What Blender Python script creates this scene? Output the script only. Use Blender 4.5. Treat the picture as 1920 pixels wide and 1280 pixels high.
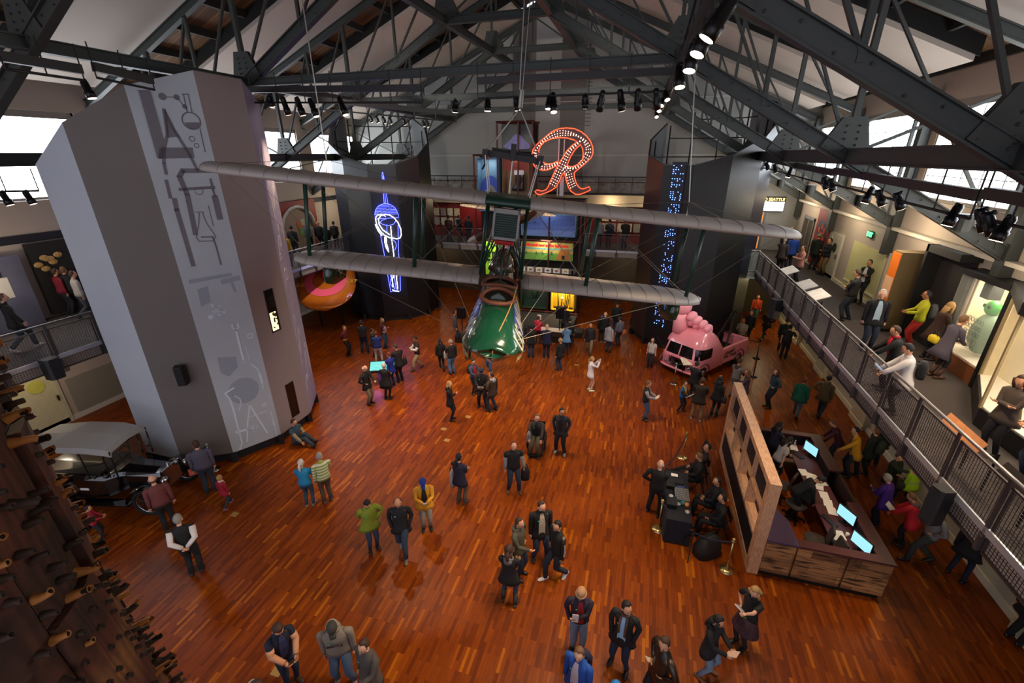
import bpy, math, random
from math import sin, cos, pi, radians, sqrt, atan2
from mathutils import Vector, Matrix
for _o in list(bpy.data.objects): bpy.data.objects.remove(_o)
SC = bpy.context.scene; COL = SC.collection
random.seed(7)
# ---------------------------------------------------------------- camera
FPX = 832.975; CH = 9.3
th, ro, ps = radians(22.69066503), radians(0.24618551), radians(16.37663948)
CF = Vector((-sin(ps)*cos(th), cos(ps)*cos(th), -sin(th)))
_r0 = Vector((cos(ps), sin(ps), 0)); _d0 = CF.cross(_r0)
CR = cos(ro)*_r0 + sin(ro)*_d0; CD = -sin(ro)*_r0 + cos(ro)*_d0
CO = Vector((0, 0, CH))
cam = bpy.data.objects.new('camera', bpy.data.cameras.new('camera')); COL.objects.link(cam)
m = Matrix((CR, -CD, -CF)).transposed().to_4x4(); m.translation = CO
cam.matrix_world = m
cam.data.sensor_width = 36; cam.data.lens = FPX/1920*36; cam.data.clip_start = .05; cam.data.clip_end = 300
SC.camera = cam
# ---------------------------------------------------------------- view, world, large lights
SC.view_settings.view_transform = 'Standard'; SC.view_settings.look = 'None'
SC.view_settings.gamma = 1; SC.view_settings.use_curve_mapping = False
SC.view_settings.exposure = 0.9
WINDOW_GLOW = 5
SC.cycles.max_bounces = 6; SC.cycles.diffuse_bounces = 3; SC.cycles.glossy_bounces = 3
SC.cycles.transmission_bounces = 6; SC.cycles.transparent_max_bounces = 8
SC.cycles.sample_clamp_indirect = 4; SC.cycles.use_denoising = True
SC.cycles.caustics_reflective = False; SC.cycles.caustics_refractive = False
W = bpy.data.worlds.new('world'); SC.world = W; W.use_nodes = True
W.node_tree.nodes['Background'].inputs[0].default_value = (.80, .82, .95, 1)
W.node_tree.nodes['Background'].inputs[1].default_value = 0.8

def lamp(name, kind, loc, power, color, target=None, size=.3, angle=45, blend=.6):
    l = bpy.data.lights.new(name, kind); l.energy = power; l.color = color
    if kind == 'SPOT': l.spot_size = radians(angle); l.spot_blend = blend; l.shadow_soft_size = size
    elif kind == 'AREA': l.size = size
    else: l.shadow_soft_size = size
    o = bpy.data.objects.new(name, l); COL.objects.link(o); o.location = loc
    if target is not None: o.rotation_euler = (Vector(target)-Vector(loc)).to_track_quat('-Z', 'Y').to_euler()
    return o
WARM = (1, .72, .46)
# ---------------------------------------------------------------- helpers
def at(x, y, z=None, X=None, Y=None):
    "point of the place seen at a spot of the photograph, on the plane z, X or Y"
    v = (x-960)/FPX*CR + (y-640)/FPX*CD + CF
    if z is not None: t = (z-CH)/v.z
    elif X is not None: t = X/v.x
    else: t = Y/v.y
    return CO + t*v
def lin(c):
    if isinstance(c, str):
        c = [int(c[i:i+2], 16)/255 for i in (0, 2, 4)]
        c = [((u+.055)/1.055)**2.4 if u > .04045 else u/12.92 for u in c]
    return (c[0], c[1], c[2], 1)
MATS = {}
def M(col, rough=.6, metal=0., emit=0., var=.12, scale=6., alpha=1., coat=0., name=None, trans=0., spec=.5):
    key = (str(col), rough, metal, emit, var, scale, alpha, coat, trans, spec)
    if key in MATS: return MATS[key]
    mt = bpy.data.materials.new(name or 'surface'); mt.use_nodes = True
    nt = mt.node_tree; b = nt.nodes['Principled BSDF']; c = lin(col)
    b.inputs['Roughness'].default_value = rough; b.inputs['Metallic'].default_value = metal
    b.inputs['Coat Weight'].default_value = coat; b.inputs['Alpha'].default_value = alpha
    b.inputs['Coat Roughness'].default_value = .08
    b.inputs['Transmission Weight'].default_value = trans
    b.inputs['Specular IOR Level'].default_value = spec
    if emit:
        b.inputs['Emission Color'].default_value = c; b.inputs['Emission Strength'].default_value = emit
        b.inputs['Base Color'].default_value = c
    elif var:
        tc = nt.nodes.new('ShaderNodeTexCoord'); n = nt.nodes.new('ShaderNodeTexNoise')
        n.inputs['Scale'].default_value = scale; n.inputs['Detail'].default_value = 4
        r = nt.nodes.new('ShaderNodeMapRange'); r.inputs[3].default_value = 1-var; r.inputs[4].default_value = 1+var
        mx = nt.nodes.new('ShaderNodeVectorMath'); mx.operation = 'SCALE'; mx.inputs[0].default_value = c[:3]
        nt.links.new(tc.outputs['Object'], n.inputs['Vector']); nt.links.new(n.outputs[0], r.inputs[0])
        nt.links.new(r.outputs[0], mx.inputs['Scale']); nt.links.new(mx.outputs[0], b.inputs['Base Color'])
    else: b.inputs['Base Color'].default_value = c
    MATS[key] = mt; return mt
def NT(mt):
    nt = mt.node_tree
    return nt, nt.nodes['Principled BSDF'], nt.nodes.new, nt.links.new
class MB:
    def __init__(s): s.v = []; s.f = []; s.m = []; s.mi = 0; s.X = None
    def _a(s, vs, fs):
        n = len(s.v)
        if s.X is not None: vs = [s.X @ Vector(q) for q in vs]
        s.v += [tuple(q) for q in vs]; s.f += [tuple(i+n for i in f) for f in fs]; s.m += [s.mi]*len(fs)
        return s
    def hexa(s, p):   # 8 points, bottom 4 then top 4
        return s._a(p, [(0,3,2,1),(4,5,6,7),(0,1,5,4),(1,2,6,5),(2,3,7,6),(3,0,4,7)])
    def box(s, x0, x1, y0, y1, z0, z1):
        return s.hexa([(x0,y0,z0),(x1,y0,z0),(x1,y1,z0),(x0,y1,z0),(x0,y0,z1),(x1,y0,z1),(x1,y1,z1),(x0,y1,z1)])
    def bar(s, a, b, w, h, up=(0,0,1)):   # rectangular bar from a to b, w across, h along up
        a = Vector(a); b = Vector(b); d = (b-a).normalized(); u = Vector(up)
        sd = d.cross(u)
        if sd.length < 1e-4: sd = d.cross(Vector((0,1,0)))
        sd.normalize(); u = sd.cross(d); sd = sd*w/2; u = u*h/2
        return s.hexa([a-sd-u, a+sd-u, b+sd-u, b-sd-u, a-sd+u, a+sd+u, b+sd+u, b-sd+u])
    def beam(s, a, b, w, h, up=(0,0,1), t=.03):   # I section
        a = Vector(a); b = Vector(b); d = (b-a).normalized(); sd = d.cross(Vector(up)).normalized(); u = sd.cross(d)
        s.bar(a+u*h/2, b+u*h/2, w, t, up); s.bar(a-u*h/2, b-u*h/2, w, t, up); s.bar(a, b, t*1.6, h, up)
        return s
    def tube(s, pts, r, n=8, cap=True, closed=False, sq=None):
        pts = [Vector(p) for p in pts]; k = len(pts)
        if not isinstance(r, (list, tuple)): r = [r]*k
        rings = []; ref = None
        for i, p in enumerate(pts):
            if closed: d = pts[(i+1) % k]-pts[i-1]
            else: d = pts[min(i+1, k-1)]-pts[max(i-1, 0)]
            d = d.normalized() if d.length > 1e-9 else Vector((0,0,1))
            if ref is None:
                ref = Vector((0,1,0)) if abs(d.z) > .8 else Vector((0,0,1))
            u = (ref-d*ref.dot(d))
            if u.length < 1e-5: u = d.orthogonal()
            u.normalize(); w = d.cross(u); ref = u
            ra = r[i] if isinstance(r[i], (list, tuple)) else (r[i], r[i])
            rings.append([p+u*cos(2*pi*j/n)*ra[1]+w*sin(2*pi*j/n)*ra[0] for j in range(n)])
        vs = [q for g in rings for q in g]; fs = []
        for i in range(k if closed else k-1):
            a = i*n; b = ((i+1) % k)*n
            for j in range(n): fs.append((a+j, a+(j+1) % n, b+(j+1) % n, b+j))
        if cap and not closed: fs += [tuple(range(n))[::-1], tuple(range((k-1)*n, k*n))]
        return s._a(vs, fs)
    def loft(s, rings, n=14, cap=True, pw=2.0):   # rings: (cx,cy,cz,rx,ry[,tilt]) horizontal ellipses
        vs = []
        for q in rings:
            cx, cy, cz, rx, ry = q[:5]; tl = q[5] if len(q) > 5 else 0
            for j in range(n):
                a = 2*pi*j/n; c, si = cos(a), sin(a)
                e = 2/pw
                x = math.copysign(abs(c)**e, c)*rx; y = math.copysign(abs(si)**e, si)*ry
                vs.append((cx+x, cy+y, cz+tl*y))
        fs = []
        for i in range(len(rings)-1):
            for j in range(n): fs.append((i*n+j, i*n+(j+1) % n, (i+1)*n+(j+1) % n, (i+1)*n+j))
        if cap: fs += [tuple(range(n))[::-1], tuple(range((len(rings)-1)*n, len(rings)*n))]
        return s._a(vs, fs)
    def ell(s, c, r, n=10, k=7, fn=None):
        vs = []; fs = []
        for i in range(k+1):
            t = pi*i/k-pi/2
            for j in range(n):
                a = 2*pi*j/n; p = Vector((cos(t)*cos(a), cos(t)*sin(a), sin(t)))
                if fn: p = Vector(fn(p))
                vs.append((c[0]+p.x*r[0], c[1]+p.y*r[1], c[2]+p.z*r[2]))
        for i in range(k):
            for j in range(n): fs.append((i*n+j, i*n+(j+1) % n, (i+1)*n+(j+1) % n, (i+1)*n+j))
        return s._a(vs, fs)
    def prism(s, poly, z0, z1, Mx=None):   # poly in xy, extruded z0..z1, transformed by Mx
        n = len(poly); vs = [Vector((p[0], p[1], z0)) for p in poly]+[Vector((p[0], p[1], z1)) for p in poly]
        if Mx is not None: vs = [Mx @ v for v in vs]
        fs = [tuple(range(n))[::-1], tuple(range(n, 2*n))]+[(i, (i+1) % n, n+(i+1) % n, n+i) for i in range(n)]
        return s._a(vs, fs)
    def quad(s, a, b, c, d): return s._a([a, b, c, d], [(0, 1, 2, 3)])
    def build(s, name, mats, parent=None, smooth=False, loc=None, **pr):
        me = bpy.data.meshes.new(name); me.from_pydata(s.v, [], s.f)
        mats = mats if isinstance(mats, (list, tuple)) else [mats]
        for q in mats: me.materials.append(q)
        if len(mats) > 1: me.polygons.foreach_set('material_index', s.m)
        if smooth: me.polygons.foreach_set('use_smooth', [True]*len(s.f))
        me.update()
        o = bpy.data.objects.new(name, me); COL.objects.link(o)
        if parent is not None: o.parent = parent
        if loc is not None: o.location = loc
        for k, v in pr.items(): o[k] = v
        return o
def B(): return MB()
def tag(o, label=None, cat=None, group=None, kind=None):
    if label: o['label'] = label
    if cat: o['category'] = cat
    if group: o['group'] = group
    if kind: o['kind'] = kind
    return o
def empty(name, loc=(0,0,0), rz=0, label=None, cat=None, group=None, kind=None):
    o = bpy.data.objects.new(name, None); COL.objects.link(o); o.location = loc; o.rotation_euler = (0, 0, rz)
    o.empty_display_size = .2
    return tag(o, label, cat, group, kind)
def copy_tree(o, parent=None, **kw):
    c = o.copy(); COL.objects.link(c)
    if parent is not None: c.parent = parent
    for ch in list(o.children):
        k = copy_tree(ch, c); k.matrix_parent_inverse = ch.matrix_parent_inverse.copy()
    return c
def text_obj(name, body, size, mat, parent=None, mw=None, extrude=.004, font=None, align='CENTER', shear=0, weight=0):
    cu = bpy.data.curves.new(name, 'FONT'); cu.body = body; cu.size = size; cu.extrude = extrude
    cu.align_x = align; cu.align_y = 'CENTER'; cu.shear = shear; cu.offset = weight; cu.resolution_u = 3
    o = bpy.data.objects.new(name, cu); COL.objects.link(o)
    cu.materials.append(mat)
    dg = bpy.context.evaluated_depsgraph_get(); dg.update()
    me = bpy.data.meshes.new_from_object(o.evaluated_get(dg)); bpy.data.objects.remove(o)
    if not me.materials: me.materials.append(mat)
    o = bpy.data.objects.new(name, me); COL.objects.link(o)
    if parent is not None: o.parent = parent
    if mw is not None: o.matrix_local = mw
    return o
def frame_m(o, x, y):   # matrix with origin o, x axis, y axis (z = x cross y)
    x = Vector(x).normalized(); y = Vector(y); z = x.cross(y).normalized(); y = z.cross(x)
    mm = Matrix((x, y, z)).transposed().to_4x4(); mm.translation = Vector(o); return mm
steel = M('3f4240', .55, .35, var=.15, name='dark painted steel')
black = M('0d0d0f', .5, name='black'); pipe = M('171416', .5, .3, name='dark pipe'); chrome = M('b8bcc0', .2, 1, name='chrome')
# ================================================================ room
XL, XR, YB, G, XC = -20.3, 8.5, 30.3, 3.98, -6.15
def wood_floor():
    mt = M('8a3a14', .41, var=0, spec=.22, name='jatoba floorboards'); nt, b, N, L = NT(mt)
    tc = N('ShaderNodeTexCoord'); mp = N('ShaderNodeMapping'); mp.inputs['Rotation'].default_value = (0, 0, pi/2)
    L(tc.outputs['Object'], mp.inputs[0])
    br = N('ShaderNodeTexBrick'); br.inputs['Scale'].default_value = 1; br.inputs['Brick Width'].default_value = .5
    br.inputs['Row Height'].default_value = .07; br.inputs['Mortar Size'].default_value = .0022; br.offset = .37; br.offset_frequency = 3
    br.inputs['Color1'].default_value = (.0, .0, .0, 1); br.inputs['Color2'].default_value = (1, 1, 1, 1); br.inputs['Mortar'].default_value = (0, 0, 0, 1)
    L(mp.outputs[0], br.inputs[0])
    cr = N('ShaderNodeValToRGB'); e = cr.color_ramp.elements
    e[0].position = 0; e[0].color = lin('5e2402'); e[1].position = 1; e[1].color = lin('a65c06')
    for p, c in ((.4, '773402'), (.86, '803a02'), (.95, '904703')): q = e.new(p); q.color = lin(c)
    L(br.outputs[0], cr.inputs[0])
    n = N('ShaderNodeTexNoise'); n.inputs['Scale'].default_value = 3; n.inputs['Detail'].default_value = 6
    mp2 = N('ShaderNodeMapping'); mp2.inputs['Scale'].default_value = (14, 1.2, 1); L(tc.outputs['Object'], mp2.inputs[0]); L(mp2.outputs[0], n.inputs[0])
    n2 = N('ShaderNodeTexNoise'); n2.inputs['Scale'].default_value = .35; L(tc.outputs['Object'], n2.inputs[0])
    mr = N('ShaderNodeMapRange'); mr.inputs[1].default_value = .25; mr.inputs[2].default_value = .75; mr.inputs[3].default_value = .8; mr.inputs[4].default_value = 1.2
    L(n.outputs[0], mr.inputs[0])
    mr2 = N('ShaderNodeMapRange'); mr2.inputs[1].default_value = .3; mr2.inputs[2].default_value = .7; mr2.inputs[3].default_value = .85; mr2.inputs[4].default_value = 1.15
    L(n2.outputs[0], mr2.inputs[0])
    mu = N('ShaderNodeMath'); mu.operation = 'MULTIPLY'; L(mr.outputs[0], mu.inputs[0]); L(mr2.outputs[0], mu.inputs[1])
    vm = N('ShaderNodeVectorMath'); vm.operation = 'SCALE'; L(cr.outputs[0], vm.inputs[0]); L(mu.outputs[0], vm.inputs['Scale'])
    L(vm.outputs[0], b.inputs['Base Color'])
    return mt
FLOORM = wood_floor()
def wall_mat(c, name='painted plaster'): return M(c, .75, var=.04, scale=1.5, name=name)
plaster = wall_mat('b9aea2'); cream = wall_mat('cfc6a8'); upperw = wall_mat('b5a698'); wgrey = wall_mat('a8a8a8')
carpet = M('3b3433', .95, var=.35, scale=60, name='charcoal carpet')
B().box(XL-3, XR+1.5, -7, YB+4, -.3, 0).build('floor', FLOORM, kind='structure')
# galleries (second floor slabs) with the carpet as top
def slab(nm, x0, x1, y0, y1):
    o = B().box(x0, x1, y0, y1, G-.33, G-.02).build(nm, plaster, kind='structure')
    B().box(x0+.02, x1, y0, y1, G-.02, G).build('carpet', carpet, o)
slab('trim_1', 5.5, XR, -7, YB)
slab('trim_2', XL, -15.8, -7, 12.0)
slab('trim_3', XL, -16.6, 12.0, YB)
slab('trim_4', -16.6, 5.5, 27.0, YB)
slab('trim_5', 4.6, 5.5, 23.9, 27.0)
# side walls with window openings and pilasters
BAYS = [(8.35, 12.85), (13.95, 18.5), (19.6, 24.15), (25.25, 29.8)]  # nearest window of the right wall is out of view, added for its light
ZW0, ZW1 = 7.95, 10.78
def side_wall(X, sgn, name):
    w = B(); xo = X+sgn*.3; x0, x1 = min(X, xo), max(X, xo)
    if sgn > 0: w.box(x0, x1, -7, 12.45, G, ZW0-.02); w.box(x0, x1, 14.35, YB, G, ZW0-.02); w.box(x0, x1, 12.45, 14.35, G+2.6, ZW0-.02)
    else: w.box(x0, x1, -7, YB, 0, ZW0-.02)
    w.box(x0, x1, -7, YB, ZW1, 12.0)
    ys = [-7]+[q for b in BAYS for q in b]+[YB]
    for a, b in zip(ys[::2], ys[1::2]): w.box(x0, x1, a, b, ZW0-.02, ZW1)
    return w
w = side_wall(XR, 1, ''); w.build('wall_right', upperw, kind='structure')
B().box(XR, XR+.3, -7, YB, 0, G).build('wall_right_lower', M('b9b39a', .75, var=.04, scale=1.5, name='cream plaster'), kind='structure')
side_wall(XL, -1, '').build('wall_left', upperw, kind='structure')
glow = M((.87, .93, 1.0), .5, emit=WINDOW_GLOW, name='daylit glass'); fr = M('8f887e', .6, name='window frame')
wi = 0
for X, sg in ((XR, 1), (XL, -1)):
    for a, b in BAYS:
        wi += 1; e = tag(empty('window_%d' % wi, (X+sg*.12, (a+b)/2, ZW0)), kind='structure')
        h = ZW1-ZW0; hw = (b-a)/2
        B().box(-.01, .01, -hw, hw, 0, h).build('pane', glow, e)
        f = B(); f.box(-.1, .06, -hw, -hw+.07, 0, h); f.box(-.1, .06, hw-.07, hw, 0, h); f.box(-.1, .06, -hw, hw, 0, .08); f.box(-.1, .06, -hw, hw, h-.22, h)
        f.build('window_frame', fr, e)
        f = B()
        for k in range(1, 5): y = -hw+2*hw*k/5; f.box(-.05, .0, y-.02, y+.02, 0, h)
        for k in range(1, 4): f.box(-.04, .0, -hw, hw, h*k/4-.012, h*k/4+.012)
        f.build('mullion', M('b9bcc0', .5, name='light mullion'), e)
# back wall with gable, darker and lighter vertical bands, a soffit line
def roofz(x): return 17.5-.43*abs(x-XC)
bw = B(); m_ = Matrix(((1,0,0,0),(0,0,-1,YB),(0,1,0,0),(0,0,0,1)))
edges = [XL-.3, -10.4, -8.75, -7.3, -5.75, -4.2, XR+.3]
for i in range(6):
    a, b = edges[i], edges[i+1]; bw.mi = 1 if i in (2, 4) else (2 if i in (1, 3) else 0)
    poly = [(a, 0), (b, 0), (b, roofz(b)+.5)]+([(XC, 18)] if a < XC < b else [])+[(a, roofz(a)+.5)]
    off = -.04 if i in (1, 3) else 0
    bw.prism(poly, -.35, 0+abs(off), m_)
bw.build('wall_back', [wall_mat('9c9c98'), wall_mat('736d69'), wall_mat('a3a19b')], kind='structure')
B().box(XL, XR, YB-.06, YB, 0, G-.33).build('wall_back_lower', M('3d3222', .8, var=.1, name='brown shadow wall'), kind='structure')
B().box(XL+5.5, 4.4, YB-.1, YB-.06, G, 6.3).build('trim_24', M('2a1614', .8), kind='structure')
t = B(); t.box(XL, XR, YB-.05, YB, 9.28, 9.33); t.box(XL, XR, YB-.03, YB, 12.3, 12.34); t.build('trim_6', wall_mat('c2c0b8'), kind='structure')
t = B()
for s in (-1, 1):
    for k in range(22):
        z = 10.9+k*.21; xx = XC+s*(1.55-.0*k); t.box(min(xx, xx+s*.75), max(xx, xx+s*.75), YB-.12, YB-.03, z+.05, z+.12)
t.build('trim_7', wall_mat('77736c'), kind='structure')
# roof: timber deck, purlins, hanging ceiling panels
deckm = M('7a5228', .8, var=0, name='timber roof deck'); nt, b, N, L = NT(deckm)
tc = N('ShaderNodeTexCoord'); br = N('ShaderNodeTexBrick'); br.inputs['Scale'].default_value = 1; br.inputs['Brick Width'].default_value = 3
br.inputs['Row Height'].default_value = .14; br.inputs['Mortar Size'].default_value = .008
br.inputs['Color1'].default_value = lin('4a2f17'); br.inputs['Color2'].default_value = lin('785430'); br.inputs['Mortar'].default_value = lin('20140a')
L(tc.outputs['Object'], br.inputs[0]); L(br.outputs[0], b.inputs['Base Color'])
def sloped(mb, s, xa, xb, y0, y1, dz, t):   # xa,xb: distances from ridge
    p = []
    for z in (0, t):
        for (d, y) in ((xa, y0), (xb, y0), (xb, y1), (xa, y1)):
            x = XC+s*d; p.append((x, y, roofz(x)+dz+z))
    if s < 0: p = [p[i] for i in (1, 0, 3, 2, 5, 4, 7, 6)]
    mb.hexa(p)
HW = (XR-XL)/2+.25
d = B(); sloped(d, 1, 0, HW, -7, YB, .62, .15); sloped(d, -1, 0, HW, -7, YB, .62, .15); d.build('ceiling', deckm, kind='structure')
pu = B()
for s in (-1, 1):
    for k in range(11):
        x = XC+s*(.4+k*1.42); pu.box(x-.06, x+.06, -7, YB, roofz(x)+.38, roofz(x)+.64)
pu.build('ceiling_purlins', M('1d1a18', .8, name='dark purlin'), kind='structure')
pan = wall_mat('b4a69a', 'ceiling drywall')
PB = [(-7, 8.4), (10.6, 13.9), (16.3, 19.55), (21.9, 25.2), (27.5, YB)]
k = 0
for s in (-1, 1):
    for a, b in PB:
        k += 1; q = B(); sloped(q, s, 1.9, 13.9 if s > 0 else 13.6, a, b, 0, .14); q.build('ceiling_panel_%d' % k, pan, kind='structure')
# dark box around each gap
q = B()
for s in (-1, 1):
    for (a, b), (c, dd) in zip(PB, PB[1:]):
        for y in (b, c): sloped(q, s, 1.9, 14.0, y-.02, y+.02, .14, .45)
q.build('ceiling_trim', M('14110f', .9, name='black gap lining'), kind='structure')
# -------------------------------------------------- trusses
TY = [7.75, 13.4, 19.0, 24.7, 30.0]
def tz(d): return 6.96+.568*(14.65-d)     # lower chord height at distance d from the centre
NODES = [14.2, 10.61, 8.6, 6.65, 4.3, 2.08]
for ti, Y in enumerate(TY):
    e = tag(empty('roof_truss', (XC, Y, 0)), 'dark riveted steel roof truss spanning the hall', 'truss', 'roof trusses', 'structure')
    c = B(); r = B(); v = B(); dg_ = B(); gs = B(); rv = B()
    for s in (-1, 1):
        c.beam((s*14.55, 0, tz(14.55)), (s*2.08, 0, tz(2.08)), .2, .3)
        r.beam((s*14.5, 0, roofz(XC+14.5)-.3), (0, 0, roofz(XC)-.25), .18, .22)
        c.bar((s*14.5, 0, 6.0), (s*14.5, 0, roofz(XC+14.5)-.2), .26, .3, (0, 1, 0))
        for i, n in enumerate(NODES):
            big = n in (10.61, 6.65)
            top = roofz(XC+n)-.35
            w_ = .13 if big else .09
            v.bar((s*n, 0, tz(n)), (s*n, 0, top), w_, w_, (0, 1, 0))
            if i+1 < len(NODES):
                n2 = NODES[i+1]
                dg_.bar((s*n, 0, tz(n)+.1), (s*n2, 0, roofz(XC+n2)-.4), .08, .06)
            if big or n == 2.08:
                z = tz(n); g = [(s*n-.55, z-.25*s*0-.12), (s*n+.55, z-.12), (s*n+.22, z+.75), (s*n-.22, z+.75)]
                # rotate the plate with the chord
                g = [(s*n-.6, z+.568*.6*s-.12), (s*n+.6, z-.568*.6*s-.12), (s*n+.25, z+.85), (s*n-.25, z+.85)]
                gs.prism(g, -.07, .07, Matrix(((1,0,0,0),(0,0,-1,0),(0,1,0,0),(0,0,0,1))))
                for q_ in range(5):
                    rv.ell((s*n+.13, -.09, z+.1+.14*q_), (.025, .025, .025), 6, 4); rv.ell((s*n-.13, -.09, z+.1+.14*q_), (.025, .025, .025), 6, 4)
        for q_ in range(26):
            dd_ = 13.8-q_*.46; rv.ell((s*dd_, -.03-.03, tz(dd_)+(.06 if q_ % 2 else -.06)), (.022, .022, .022), 6, 4)
        dg_.bar((s*14.3, 0, roofz(XC+14.3)-.4), (s*10.61, 0, tz(10.61)), .07, .07)
    c.build('chord', steel, e); r.build('rafter', steel, e); v.build('post', steel, e); dg_.build('brace', steel, e)
    gs.build('gusset_plate', steel, e); rv.build('rivet', steel, e)
    t = B(); t.beam((-2.08, 0, tz(2.08)), (2.08, 0, tz(2.08)), .2, .24)
    if ti in (1, 2, 3): t.beam((-6.65, 0, tz(6.65)), (6.65, 0, tz(6.65)), .16, .2)
    if ti in (2, 3):
        t.bar((-2.08, 0, tz(2.08)), (-.2, 0, tz(2.08)+1.2), .06, .06); t.bar((2.08, 0, tz(2.08)), (.2, 0, tz(2.08)+1.2), .06, .06); t.bar((0, 0, tz(2.08)), (0, 0, 17), .06, .06, (0, 1, 0))
    t.build('tie_beam', steel, e)
    # pin sleeve on the chord near the wall
    p = B()
    for s in (-1, 1): p.tube([(s*13.3, -.22, tz(13.3)-.1), (s*13.3, -.22, tz(13.3)+.28)], .17, 12)
    p.build('pin_sleeve', steel, e)
n = 7
for s in (-1, 1):
    for d_, h_ in ((10.61, .32), (6.65, .24), (2.08, .26)):
        n += 1; t = B(); z = tz(d_)
        t.beam((XC+s*d_, -2, z), (XC+s*d_, YB, z), .22, h_)
        if False:
            for a, b in zip(TY, TY[1:]):
                t.bar((XC+s*d_, a, z+.1), (XC+s*d_, (a+b)/2, roofz(XC+d_)-.3), .06, .06); t.bar((XC+s*d_, b, z+.1), (XC+s*d_, (a+b)/2, roofz(XC+d_)-.3), .06, .06)
        t.build('trim_%d' % n, steel, kind='structure')
# -------------------------------------------------- right hand gallery wall details (doors, niche)
doorm = M('c2bca4', .5, name='cream door'); brass = M('9b8a55', .35, .8, name='brass')
di = 0
def door_r(y0, y1, z1, port=True, X=XR):
    global di; di += 1
    e = tag(empty('door_%d' % di, (X-.02, (y0+y1)/2, G)), kind='structure'); hw = (y1-y0)/2; h = z1-G
    B().box(-.03, .02, -hw, hw, .02, h).build('door_leaf', doorm, e)
    f = B(); f.box(-.05, .02, -hw-.09, -hw, 0, h+.09); f.box(-.05, .02, hw, hw+.09, 0, h+.09); f.box(-.05, .02, -hw, hw, h, h+.09); f.build('door_frame', wall_mat('d0c9b4'), e)
    if port:
        o = B(); o.tube([(-.06, 0, h*.72), (.0, 0, h*.72)], .2, 20); o.build('porthole', M('3a443a', .1, name='dark glass'), e)
    B().box(-.1, -.03, -hw+.1, -hw+.15, .95, 1.15).build('door_handle', chrome, e)
door_r(17.55, 18.75, 5.98); door_r(23.2, 24.3, 5.9)
e = tag(empty('door_3', (XR-.02, 20.5, G)), kind='structure')   # pale recessed passage with green EXIT above
B().box(-.02, .02, -1.4, 1.5, .02, 1.98).build('opening', M('cfc98a', .7, emit=.0, var=.03, name='lit passage wall'), e)
B().box(-.05, -.02, -1.4, 1.5, .35, .42).build('handrail', wall_mat('e0dab0'), e)
e = tag(empty('exit_sign', (XR-.06, 20.7, 6.42), 0), 'green lit EXIT sign on the right upper gallery wall', 'sign')
B().box(-.03, .03, -.2, .2, -.13, .13).build('sign_box', M('0c2a12', .4, name='dark green'), e)
text_obj('lettering', 'EXIT', .24, M((.05, 1, .15), emit=5, name='green light'), e, frame_m((-.035, 0, 0), (0, -1, 0), (0, 0, 1)), .003, weight=.004)
# pilasters and baseboard of the lower right wall
t = B()
for y in (5.2, 8.0, 12.0, 16.7, 21.0, 25.0): t.box(XR-.16, XR, y, y+1.05, 0, G-.3)
t.build('trim_20', M('c6bf9f', .7, var=.04, name='cream plaster'), kind='structure')
t = B(); t.box(XR-.04, XR, -7, YB, 0, .2); t.box(XR-.05, XR, -7, YB, G, G+.16)
for y in (5.2, 8.0, 12.0, 16.7, 21.0, 25.0): t.box(XR-.2, XR-.15, y-.03, y+1.08, 0, .2)
t.build('baseboard_right', wall_mat('d8d0b4'), kind='structure')
B().box(XL, XL+.05, -7, YB, 0, .2).build('baseboard_left', wall_mat('c9c3ae'), kind='structure')
t = B(); t.box(XL, XL+.06, -7, YB, 6.62, 6.88); t.build('trim_21', M('1a1c24', .6, name='navy band'), kind='structure')
t = B(); t.box(XR-.25, XR, -7, YB, 6.86, 6.96); t.build('trim_22', wall_mat('c9bfae'), kind='structure')
# left lower door with round yellow port, panel
e = tag(empty('door_4', (XL+.02, 8.55, 0)), kind='structure')
B().box(-.02, .03, -.62, .62, .02, 2.5).build('door_leaf', M('c9c29a', .5, name='cream door'), e)
o = B(); o.tube([(0, .1, 1.75), (.06, .1, 1.75)], .24, 24); o.build('porthole', M('c9c45a', .3, name='yellow disc'), e)
f = B(); f.box(-.02, .06, -.72, -.62, 0, 2.6); f.box(-.02, .06, .62, .72, 0, 2.6); f.box(-.02, .06, -.72, .72, 2.5, 2.6); f.build('door_frame', wall_mat('bdb795'), e)
B().box(.03, .1, .5, .56, 1.0, 1.2).build('door_handle', chrome, e)
B().box(XL, XL+.05, 9.5, 13.5, .25, 1.6).build('trim_23', wall_mat('8d8777'), kind='structure')
tag(B().box(XL, XL+.05, 9.55, 9.75, 1.9, 2.05).build('alarm_panel', M('5a5650', .5, name='grey'), None), 'small grey alarm panel beside the cream door', 'panel')
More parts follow.
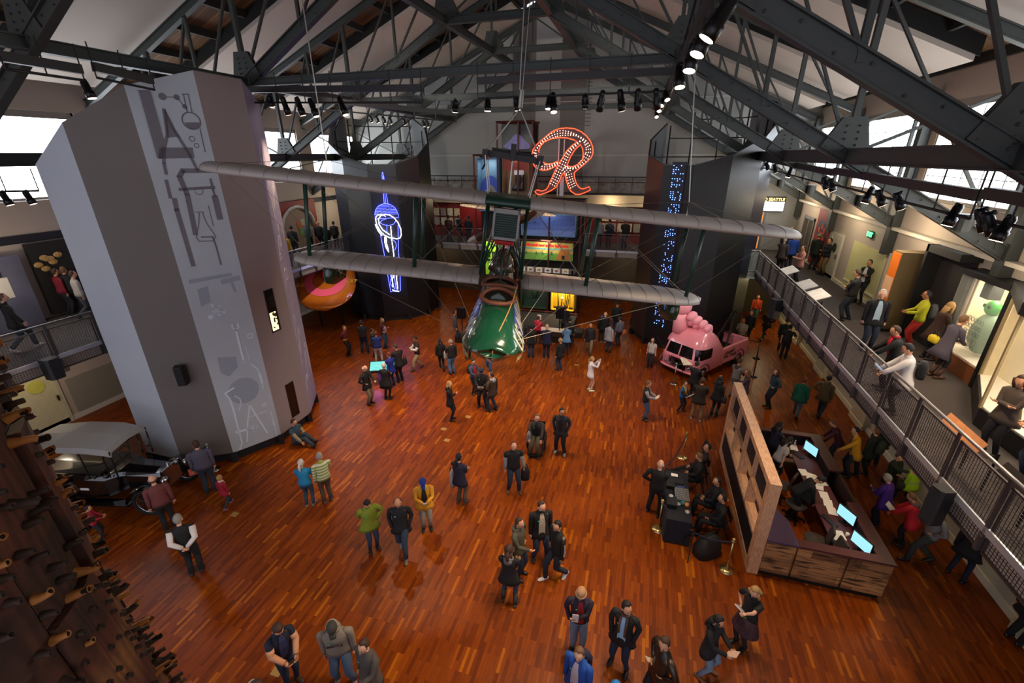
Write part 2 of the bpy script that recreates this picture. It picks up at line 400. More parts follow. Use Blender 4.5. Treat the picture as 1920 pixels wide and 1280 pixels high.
# ================================================================ twelve sided towers with slanted tops
def tower(c, R, zlow, slope, ax, mat, plinth, label, zmin=0, name='exhibit_tower', mats_f=None, inner=None, skip=(), low=()):
    e = empty(name, (c[0], c[1], 0), 0, label, 'tower')
    ap = R*cos(pi/12); ad = Vector((cos(ax), sin(ax), 0)); n = 12
    def zz(p): return zlow+slope*(ap-(p[0]*ad.x+p[1]*ad.y))
    th_ = .08
    def pt(k, r): a = radians(15+30*k); return (r*cos(a), r*sin(a))
    for k in range(n):
        if k in skip: continue
        a, b = pt(k-1, R), pt(k, R); a2, b2 = pt(k-1, R-th_), pt(k, R-th_)
        cut = (lambda p: 8.6) if k in low else zz
        q = B(); q.hexa([(a[0],a[1],.36), (b[0],b[1],.36), (b2[0],b2[1],.36), (a2[0],a2[1],.36), (a[0],a[1],cut(a)), (b[0],b[1],cut(b)), (b2[0],b2[1],cut(b)), (a2[0],a2[1],cut(a))])
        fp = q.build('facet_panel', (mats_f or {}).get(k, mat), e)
        if inner and k not in low:
            q = B(); a3, b3 = pt(k-1, R-th_-.02), pt(k, R-th_-.02); q.hexa([(a3[0],a3[1],4), (b3[0],b3[1],4), (b2[0],b2[1],4), (a2[0],a2[1],4), (a3[0],a3[1],zz(a3)-.02), (b3[0],b3[1],zz(b3)-.02), (b2[0],b2[1],zz(b2)-.02), (a2[0],a2[1],zz(a2)-.02)]); q.build('inner_lining', inner, fp)
    q = B(); Rp = R-.16
    vs = [pt(k, Rp) for k in range(n)]; q.prism(vs, 0, .37)
    q.build('plinth', plinth, e)
    for k in range(n):
        p = pt(k, R+.02); q = B(); q.tube([(p[0]*.975, p[1]*.975, 0), (p[0]*.975, p[1]*.975, .38)], .11, 4); q.build('plinth_foot', plinth, e)
    # scaffold inside the rim
    q = B(); 
    for k in range(n):
        a, b = pt(k, R-.3), pt(k+1, R-.3); z1 = zz(a)-.1
        q.tube([(a[0], a[1], 6), (a[0], a[1], max(z1, 6.2))], .04, 6)
        for z in (7.4, 8.3, 9.2, 10.1, 11.0):
            if z < min(zz(a), zz(b))-.05: q.tube([(a[0], a[1], z), (b[0], b[1], z)], .028, 6)
    q.build('scaffold_frame', pipe, e)
    return e, pt, zz
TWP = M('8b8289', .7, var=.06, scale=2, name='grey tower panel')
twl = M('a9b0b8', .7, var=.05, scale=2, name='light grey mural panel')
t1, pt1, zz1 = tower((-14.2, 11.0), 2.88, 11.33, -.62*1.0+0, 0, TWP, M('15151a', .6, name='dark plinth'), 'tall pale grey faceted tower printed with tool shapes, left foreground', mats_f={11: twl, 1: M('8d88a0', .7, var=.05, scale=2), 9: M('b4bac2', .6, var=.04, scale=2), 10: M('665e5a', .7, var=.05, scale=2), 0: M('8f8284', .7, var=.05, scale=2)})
dkm = M('0c0d11', .42, var=.12, scale=2, name='near black tower panel'); dkm2 = M('161b24', .38, var=.1, scale=2, name='bluish lit tower panel')  # second panel colour is the black panel with bluish light painted in
t2, pt2, zz2 = tower((-15.3, 25.0), 2.85, 8.88, .56, radians(-60), dkm, M('101014', .6, name='black plinth'), 'black faceted tower carrying the blue and white neon space tower sign', mats_f={8: dkm2, 9: dkm2, 7: M('5d6672', .5, name='pale blue lit panel')}, inner=M('77797d', .7, name='grey lining'), low=(3, 4, 5))  # left facets: bluish light put into the panel colours
t3, pt3, zz3 = tower((2.55, 25.0), 2.85, 8.88, .56, radians(-120), dkm, M('101014', .6, name='black plinth'), 'black faceted tower with a column of blue dot lights, behind the pink truck', mats_f={11: dkm2, 0: dkm2, 6: M('2a1a18', .4, name='red glow painted panel'), 7: M('2a1a18', .4)}, inner=M('77797d', .7, name='grey lining'), low=(2, 3, 4))  # facets towards the R: its red neon glow put into the panel colour
class Facet:      # plane of tower facet k; p() drops a photograph spot on it, returns local (u, z)
    def __init__(s, c, R, k, off):
        a = radians(30*k); s.n = Vector((cos(a), sin(a), 0)); s.u = Vector((-sin(a), cos(a), 0)); s.o = Vector((c[0], c[1], 0))+s.n*(R*cos(pi/12)+off)
        s.m = Matrix((s.u, Vector((0,0,1)), s.n)).transposed().to_4x4(); s.m.translation = s.o
    def p(s, x, y):
        v = (x-960)/FPX*CR+(y-640)/FPX*CD+CF; t = (s.o-CO).dot(s.n)/v.dot(s.n); q = CO+t*v-s.o
        return (q.dot(s.u), q.z)
WS = 1.0
def stroke(mb, pts, w, z0=0, z1=.006):
    w = w*WS
    for a, b in zip(pts, pts[1:]):
        a = Vector(a); b = Vector(b); d = (b-a)
        if d.length < 1e-5: continue
        d.normalize(); nrm = Vector((-d.y, d.x))*w/2; e = d*w*.3
        mb.prism([tuple(a-e-nrm), tuple(b+e-nrm), tuple(b+e+nrm), tuple(a-e+nrm)], z0, z1)
def disc(mb, c, r, z0=0, z1=.006, n=18):
    r = r*WS; mb.prism([(c[0]+r*cos(2*pi*i/n), c[1]+r*sin(2*pi*i/n)) for i in range(n)], z0, z1)
def ringp(mb, c, r, w, n=18, z1=.006):
    r = r*WS; stroke(mb, [(c[0]+r*cos(2*pi*i/n), c[1]+r*sin(2*pi*i/n)) for i in range(n+1)], w, 0, z1)
fc = Facet((-14.2, 11.0), 2.88, 11, .003)
def A1(x, y): return fc.p(230+x/3.5556, 140+y/3.5556)
def A2(x, y): return fc.p(300+x/3.369, 480+y/3.369)
dk = B(); lt = B(); sh = B()
WS = .55
def polyp(mb, pts, F, z1=.006):
    q = [F(*p) for p in pts]; ar = sum(q[i-1][0]*q[i][1]-q[i][0]*q[i-1][1] for i in range(len(q)))
    mb.prism(q if ar > 0 else q[::-1], 0, z1)
polyp(dk, [(104,102),(182,102),(278,440),(262,560),(232,558)], A1)
for i in range(26):
    f = i/25; stroke(dk, [A1(104+126*f, 106+440*f), A1(94+126*f, 106+440*f)], .012)
    if f < .8: stroke(dk, [A1(182+96*f, 106+335*f*1.0), A1(194+96*f, 106+335*f)], .012)
stroke(dk, [A1(*q) for q in ((275,232),(298,400),(275,500),(275,590),(290,660))], .13); stroke(dk, [A1(*q) for q in ((278,240),(330,350),(370,410),(450,540),(500,640))], .13)
polyp(dk, [(275,225),(296,420),(370,415),(335,330)], A1)
polyp(dk, [(240,485),(465,485),(480,555),(240,560)], A1)
for q in (((395,130),(437,130)), ((405,130),(430,250)), ((437,130),(462,250)), ((278,148),(360,150),(413,212),(430,240)), ((515,360),(550,515))): stroke(dk, [A1(*w_) for w_ in q], .04)
ringp(dk, A1(458,308), .36, .05, 24); polyp(dk, [(412,318),(520,318),(505,350),(470,366),(430,352)], A1)
for x, y, r in ((265,145,.15),(360,150,.12),(413,212,.1)): disc(dk, A1(x, y), r)
ringp(dk, A1(463,427), .12, .03, 6); ringp(dk, A1(493,472), .1, .03, 6)
stroke(dk, [A1(*q) for q in ((590,640),(400,640),(378,680),(430,800),(485,1060))], .21); stroke(dk, [A1(380,765), A1(610,750)], .13)
stroke(dk, [A1(585,695), A1(602,765), A1(615,810)], .1); stroke(dk, [A1(615,815), A1(648,955)], .27)
stroke(dk, [A1(*q) for q in ((290,705),(318,820))], .13); stroke(dk, [A1(*q) for q in ((345,830),(360,900),(470,1270))], .19)
ringp(dk, A1(508,775), .17, .025, 16)
stroke(dk, [A1(*q) for q in ((485,915),(537,915),(535,930),(560,990),(622,1080),(600,1108),(510,1110),(490,1080),(508,990),(510,920))], .04)
stroke(dk, [A1(*q) for q in ((525,1082),(600,1080),(625,1150),(655,1265))], .07); stroke(dk, [A1(570,870), A1(605,1010)], .03)
dk.build('mural_print', M('6a676e', .7, var=.04, name='dark printed grey'), t1).matrix_local = Matrix.Translation((14.2, -11, 0)) @ fc.m
for x, y, r in ((360,345,.09),(330,310,.07),(320,385,.12),(375,370,.07),(405,355,.07),(382,315,.04),(336,350,.04)): disc(lt, A2(x, y), r)
for q in ((330,310),(320,385),(375,370),(405,355),(382,315)): stroke(lt, [A2(360,345), A2(*q)], .03)
stroke(lt, [A2(*q) for q in ((478,460),(528,665))], .11); stroke(lt, [A2(*q) for q in ((455,432),(460,455),(482,470),(496,450),(490,428))], .09); disc(lt, A2(528,665), .09)
ringp(lt, A2(570,503), .15, .06, 6); ringp(lt, A2(657,938), .1, .05, 6)
stroke(lt, [A2(*q) for q in ((580,685),(615,712),(628,740))], .06); stroke(lt, [A2(630,745), A2(645,800)], .12); stroke(lt, [A2(645,800), A2(652,833)], .05); stroke(lt, [A2(541,567), A2(562,650)], .03)
stroke(lt, [A2(*q) for q in ((475,885),(505,900),(513,935),(500,967))], .05); ringp(lt, A2(475,885), .04, .03, 8); ringp(lt, A2(500,967), .04, .03, 8)
stroke(lt, [A2(565,945), A2(553,1050), A2(550,1170)], .08); stroke(lt, [A2(570,945), A2(610,1010), A2(678,1115)], .08); stroke(lt, [A2(568,1015), A2(677,977)], .03)
stroke(lt, [A2(482,1112), A2(612,1078)], .13); ringp(lt, A2(585,1090), .17, .09, 14)
stroke(lt, [A2(700,982), A2(718,1060)], .04)
for i in range(7): stroke(lt, [A2(712+i*3.5, 1052+i*12), A2(724+i*3.2, 1050+i*12)], .05)
stroke(lt, [A2(*q) for q in ((465,832),(410,868),(440,900),(468,985),(505,1130),(518,1180),(505,1215))], .1)
lt.build('mural_print', M('c9d6e0', .7, var=.03, name='pale printed blue grey'), t1).matrix_local = Matrix.Translation((14.2, -11, 0)) @ fc.m
disc(sh, A2(530,850), .8, 0, .003, 40); polyp(sh, [(360,640),(480,635),(492,700),(440,760),(385,740)], A2, .003); polyp(sh, [(380,150),(500,120),(510,150),(390,180)], A2, .003)
polyp(sh, [(180,150),(450,105),(455,125),(185,175)], A2, .003); polyp(sh, [(235,210),(300,190),(320,290),(260,320)], A2, .003); polyp(sh, [(440,160),(460,160),(485,225),(470,230)], A2, .003)
sh.build('mural_print', M('8f97a3', .7, var=.05, name='mid printed grey'), t1).matrix_local = Matrix.Translation((14.2, -11, 0)) @ fc.m
WS = 1.0
# second mural strip on the facet turned away
f2 = Facet((-14.2, 11.0), 2.88, 1, .003); q = B(); random.seed(4)
for i in range(42):
    u = random.uniform(-.6, .6); z = random.uniform(.7, 9.8); L_ = random.uniform(.3, 1.1); a = random.uniform(-.5, .5)
    if i % 5: stroke(q, [(u, z), (max(-.66, min(.66, u+L_*sin(a))), z+L_*cos(a))], random.uniform(.02, .09))
    else: ringp(q, (u*.7, z), random.uniform(.08, .2), .04, 12)
q.build('mural_print', M('b9b4c4', .7, name='pale print'), t1).matrix_local = Matrix.Translation((14.2, -11, 0)) @ f2.m
# slots on the facet facing the hall
f0 = Facet((-14.2, 11.0), 2.88, 0, .0)
for pts, lit in (([(655,220),(705,205),(760,460),(715,483)], 1), ([(790,805),(833,783),(880,998),(840,1028)], 0)):
    us = [f0.p(300+x/3.369, 480+y/3.369) for x, y in pts]; u0 = sum(q[0] for q in us)/4; z0 = sum(q[1] for q in us)/4
    hw = .19; hh = .72 if lit else .66
    q = B()
    for a, b, c, d in ((-hw, -hw+.035, -hh, hh), (hw-.035, hw, -hh, hh), (-hw, hw, -hh, -hh+.035), (-hw, hw, hh-.035, hh)): q.box(u0+a, u0+b, z0+c, z0+d, -.08, .012)
    o = q.build('slot_window', black, t1); o.matrix_local = Matrix.Translation((14.2, -11, 0)) @ f0.m
    q = B(); q.box(u0-hw, u0+hw, z0-hh, z0+hh, 0, .004); q.build('glass', M('17130f', .08, name='dark slot glass'), o)
    if lit:
        q = B(); q.box(u0-hw+.04, u0+hw-.08, z0-hh+.05, z0-.05, .004, .007); q.build('lit_display', M('e8d9a0', .5, emit=1.1, name='lit display'), o)
        q = B(); random.seed(2)
        for i in range(14): x = u0+random.uniform(-.11, .07); z = z0+random.uniform(-.6, -.1); q.box(x, x+random.uniform(.03, .08), z, z+random.uniform(.03, .1), .007, .009)
        q.build('specimen', M('5d4a22', .7, name='brown specimens'), o)
# loudspeaker on the tower
f10 = Facet((-14.2, 11.0), 2.88, 10, .0); p = f10.p(345, 698)
e = empty('loudspeaker', f10.m @ Vector((p[0], p[1]-.0, 0)), radians(-60)+pi/2, 'black loudspeaker mounted on the blank facet of the grey tower', 'loudspeaker')
q = B(); q.prism([(-.13, -.1), (.13, -.1), (.1, -.32), (-.1, -.32)][::-1], -.3, .3); q.build('cabinet', black, e)
B().box(-.1, .1, -.33, -.318, -.27, .27).build('grille', M('1b1b1d', .9, name='speaker grille'), e); B().box(-.04, .04, -.1, .0, -.06, .06).build('bracket', pipe, e)
# ---------------------------------------------------------------- neon space tower sign on t2
fn = Facet((-15.3, 25.0), 2.85, 10, .22)
s5 = 1396/240
def N1(x, y): return fn.p(600+x/6.4, 200+y/6.4)
def N2(x, y): return fn.p(620+x/s5, 400+y/s5)
e = empty('neon_sign', (0,0,0), 0, 'blue neon needle shaped tower with a white neon letter R, on the black tower', 'sign'); e.matrix_world = fn.m
blue = M((.04, .05, 1), .4, emit=7, name='blue neon'); white = M((.82, .85, 1), .4, emit=5, name='white neon')
def arc(c, rx, ry, a0, a1, n=20, tl=0):
    out = []
    for i in range(n+1):
        a = radians(a0+(a1-a0)*i/n); x, y = rx*cos(a), ry*sin(a); out.append((c[0]+x*cos(tl)-y*sin(tl), c[1]+x*sin(tl)+y*cos(tl)))
    return out
def neon(mb, pts, r, z=0): mb.tube([(p[0], p[1], z) for p in pts], r, 6)
q = B()
for pl in ([(748,785),(745,820),(770,1165)], [(752,785),(765,840),(815,1165)], [(757,830),(790,1165)]): neon(q, [N1(*w_) for w_ in pl], .014)
c = N1(797, 1290); RX = abs(N1(935, 1280)[0]-N1(663, 1280)[0])/2
neon(q, arc(c, RX, RX*.93, 0, 180), .014)
for k in range(7):
    f = k/7.; w_ = RX*sqrt(max(0, 1-f*f)); neon(q, [(c[0]-w_, c[1]+RX*.93*f), (c[0]+w_, c[1]+RX*.93*f)], .012)
neon(q, [N2(480,5), N2(490,60), N2(740,45), N2(740,5)], .013); neon(q, [N2(x, y) for x, y in ((535,100),(570,120),(630,135),(690,115),(715,70))], .013)
neon(q, [N2(x, y) for x, y in ((530,110),(560,75),(605,60))], .013)
for pl in ([(540,215),(580,420),(617,640),(655,855)], [(735,130),(740,420),(757,640),(762,840)], [(612,120),(615,215)], [(640,640),(700,830)], [(690,660),(715,830)]): neon(q, [N2(*w_) for w_ in pl], .014)
neon(q, [N2(x, y) for x, y in ((675,285),(705,310),(718,350),(705,390),(680,405))], .013); neon(q, [N2(x, y) for x, y in ((690,695),(655,720),(650,770),(675,800))], .013); neon(q, [N2(x, y) for x, y in ((740,650),(735,675),(715,690))], .013)
neon(q, [N2(x, y) for x, y in ((655,855),(690,845),(745,855),(762,835))], .013)
q.build('blue_tube', blue, e, True)
q = B()
for pl in ([(600,30),(560,10),(510,15),(488,55),(505,130),(540,190),(585,235),(640,262),(720,275),(755,268),(770,235),(765,170),(735,100),(690,45),(640,15),(590,8),(545,25),(520,60),(530,120),(570,180),(645,232)],
           [(655,140),(668,300),(688,440),(690,640),(690,700)], [(590,255),(590,310),(605,370),(635,420)], [(605,260),(610,330),(630,400)], [(665,645),(680,800)], [(712,650),(732,825)], [(672,828),(700,845),(740,845)], [(487,120),(520,190),(560,240)]): neon(q, [N2(*w_) for w_ in pl], .021, .05)
q.build('white_tube', white, e, True)
# dot lights on t3
fb = Facet((2.55, 25.0), 2.85, 8, .03)
e = empty('dot_light_sign', (0,0,0), 0, 'tall column of blue dot lights on the black tower at right', 'sign'); e.matrix_world = fb.m
q = B(); random.seed(11); top = fb.p(1275, 308)[1]; bot = fb.p(1236, 604)[1]; u0 = fb.p(1262, 400)[0]
B().box(u0-.34, u0+.34, bot-.15, top+.1, -.02, 0).build('sign_board', M('0e1020', .5, name='dark board'), e)
z = top-.05; g = 0
while z > bot:
    pat = [[random.random() < .5 for _ in range(5)] for _ in range(5)]
    for i in range(5):
        for j in range(5):
            if pat[i][j]: disc(q, (u0-.25+j*.12+(.02 if i % 2 else 0), z-i*.085), .019, 0, .02, 6)
    z -= .56
q.build('blue_lights', M((.08, .2, 1), .4, emit=5, name='blue diode'), e, kind='stuff')
# ================================================================ railings
railm = M('8d8a8a', .35, .6, name='brushed rail'); darkr = M('4a4444', .5, .4, name='dark rail steel'); wirem = M('4c4140', .5, .4, name='wire mesh')
def mesh_data(w, h):
    q = B(); n = max(2, int(w/.06)); k = int(h/.055)
    for i in range(n+1): x = w*i/n; q.box(x-.0035, x+.0035, -.0035, .0035, 0, h)
    for i in range(k+1): z = h*i/k; q.box(0, w, -.0035, .0035, z-.0035, z+.0035)
    for a, b, c, d in ((0, .03, 0, h), (w-.03, w, 0, h), (0, w, 0, .03), (0, w, h-.03, h)): q.box(a, b, -.015, .015, c, d)
    return q
def railing(p0, p1, n, label, step=True):
    p0 = Vector(p0); p1 = Vector(p1); L_ = (p1-p0).length; a = atan2(p1.y-p0.y, p1.x-p0.x)
    e = empty('railing', (p0.x, p0.y, G), a, label, 'railing')
    q = B(); q.tube([(0, .06, 1.05), (L_, .06, 1.05)], .028, 8); q.build('handrail', railm, e, True)
    w = L_/n; first = None
    for i in range(n+1):
        if i < n:
            if first is None: first = mesh_data(w-.09, 1.23).build('mesh_panel', wirem, e); first.location = (.045, 0, -.33)
            else: c = first.copy(); COL.objects.link(c); c.parent = e; c.location = (i*w+.045, 0, -.33)
        if i == 0:
            q = B(); q.box(-.03, .03, .02, .05, -.3, 1.03); q.box(-.035, .035, 0, .07, -.32, -.05); po = q.build('post', darkr, e)
        else: c = po.copy(); COL.objects.link(c); c.parent = e; c.location = (i*w, 0, 0)
    q = B(); q.box(0, L_, .02, .05, 0, .12); q.build('kick_plate', M('b8bcc4', .3, .5, name='pale kick plate'), e)
    return e
railing((5.47, -2.8, 0), (5.47, 23.9, 0), 22, 'long wire mesh railing along the right upper gallery')
railing((-15.77, 11.6-3, 0), (-15.77, -5.4, 0), 12, 'wire mesh railing of the left upper gallery, before the grey tower')
railing((-16.57, 23.0, 0), (-16.57, 13.6, 0), 8, 'wire mesh railing of the left gallery between grey and black towers')
railing((-.2, 26.98, 0), (-12.7, 26.98, 0), 10, 'wire mesh railing of the rear gallery between the black towers')
# glass landing rail from the long railing to the black tower
e = empty('glass_railing', (4.55, 23.9, G), 0, 'short glass railing joining the right gallery to the black tower', 'railing')
B().box(0, .95, -.01, .01, -.25, 1.0).build('glass_panel', M('aab4ae', .1, alpha=.35, name='pale glass'), e)
q = B(); q.tube([(0, 0, 1.05), (.95, 0, 1.05)], .025, 8); q.tube([(0, 0, .05), (.95, 0, .05)], .02, 8); q.build('handrail', railm, e, True)
B().box(0, .95, -.04, .02, -.33, -.24).build('edge_plate', M('b8c4c0', .4, name='pale edge'), e)
# loudspeakers below the galleries
def speaker(p, rz, label, h=.6):
    e = empty('loudspeaker', p, rz, label, 'loudspeaker')
    q = B(); q.prism([(-.17, .15), (-.17, -.1), (-.11, -.17), (.11, -.17), (.17, -.1), (.17, .15)], -h/2, h/2); q.build('cabinet', M('121214', .55, name='speaker black'), e)
    B().box(-.12, .12, -.18, -.165, -h/2+.05, h/2-.05).build('grille', M('1d1d20', .9, name='speaker grille'), e)
    B().box(-.04, .04, .15, .3, -.07, .07).build('bracket', pipe, e); return e
p = at(1755, 946, X=5.24); speaker(p, radians(-90)+.3, 'large black loudspeaker hung below the right gallery edge, nearest', .75).scale = (.72, .72, .95)
p = at(1453, 578, X=5.2); speaker(p, radians(-90)+.3, 'black loudspeaker hung below the right gallery beside the pink truck', .75)
p = at(99, 690, X=-15.5); speaker(p, radians(90), 'black loudspeaker hung below the left gallery railing', .6)
# ================================================================ suspended green flying boat (biplane)
PM = (Matrix.Translation((-3.114, 9.616, 6.558)) @ Matrix.Rotation(.278, 4, 'Z') @ Matrix.Rotation(.113, 4, 'Y') @ Matrix.Rotation(-.025, 4, 'X'))
ap_ = empty('flying_boat', (0,0,0), 0, 'green and silver biplane flying boat hanging over the hall', 'plane'); ap_.matrix_world = PM
green = M('124430', .18, coat=.8, var=.1, scale=3, name='varnished green hull'); gdk = M('14352a', .35, name='dark green'); copper = M('7b4a2c', .3, .1, coat=.4, name='copper brown bottom')
fab = M('a59d97', .5, var=.06, scale=2, name='silver doped fabric')
HS = [(-2.76,.28,-.56,-.62,-.74), (-2.7,.42,-.46,-.64,-.84), (-2.5,.54,-.34,-.66,-.92), (-2.15,.6,-.18,-.64,-.95), (-1.6,.61,-.0,-.6,-.95), (-.9,.59,.12,-.56,-.92), (-.1,.55,.16,-.54,-.88), (.8,.5,.14,-.5,-.82), (1.9,.4,.2,-.42,-.7), (3.2,.29,.32,-.22,-.46), (4.8,.19,.5,.1,-.05), (6.3,.1,.72,.42,.34), (7.0,.04,.85,.6,.55)]
def hull_at(y):
    for a, b in zip(HS, HS[1:]):
        if a[0] <= y <= b[0]:
            t = (y-a[0])/(b[0]-a[0]); return [a[i]+(b[i]-a[i])*t for i in range(5)]
    return list(HS[-1] if y > 0 else HS[0])
def section(y):
    _, hw, zt, zc, zk = hull_at(y); 
    h_ = zt-zc; up = [(0, zt+.03), (hw*.25, zt+.0), (hw*.44, zt-.1*h_), (hw*.6, zt-.3*h_), (hw*.81, zt-.65*h_), (hw*.98, zc)]
    return up, [(hw*.98, zc), (hw*.5, (zc+zk)/2-.02), (0, zk)]
q = B(); ys = [-2.76,-2.73,-2.7,-2.6,-2.5,-2.3,-2.15,-1.9,-1.6,-1.25,-.9,-.5,-.1,.35,.8,1.3,1.9,2.5,3.2,4,4.8,5.5,6.3,7.0]
rows = []
for y in ys:
    u, l = section(y); row = [(-x, z) for x, z in l[::-1][:-1]]+[(-x, z) for x, z in u[::-1]]+u[1:]+l[1:]
    rows.append([(x, y, z) for x, z in row])
n = len(rows[0]); vs = [p for r in rows for p in r]; fs = []
for i in range(len(rows)-1):
    for j in range(n-1): fs.append((i*n+j, i*n+j+1, (i+1)*n+j+1, (i+1)*n+j))
    fs.append((i*n+n-1, i*n, (i+1)*n, (i+1)*n+n-1))
fs += [tuple(range(n)), tuple(range((len(rows)-1)*n, len(rows)*n))[::-1]]
q._a(vs, fs)
for i in range(len(rows)-1):
    for j in range(n):
        if j < 2 or j >= n-3: q.m[i*n+j] = 1
hull = q.build('hull', [green, copper], ap_, True)
# cockpit openings: dark wells with leather coamings
def coaming(y0, rx, ry, nm, z0=.03, sq=2.0):
    pts = []; well = []; sk = []
    for i in range(28):
        a = 2*pi*i/28; c, s = cos(a), sin(a); x = math.copysign(abs(c)**(2/sq), c)*rx; y = y0+math.copysign(abs(s)**(2/sq), s)*ry
        u, _ = section(y); z = None
        for (xa, za), (xb, zb) in zip(u, u[1:]):
            if xa <= abs(x) <= xb: z = za+(zb-za)*(abs(x)-xa)/(xb-xa); break
        z = z if z is not None else u[3][1]
        zt_ = hull_at(y)[2]+.03; zr = zt_-.3*(zt_-z)+.03; pts.append((x, y, zr)); well.append((x*.97, y, zr-.02)); sk.append((x, y, z-.03))
    o = B(); o.tube(pts, .045, 8, closed=True); cm = o.build('cockpit_coaming', M('6b3d2a', .6, name='brown leather'), ap_, True)
    o = B(); k = len(pts); o._a(pts+sk, [(i, (i+1) % k, k+(i+1) % k, k+i) for i in range(k)]); o.build('cockpit_rim', green, cm, True)
    o = B(); k = len(well); cz = sum(p[2] for p in well)/k
    o._a(well+[(0, y0, cz)], [(i, (i+1) % k, k) for i in range(k)]); o.build('cockpit_well', M('060807', .5, name='dark cockpit'), cm)
    return cm
cm = coaming(-1.42, .34, .33, 'front'); coaming(-.62, .36, .3, 'rear', sq=3.5)
o = B(); a_ = [(.15*cos(pi*i/10), -1.66, .03+.15*sin(pi*i/10)) for i in range(11)]; o._a(a_+[(p[0], p[1]+.015, p[2]) for p in a_], [tuple(range(11)), tuple(range(11, 22))[::-1]]+[(i, i+11, (i+1) % 11+11, (i+1) % 11) for i in range(11)])
o.build('windshield', M('2b3230', .08, alpha=.75, name='smoked windshield'), ap_); B().bar((-.17, -1.72, .03), (.17, -1.72, .03), .04, .05).build('windshield_frame', M('6b3d2a', .6), ap_)
def side_x(y, z):
    u, _ = section(y)
    for (xa, za), (xb, zb) in zip(u, u[1:]):
        if zb <= z <= za: return xa+(xb-xa)*(za-z)/max(1e-6, za-zb)
    return u[-1][0] if z < u[-1][1] else u[0][0]
# writing on both sides
def side_text(body, sgn, yc, zc, size, mat, dz=0):
    o = text_obj('lettering', body, size, mat, ap_, None, .002, shear=.25, weight=.012)
    for v in o.data.vertices:
        tx, ty = v.co.x, v.co.y; y = yc+tx*sgn; z = zc+ty+(y+1.4)*.28; x = side_x(y, z)+.012+.003*dz
        v.co = (sgn*x, y, z)
    return o
whitep = M('e6e2da', .35, name='white letter paint'); bluep = M('1c3fa0', .35, name='blue paint')
for s in (1, -1):
    side_text('US MAIL', s, -1.7, -.30, .42, whitep, 1)
    side_text('N-CADS' if s > 0 else 'N-CADS', s, -2.42, -.42, .12, M('b9b58f', .4, name='gold letters'), 1)
    # blue backing band behind the letters
    o = B(); vs = []; k = 12
    for i in range(k+1):
        y = -1.9+1.3*i/k
        for z in (-.43+(y+1.4)*.28, -.10+(y+1.4)*.28):
            x = side_x(y, z)+.008; vs.append((s*x, y, z))
    fs = [(2*i, 2*i+2, 2*i+3, 2*i+1) if s > 0 else (2*i, 2*i+1, 2*i+3, 2*i+2) for i in range(k)]
    o._a(vs, fs).build('painted_band', bluep, ap_)
B().tube([(0, -2.75, -.55), (0, -2.45, -.36), (0, -2.1, -.17)], .014, 6).build('deck_seam', M('2e5a40', .3), ap_)
pts = [(0, -2.78, -.62)]+[(.26*sin(t*1.5)+.1*t, -2.72+1.6*t, -.52+.72*t**.8+.03) for t in [i/12 for i in range(1, 13)]]
B().tube(pts, .012, 6).build('mooring_rope', M('b08a4a', .8, name='tan rope'), ap_, True)
# wings
def wing(x0, x1, c, z, y0=0, tip=True, inner=None):
    q = B(); s = 1 if x1 > x0 else -1; N_ = 16; rows = []; prof = []
    for t in (0, .02, .08, .2, .4, .65, .85, 1): prof.append((t, .125*(1-t)**.6*(t**.4)*2.0))
    L_ = abs(x1-x0); st = [i/26 for i in range(27)]
    for t in st:
        d = t*L_; r = L_-d; cc = c
        le = 0; te = c
        if tip and r < 1.25:
            f = 1-r/1.25; k = sqrt(max(0, 1-f**2.4)); le = c*.42*(1-k); te = c*(.42+.58*k)
        row = []
        for (u, h) in prof: row.append((x0+s*d, y0+le+(te-le)*u, z-.06+h*c*.9*(.35+.65*(te-le)/c)))
        for (u, h) in prof[::-1][1:-1]: row.append((x0+s*d, y0+le+(te-le)*u, z-.06-h*c*.45*(te-le)/c))
        rows.append(row)
    n = len(rows[0]); vs = [p for r in rows for p in r]; fs = []
    for i in range(len(rows)-1):
        for j in range(n): fs.append((i*n+j, (i+1)*n+j, (i+1)*n+(j+1) % n, i*n+(j+1) % n) if s > 0 else (i*n+j, i*n+(j+1) % n, (i+1)*n+(j+1) % n, (i+1)*n+j))
    fs += [tuple(range(n)), tuple(range((len(rows)-1)*n, len(rows)*n))[::-1]]
    return q._a(vs, fs), rows
def make_wing(nm, x0, x1, c, z, mat, y0=0, tip=True):
    q, rows = wing(x0, x1, c, z, y0, tip); w = q.build(nm, mat, ap_, True)
    if tip:
        r = B()
        for row in rows[1:-1:2]: r.tube([(p[0], p[1], p[2]+.004) for p in row[:8]], .007, 4)
        r.build('rib_tape', M('8a827c', .6, name='rib tape'), w)
    return w
SU, SL, GAP, CU, CL_ = 7.05, 5.08, 1.82, 1.7, 1.62
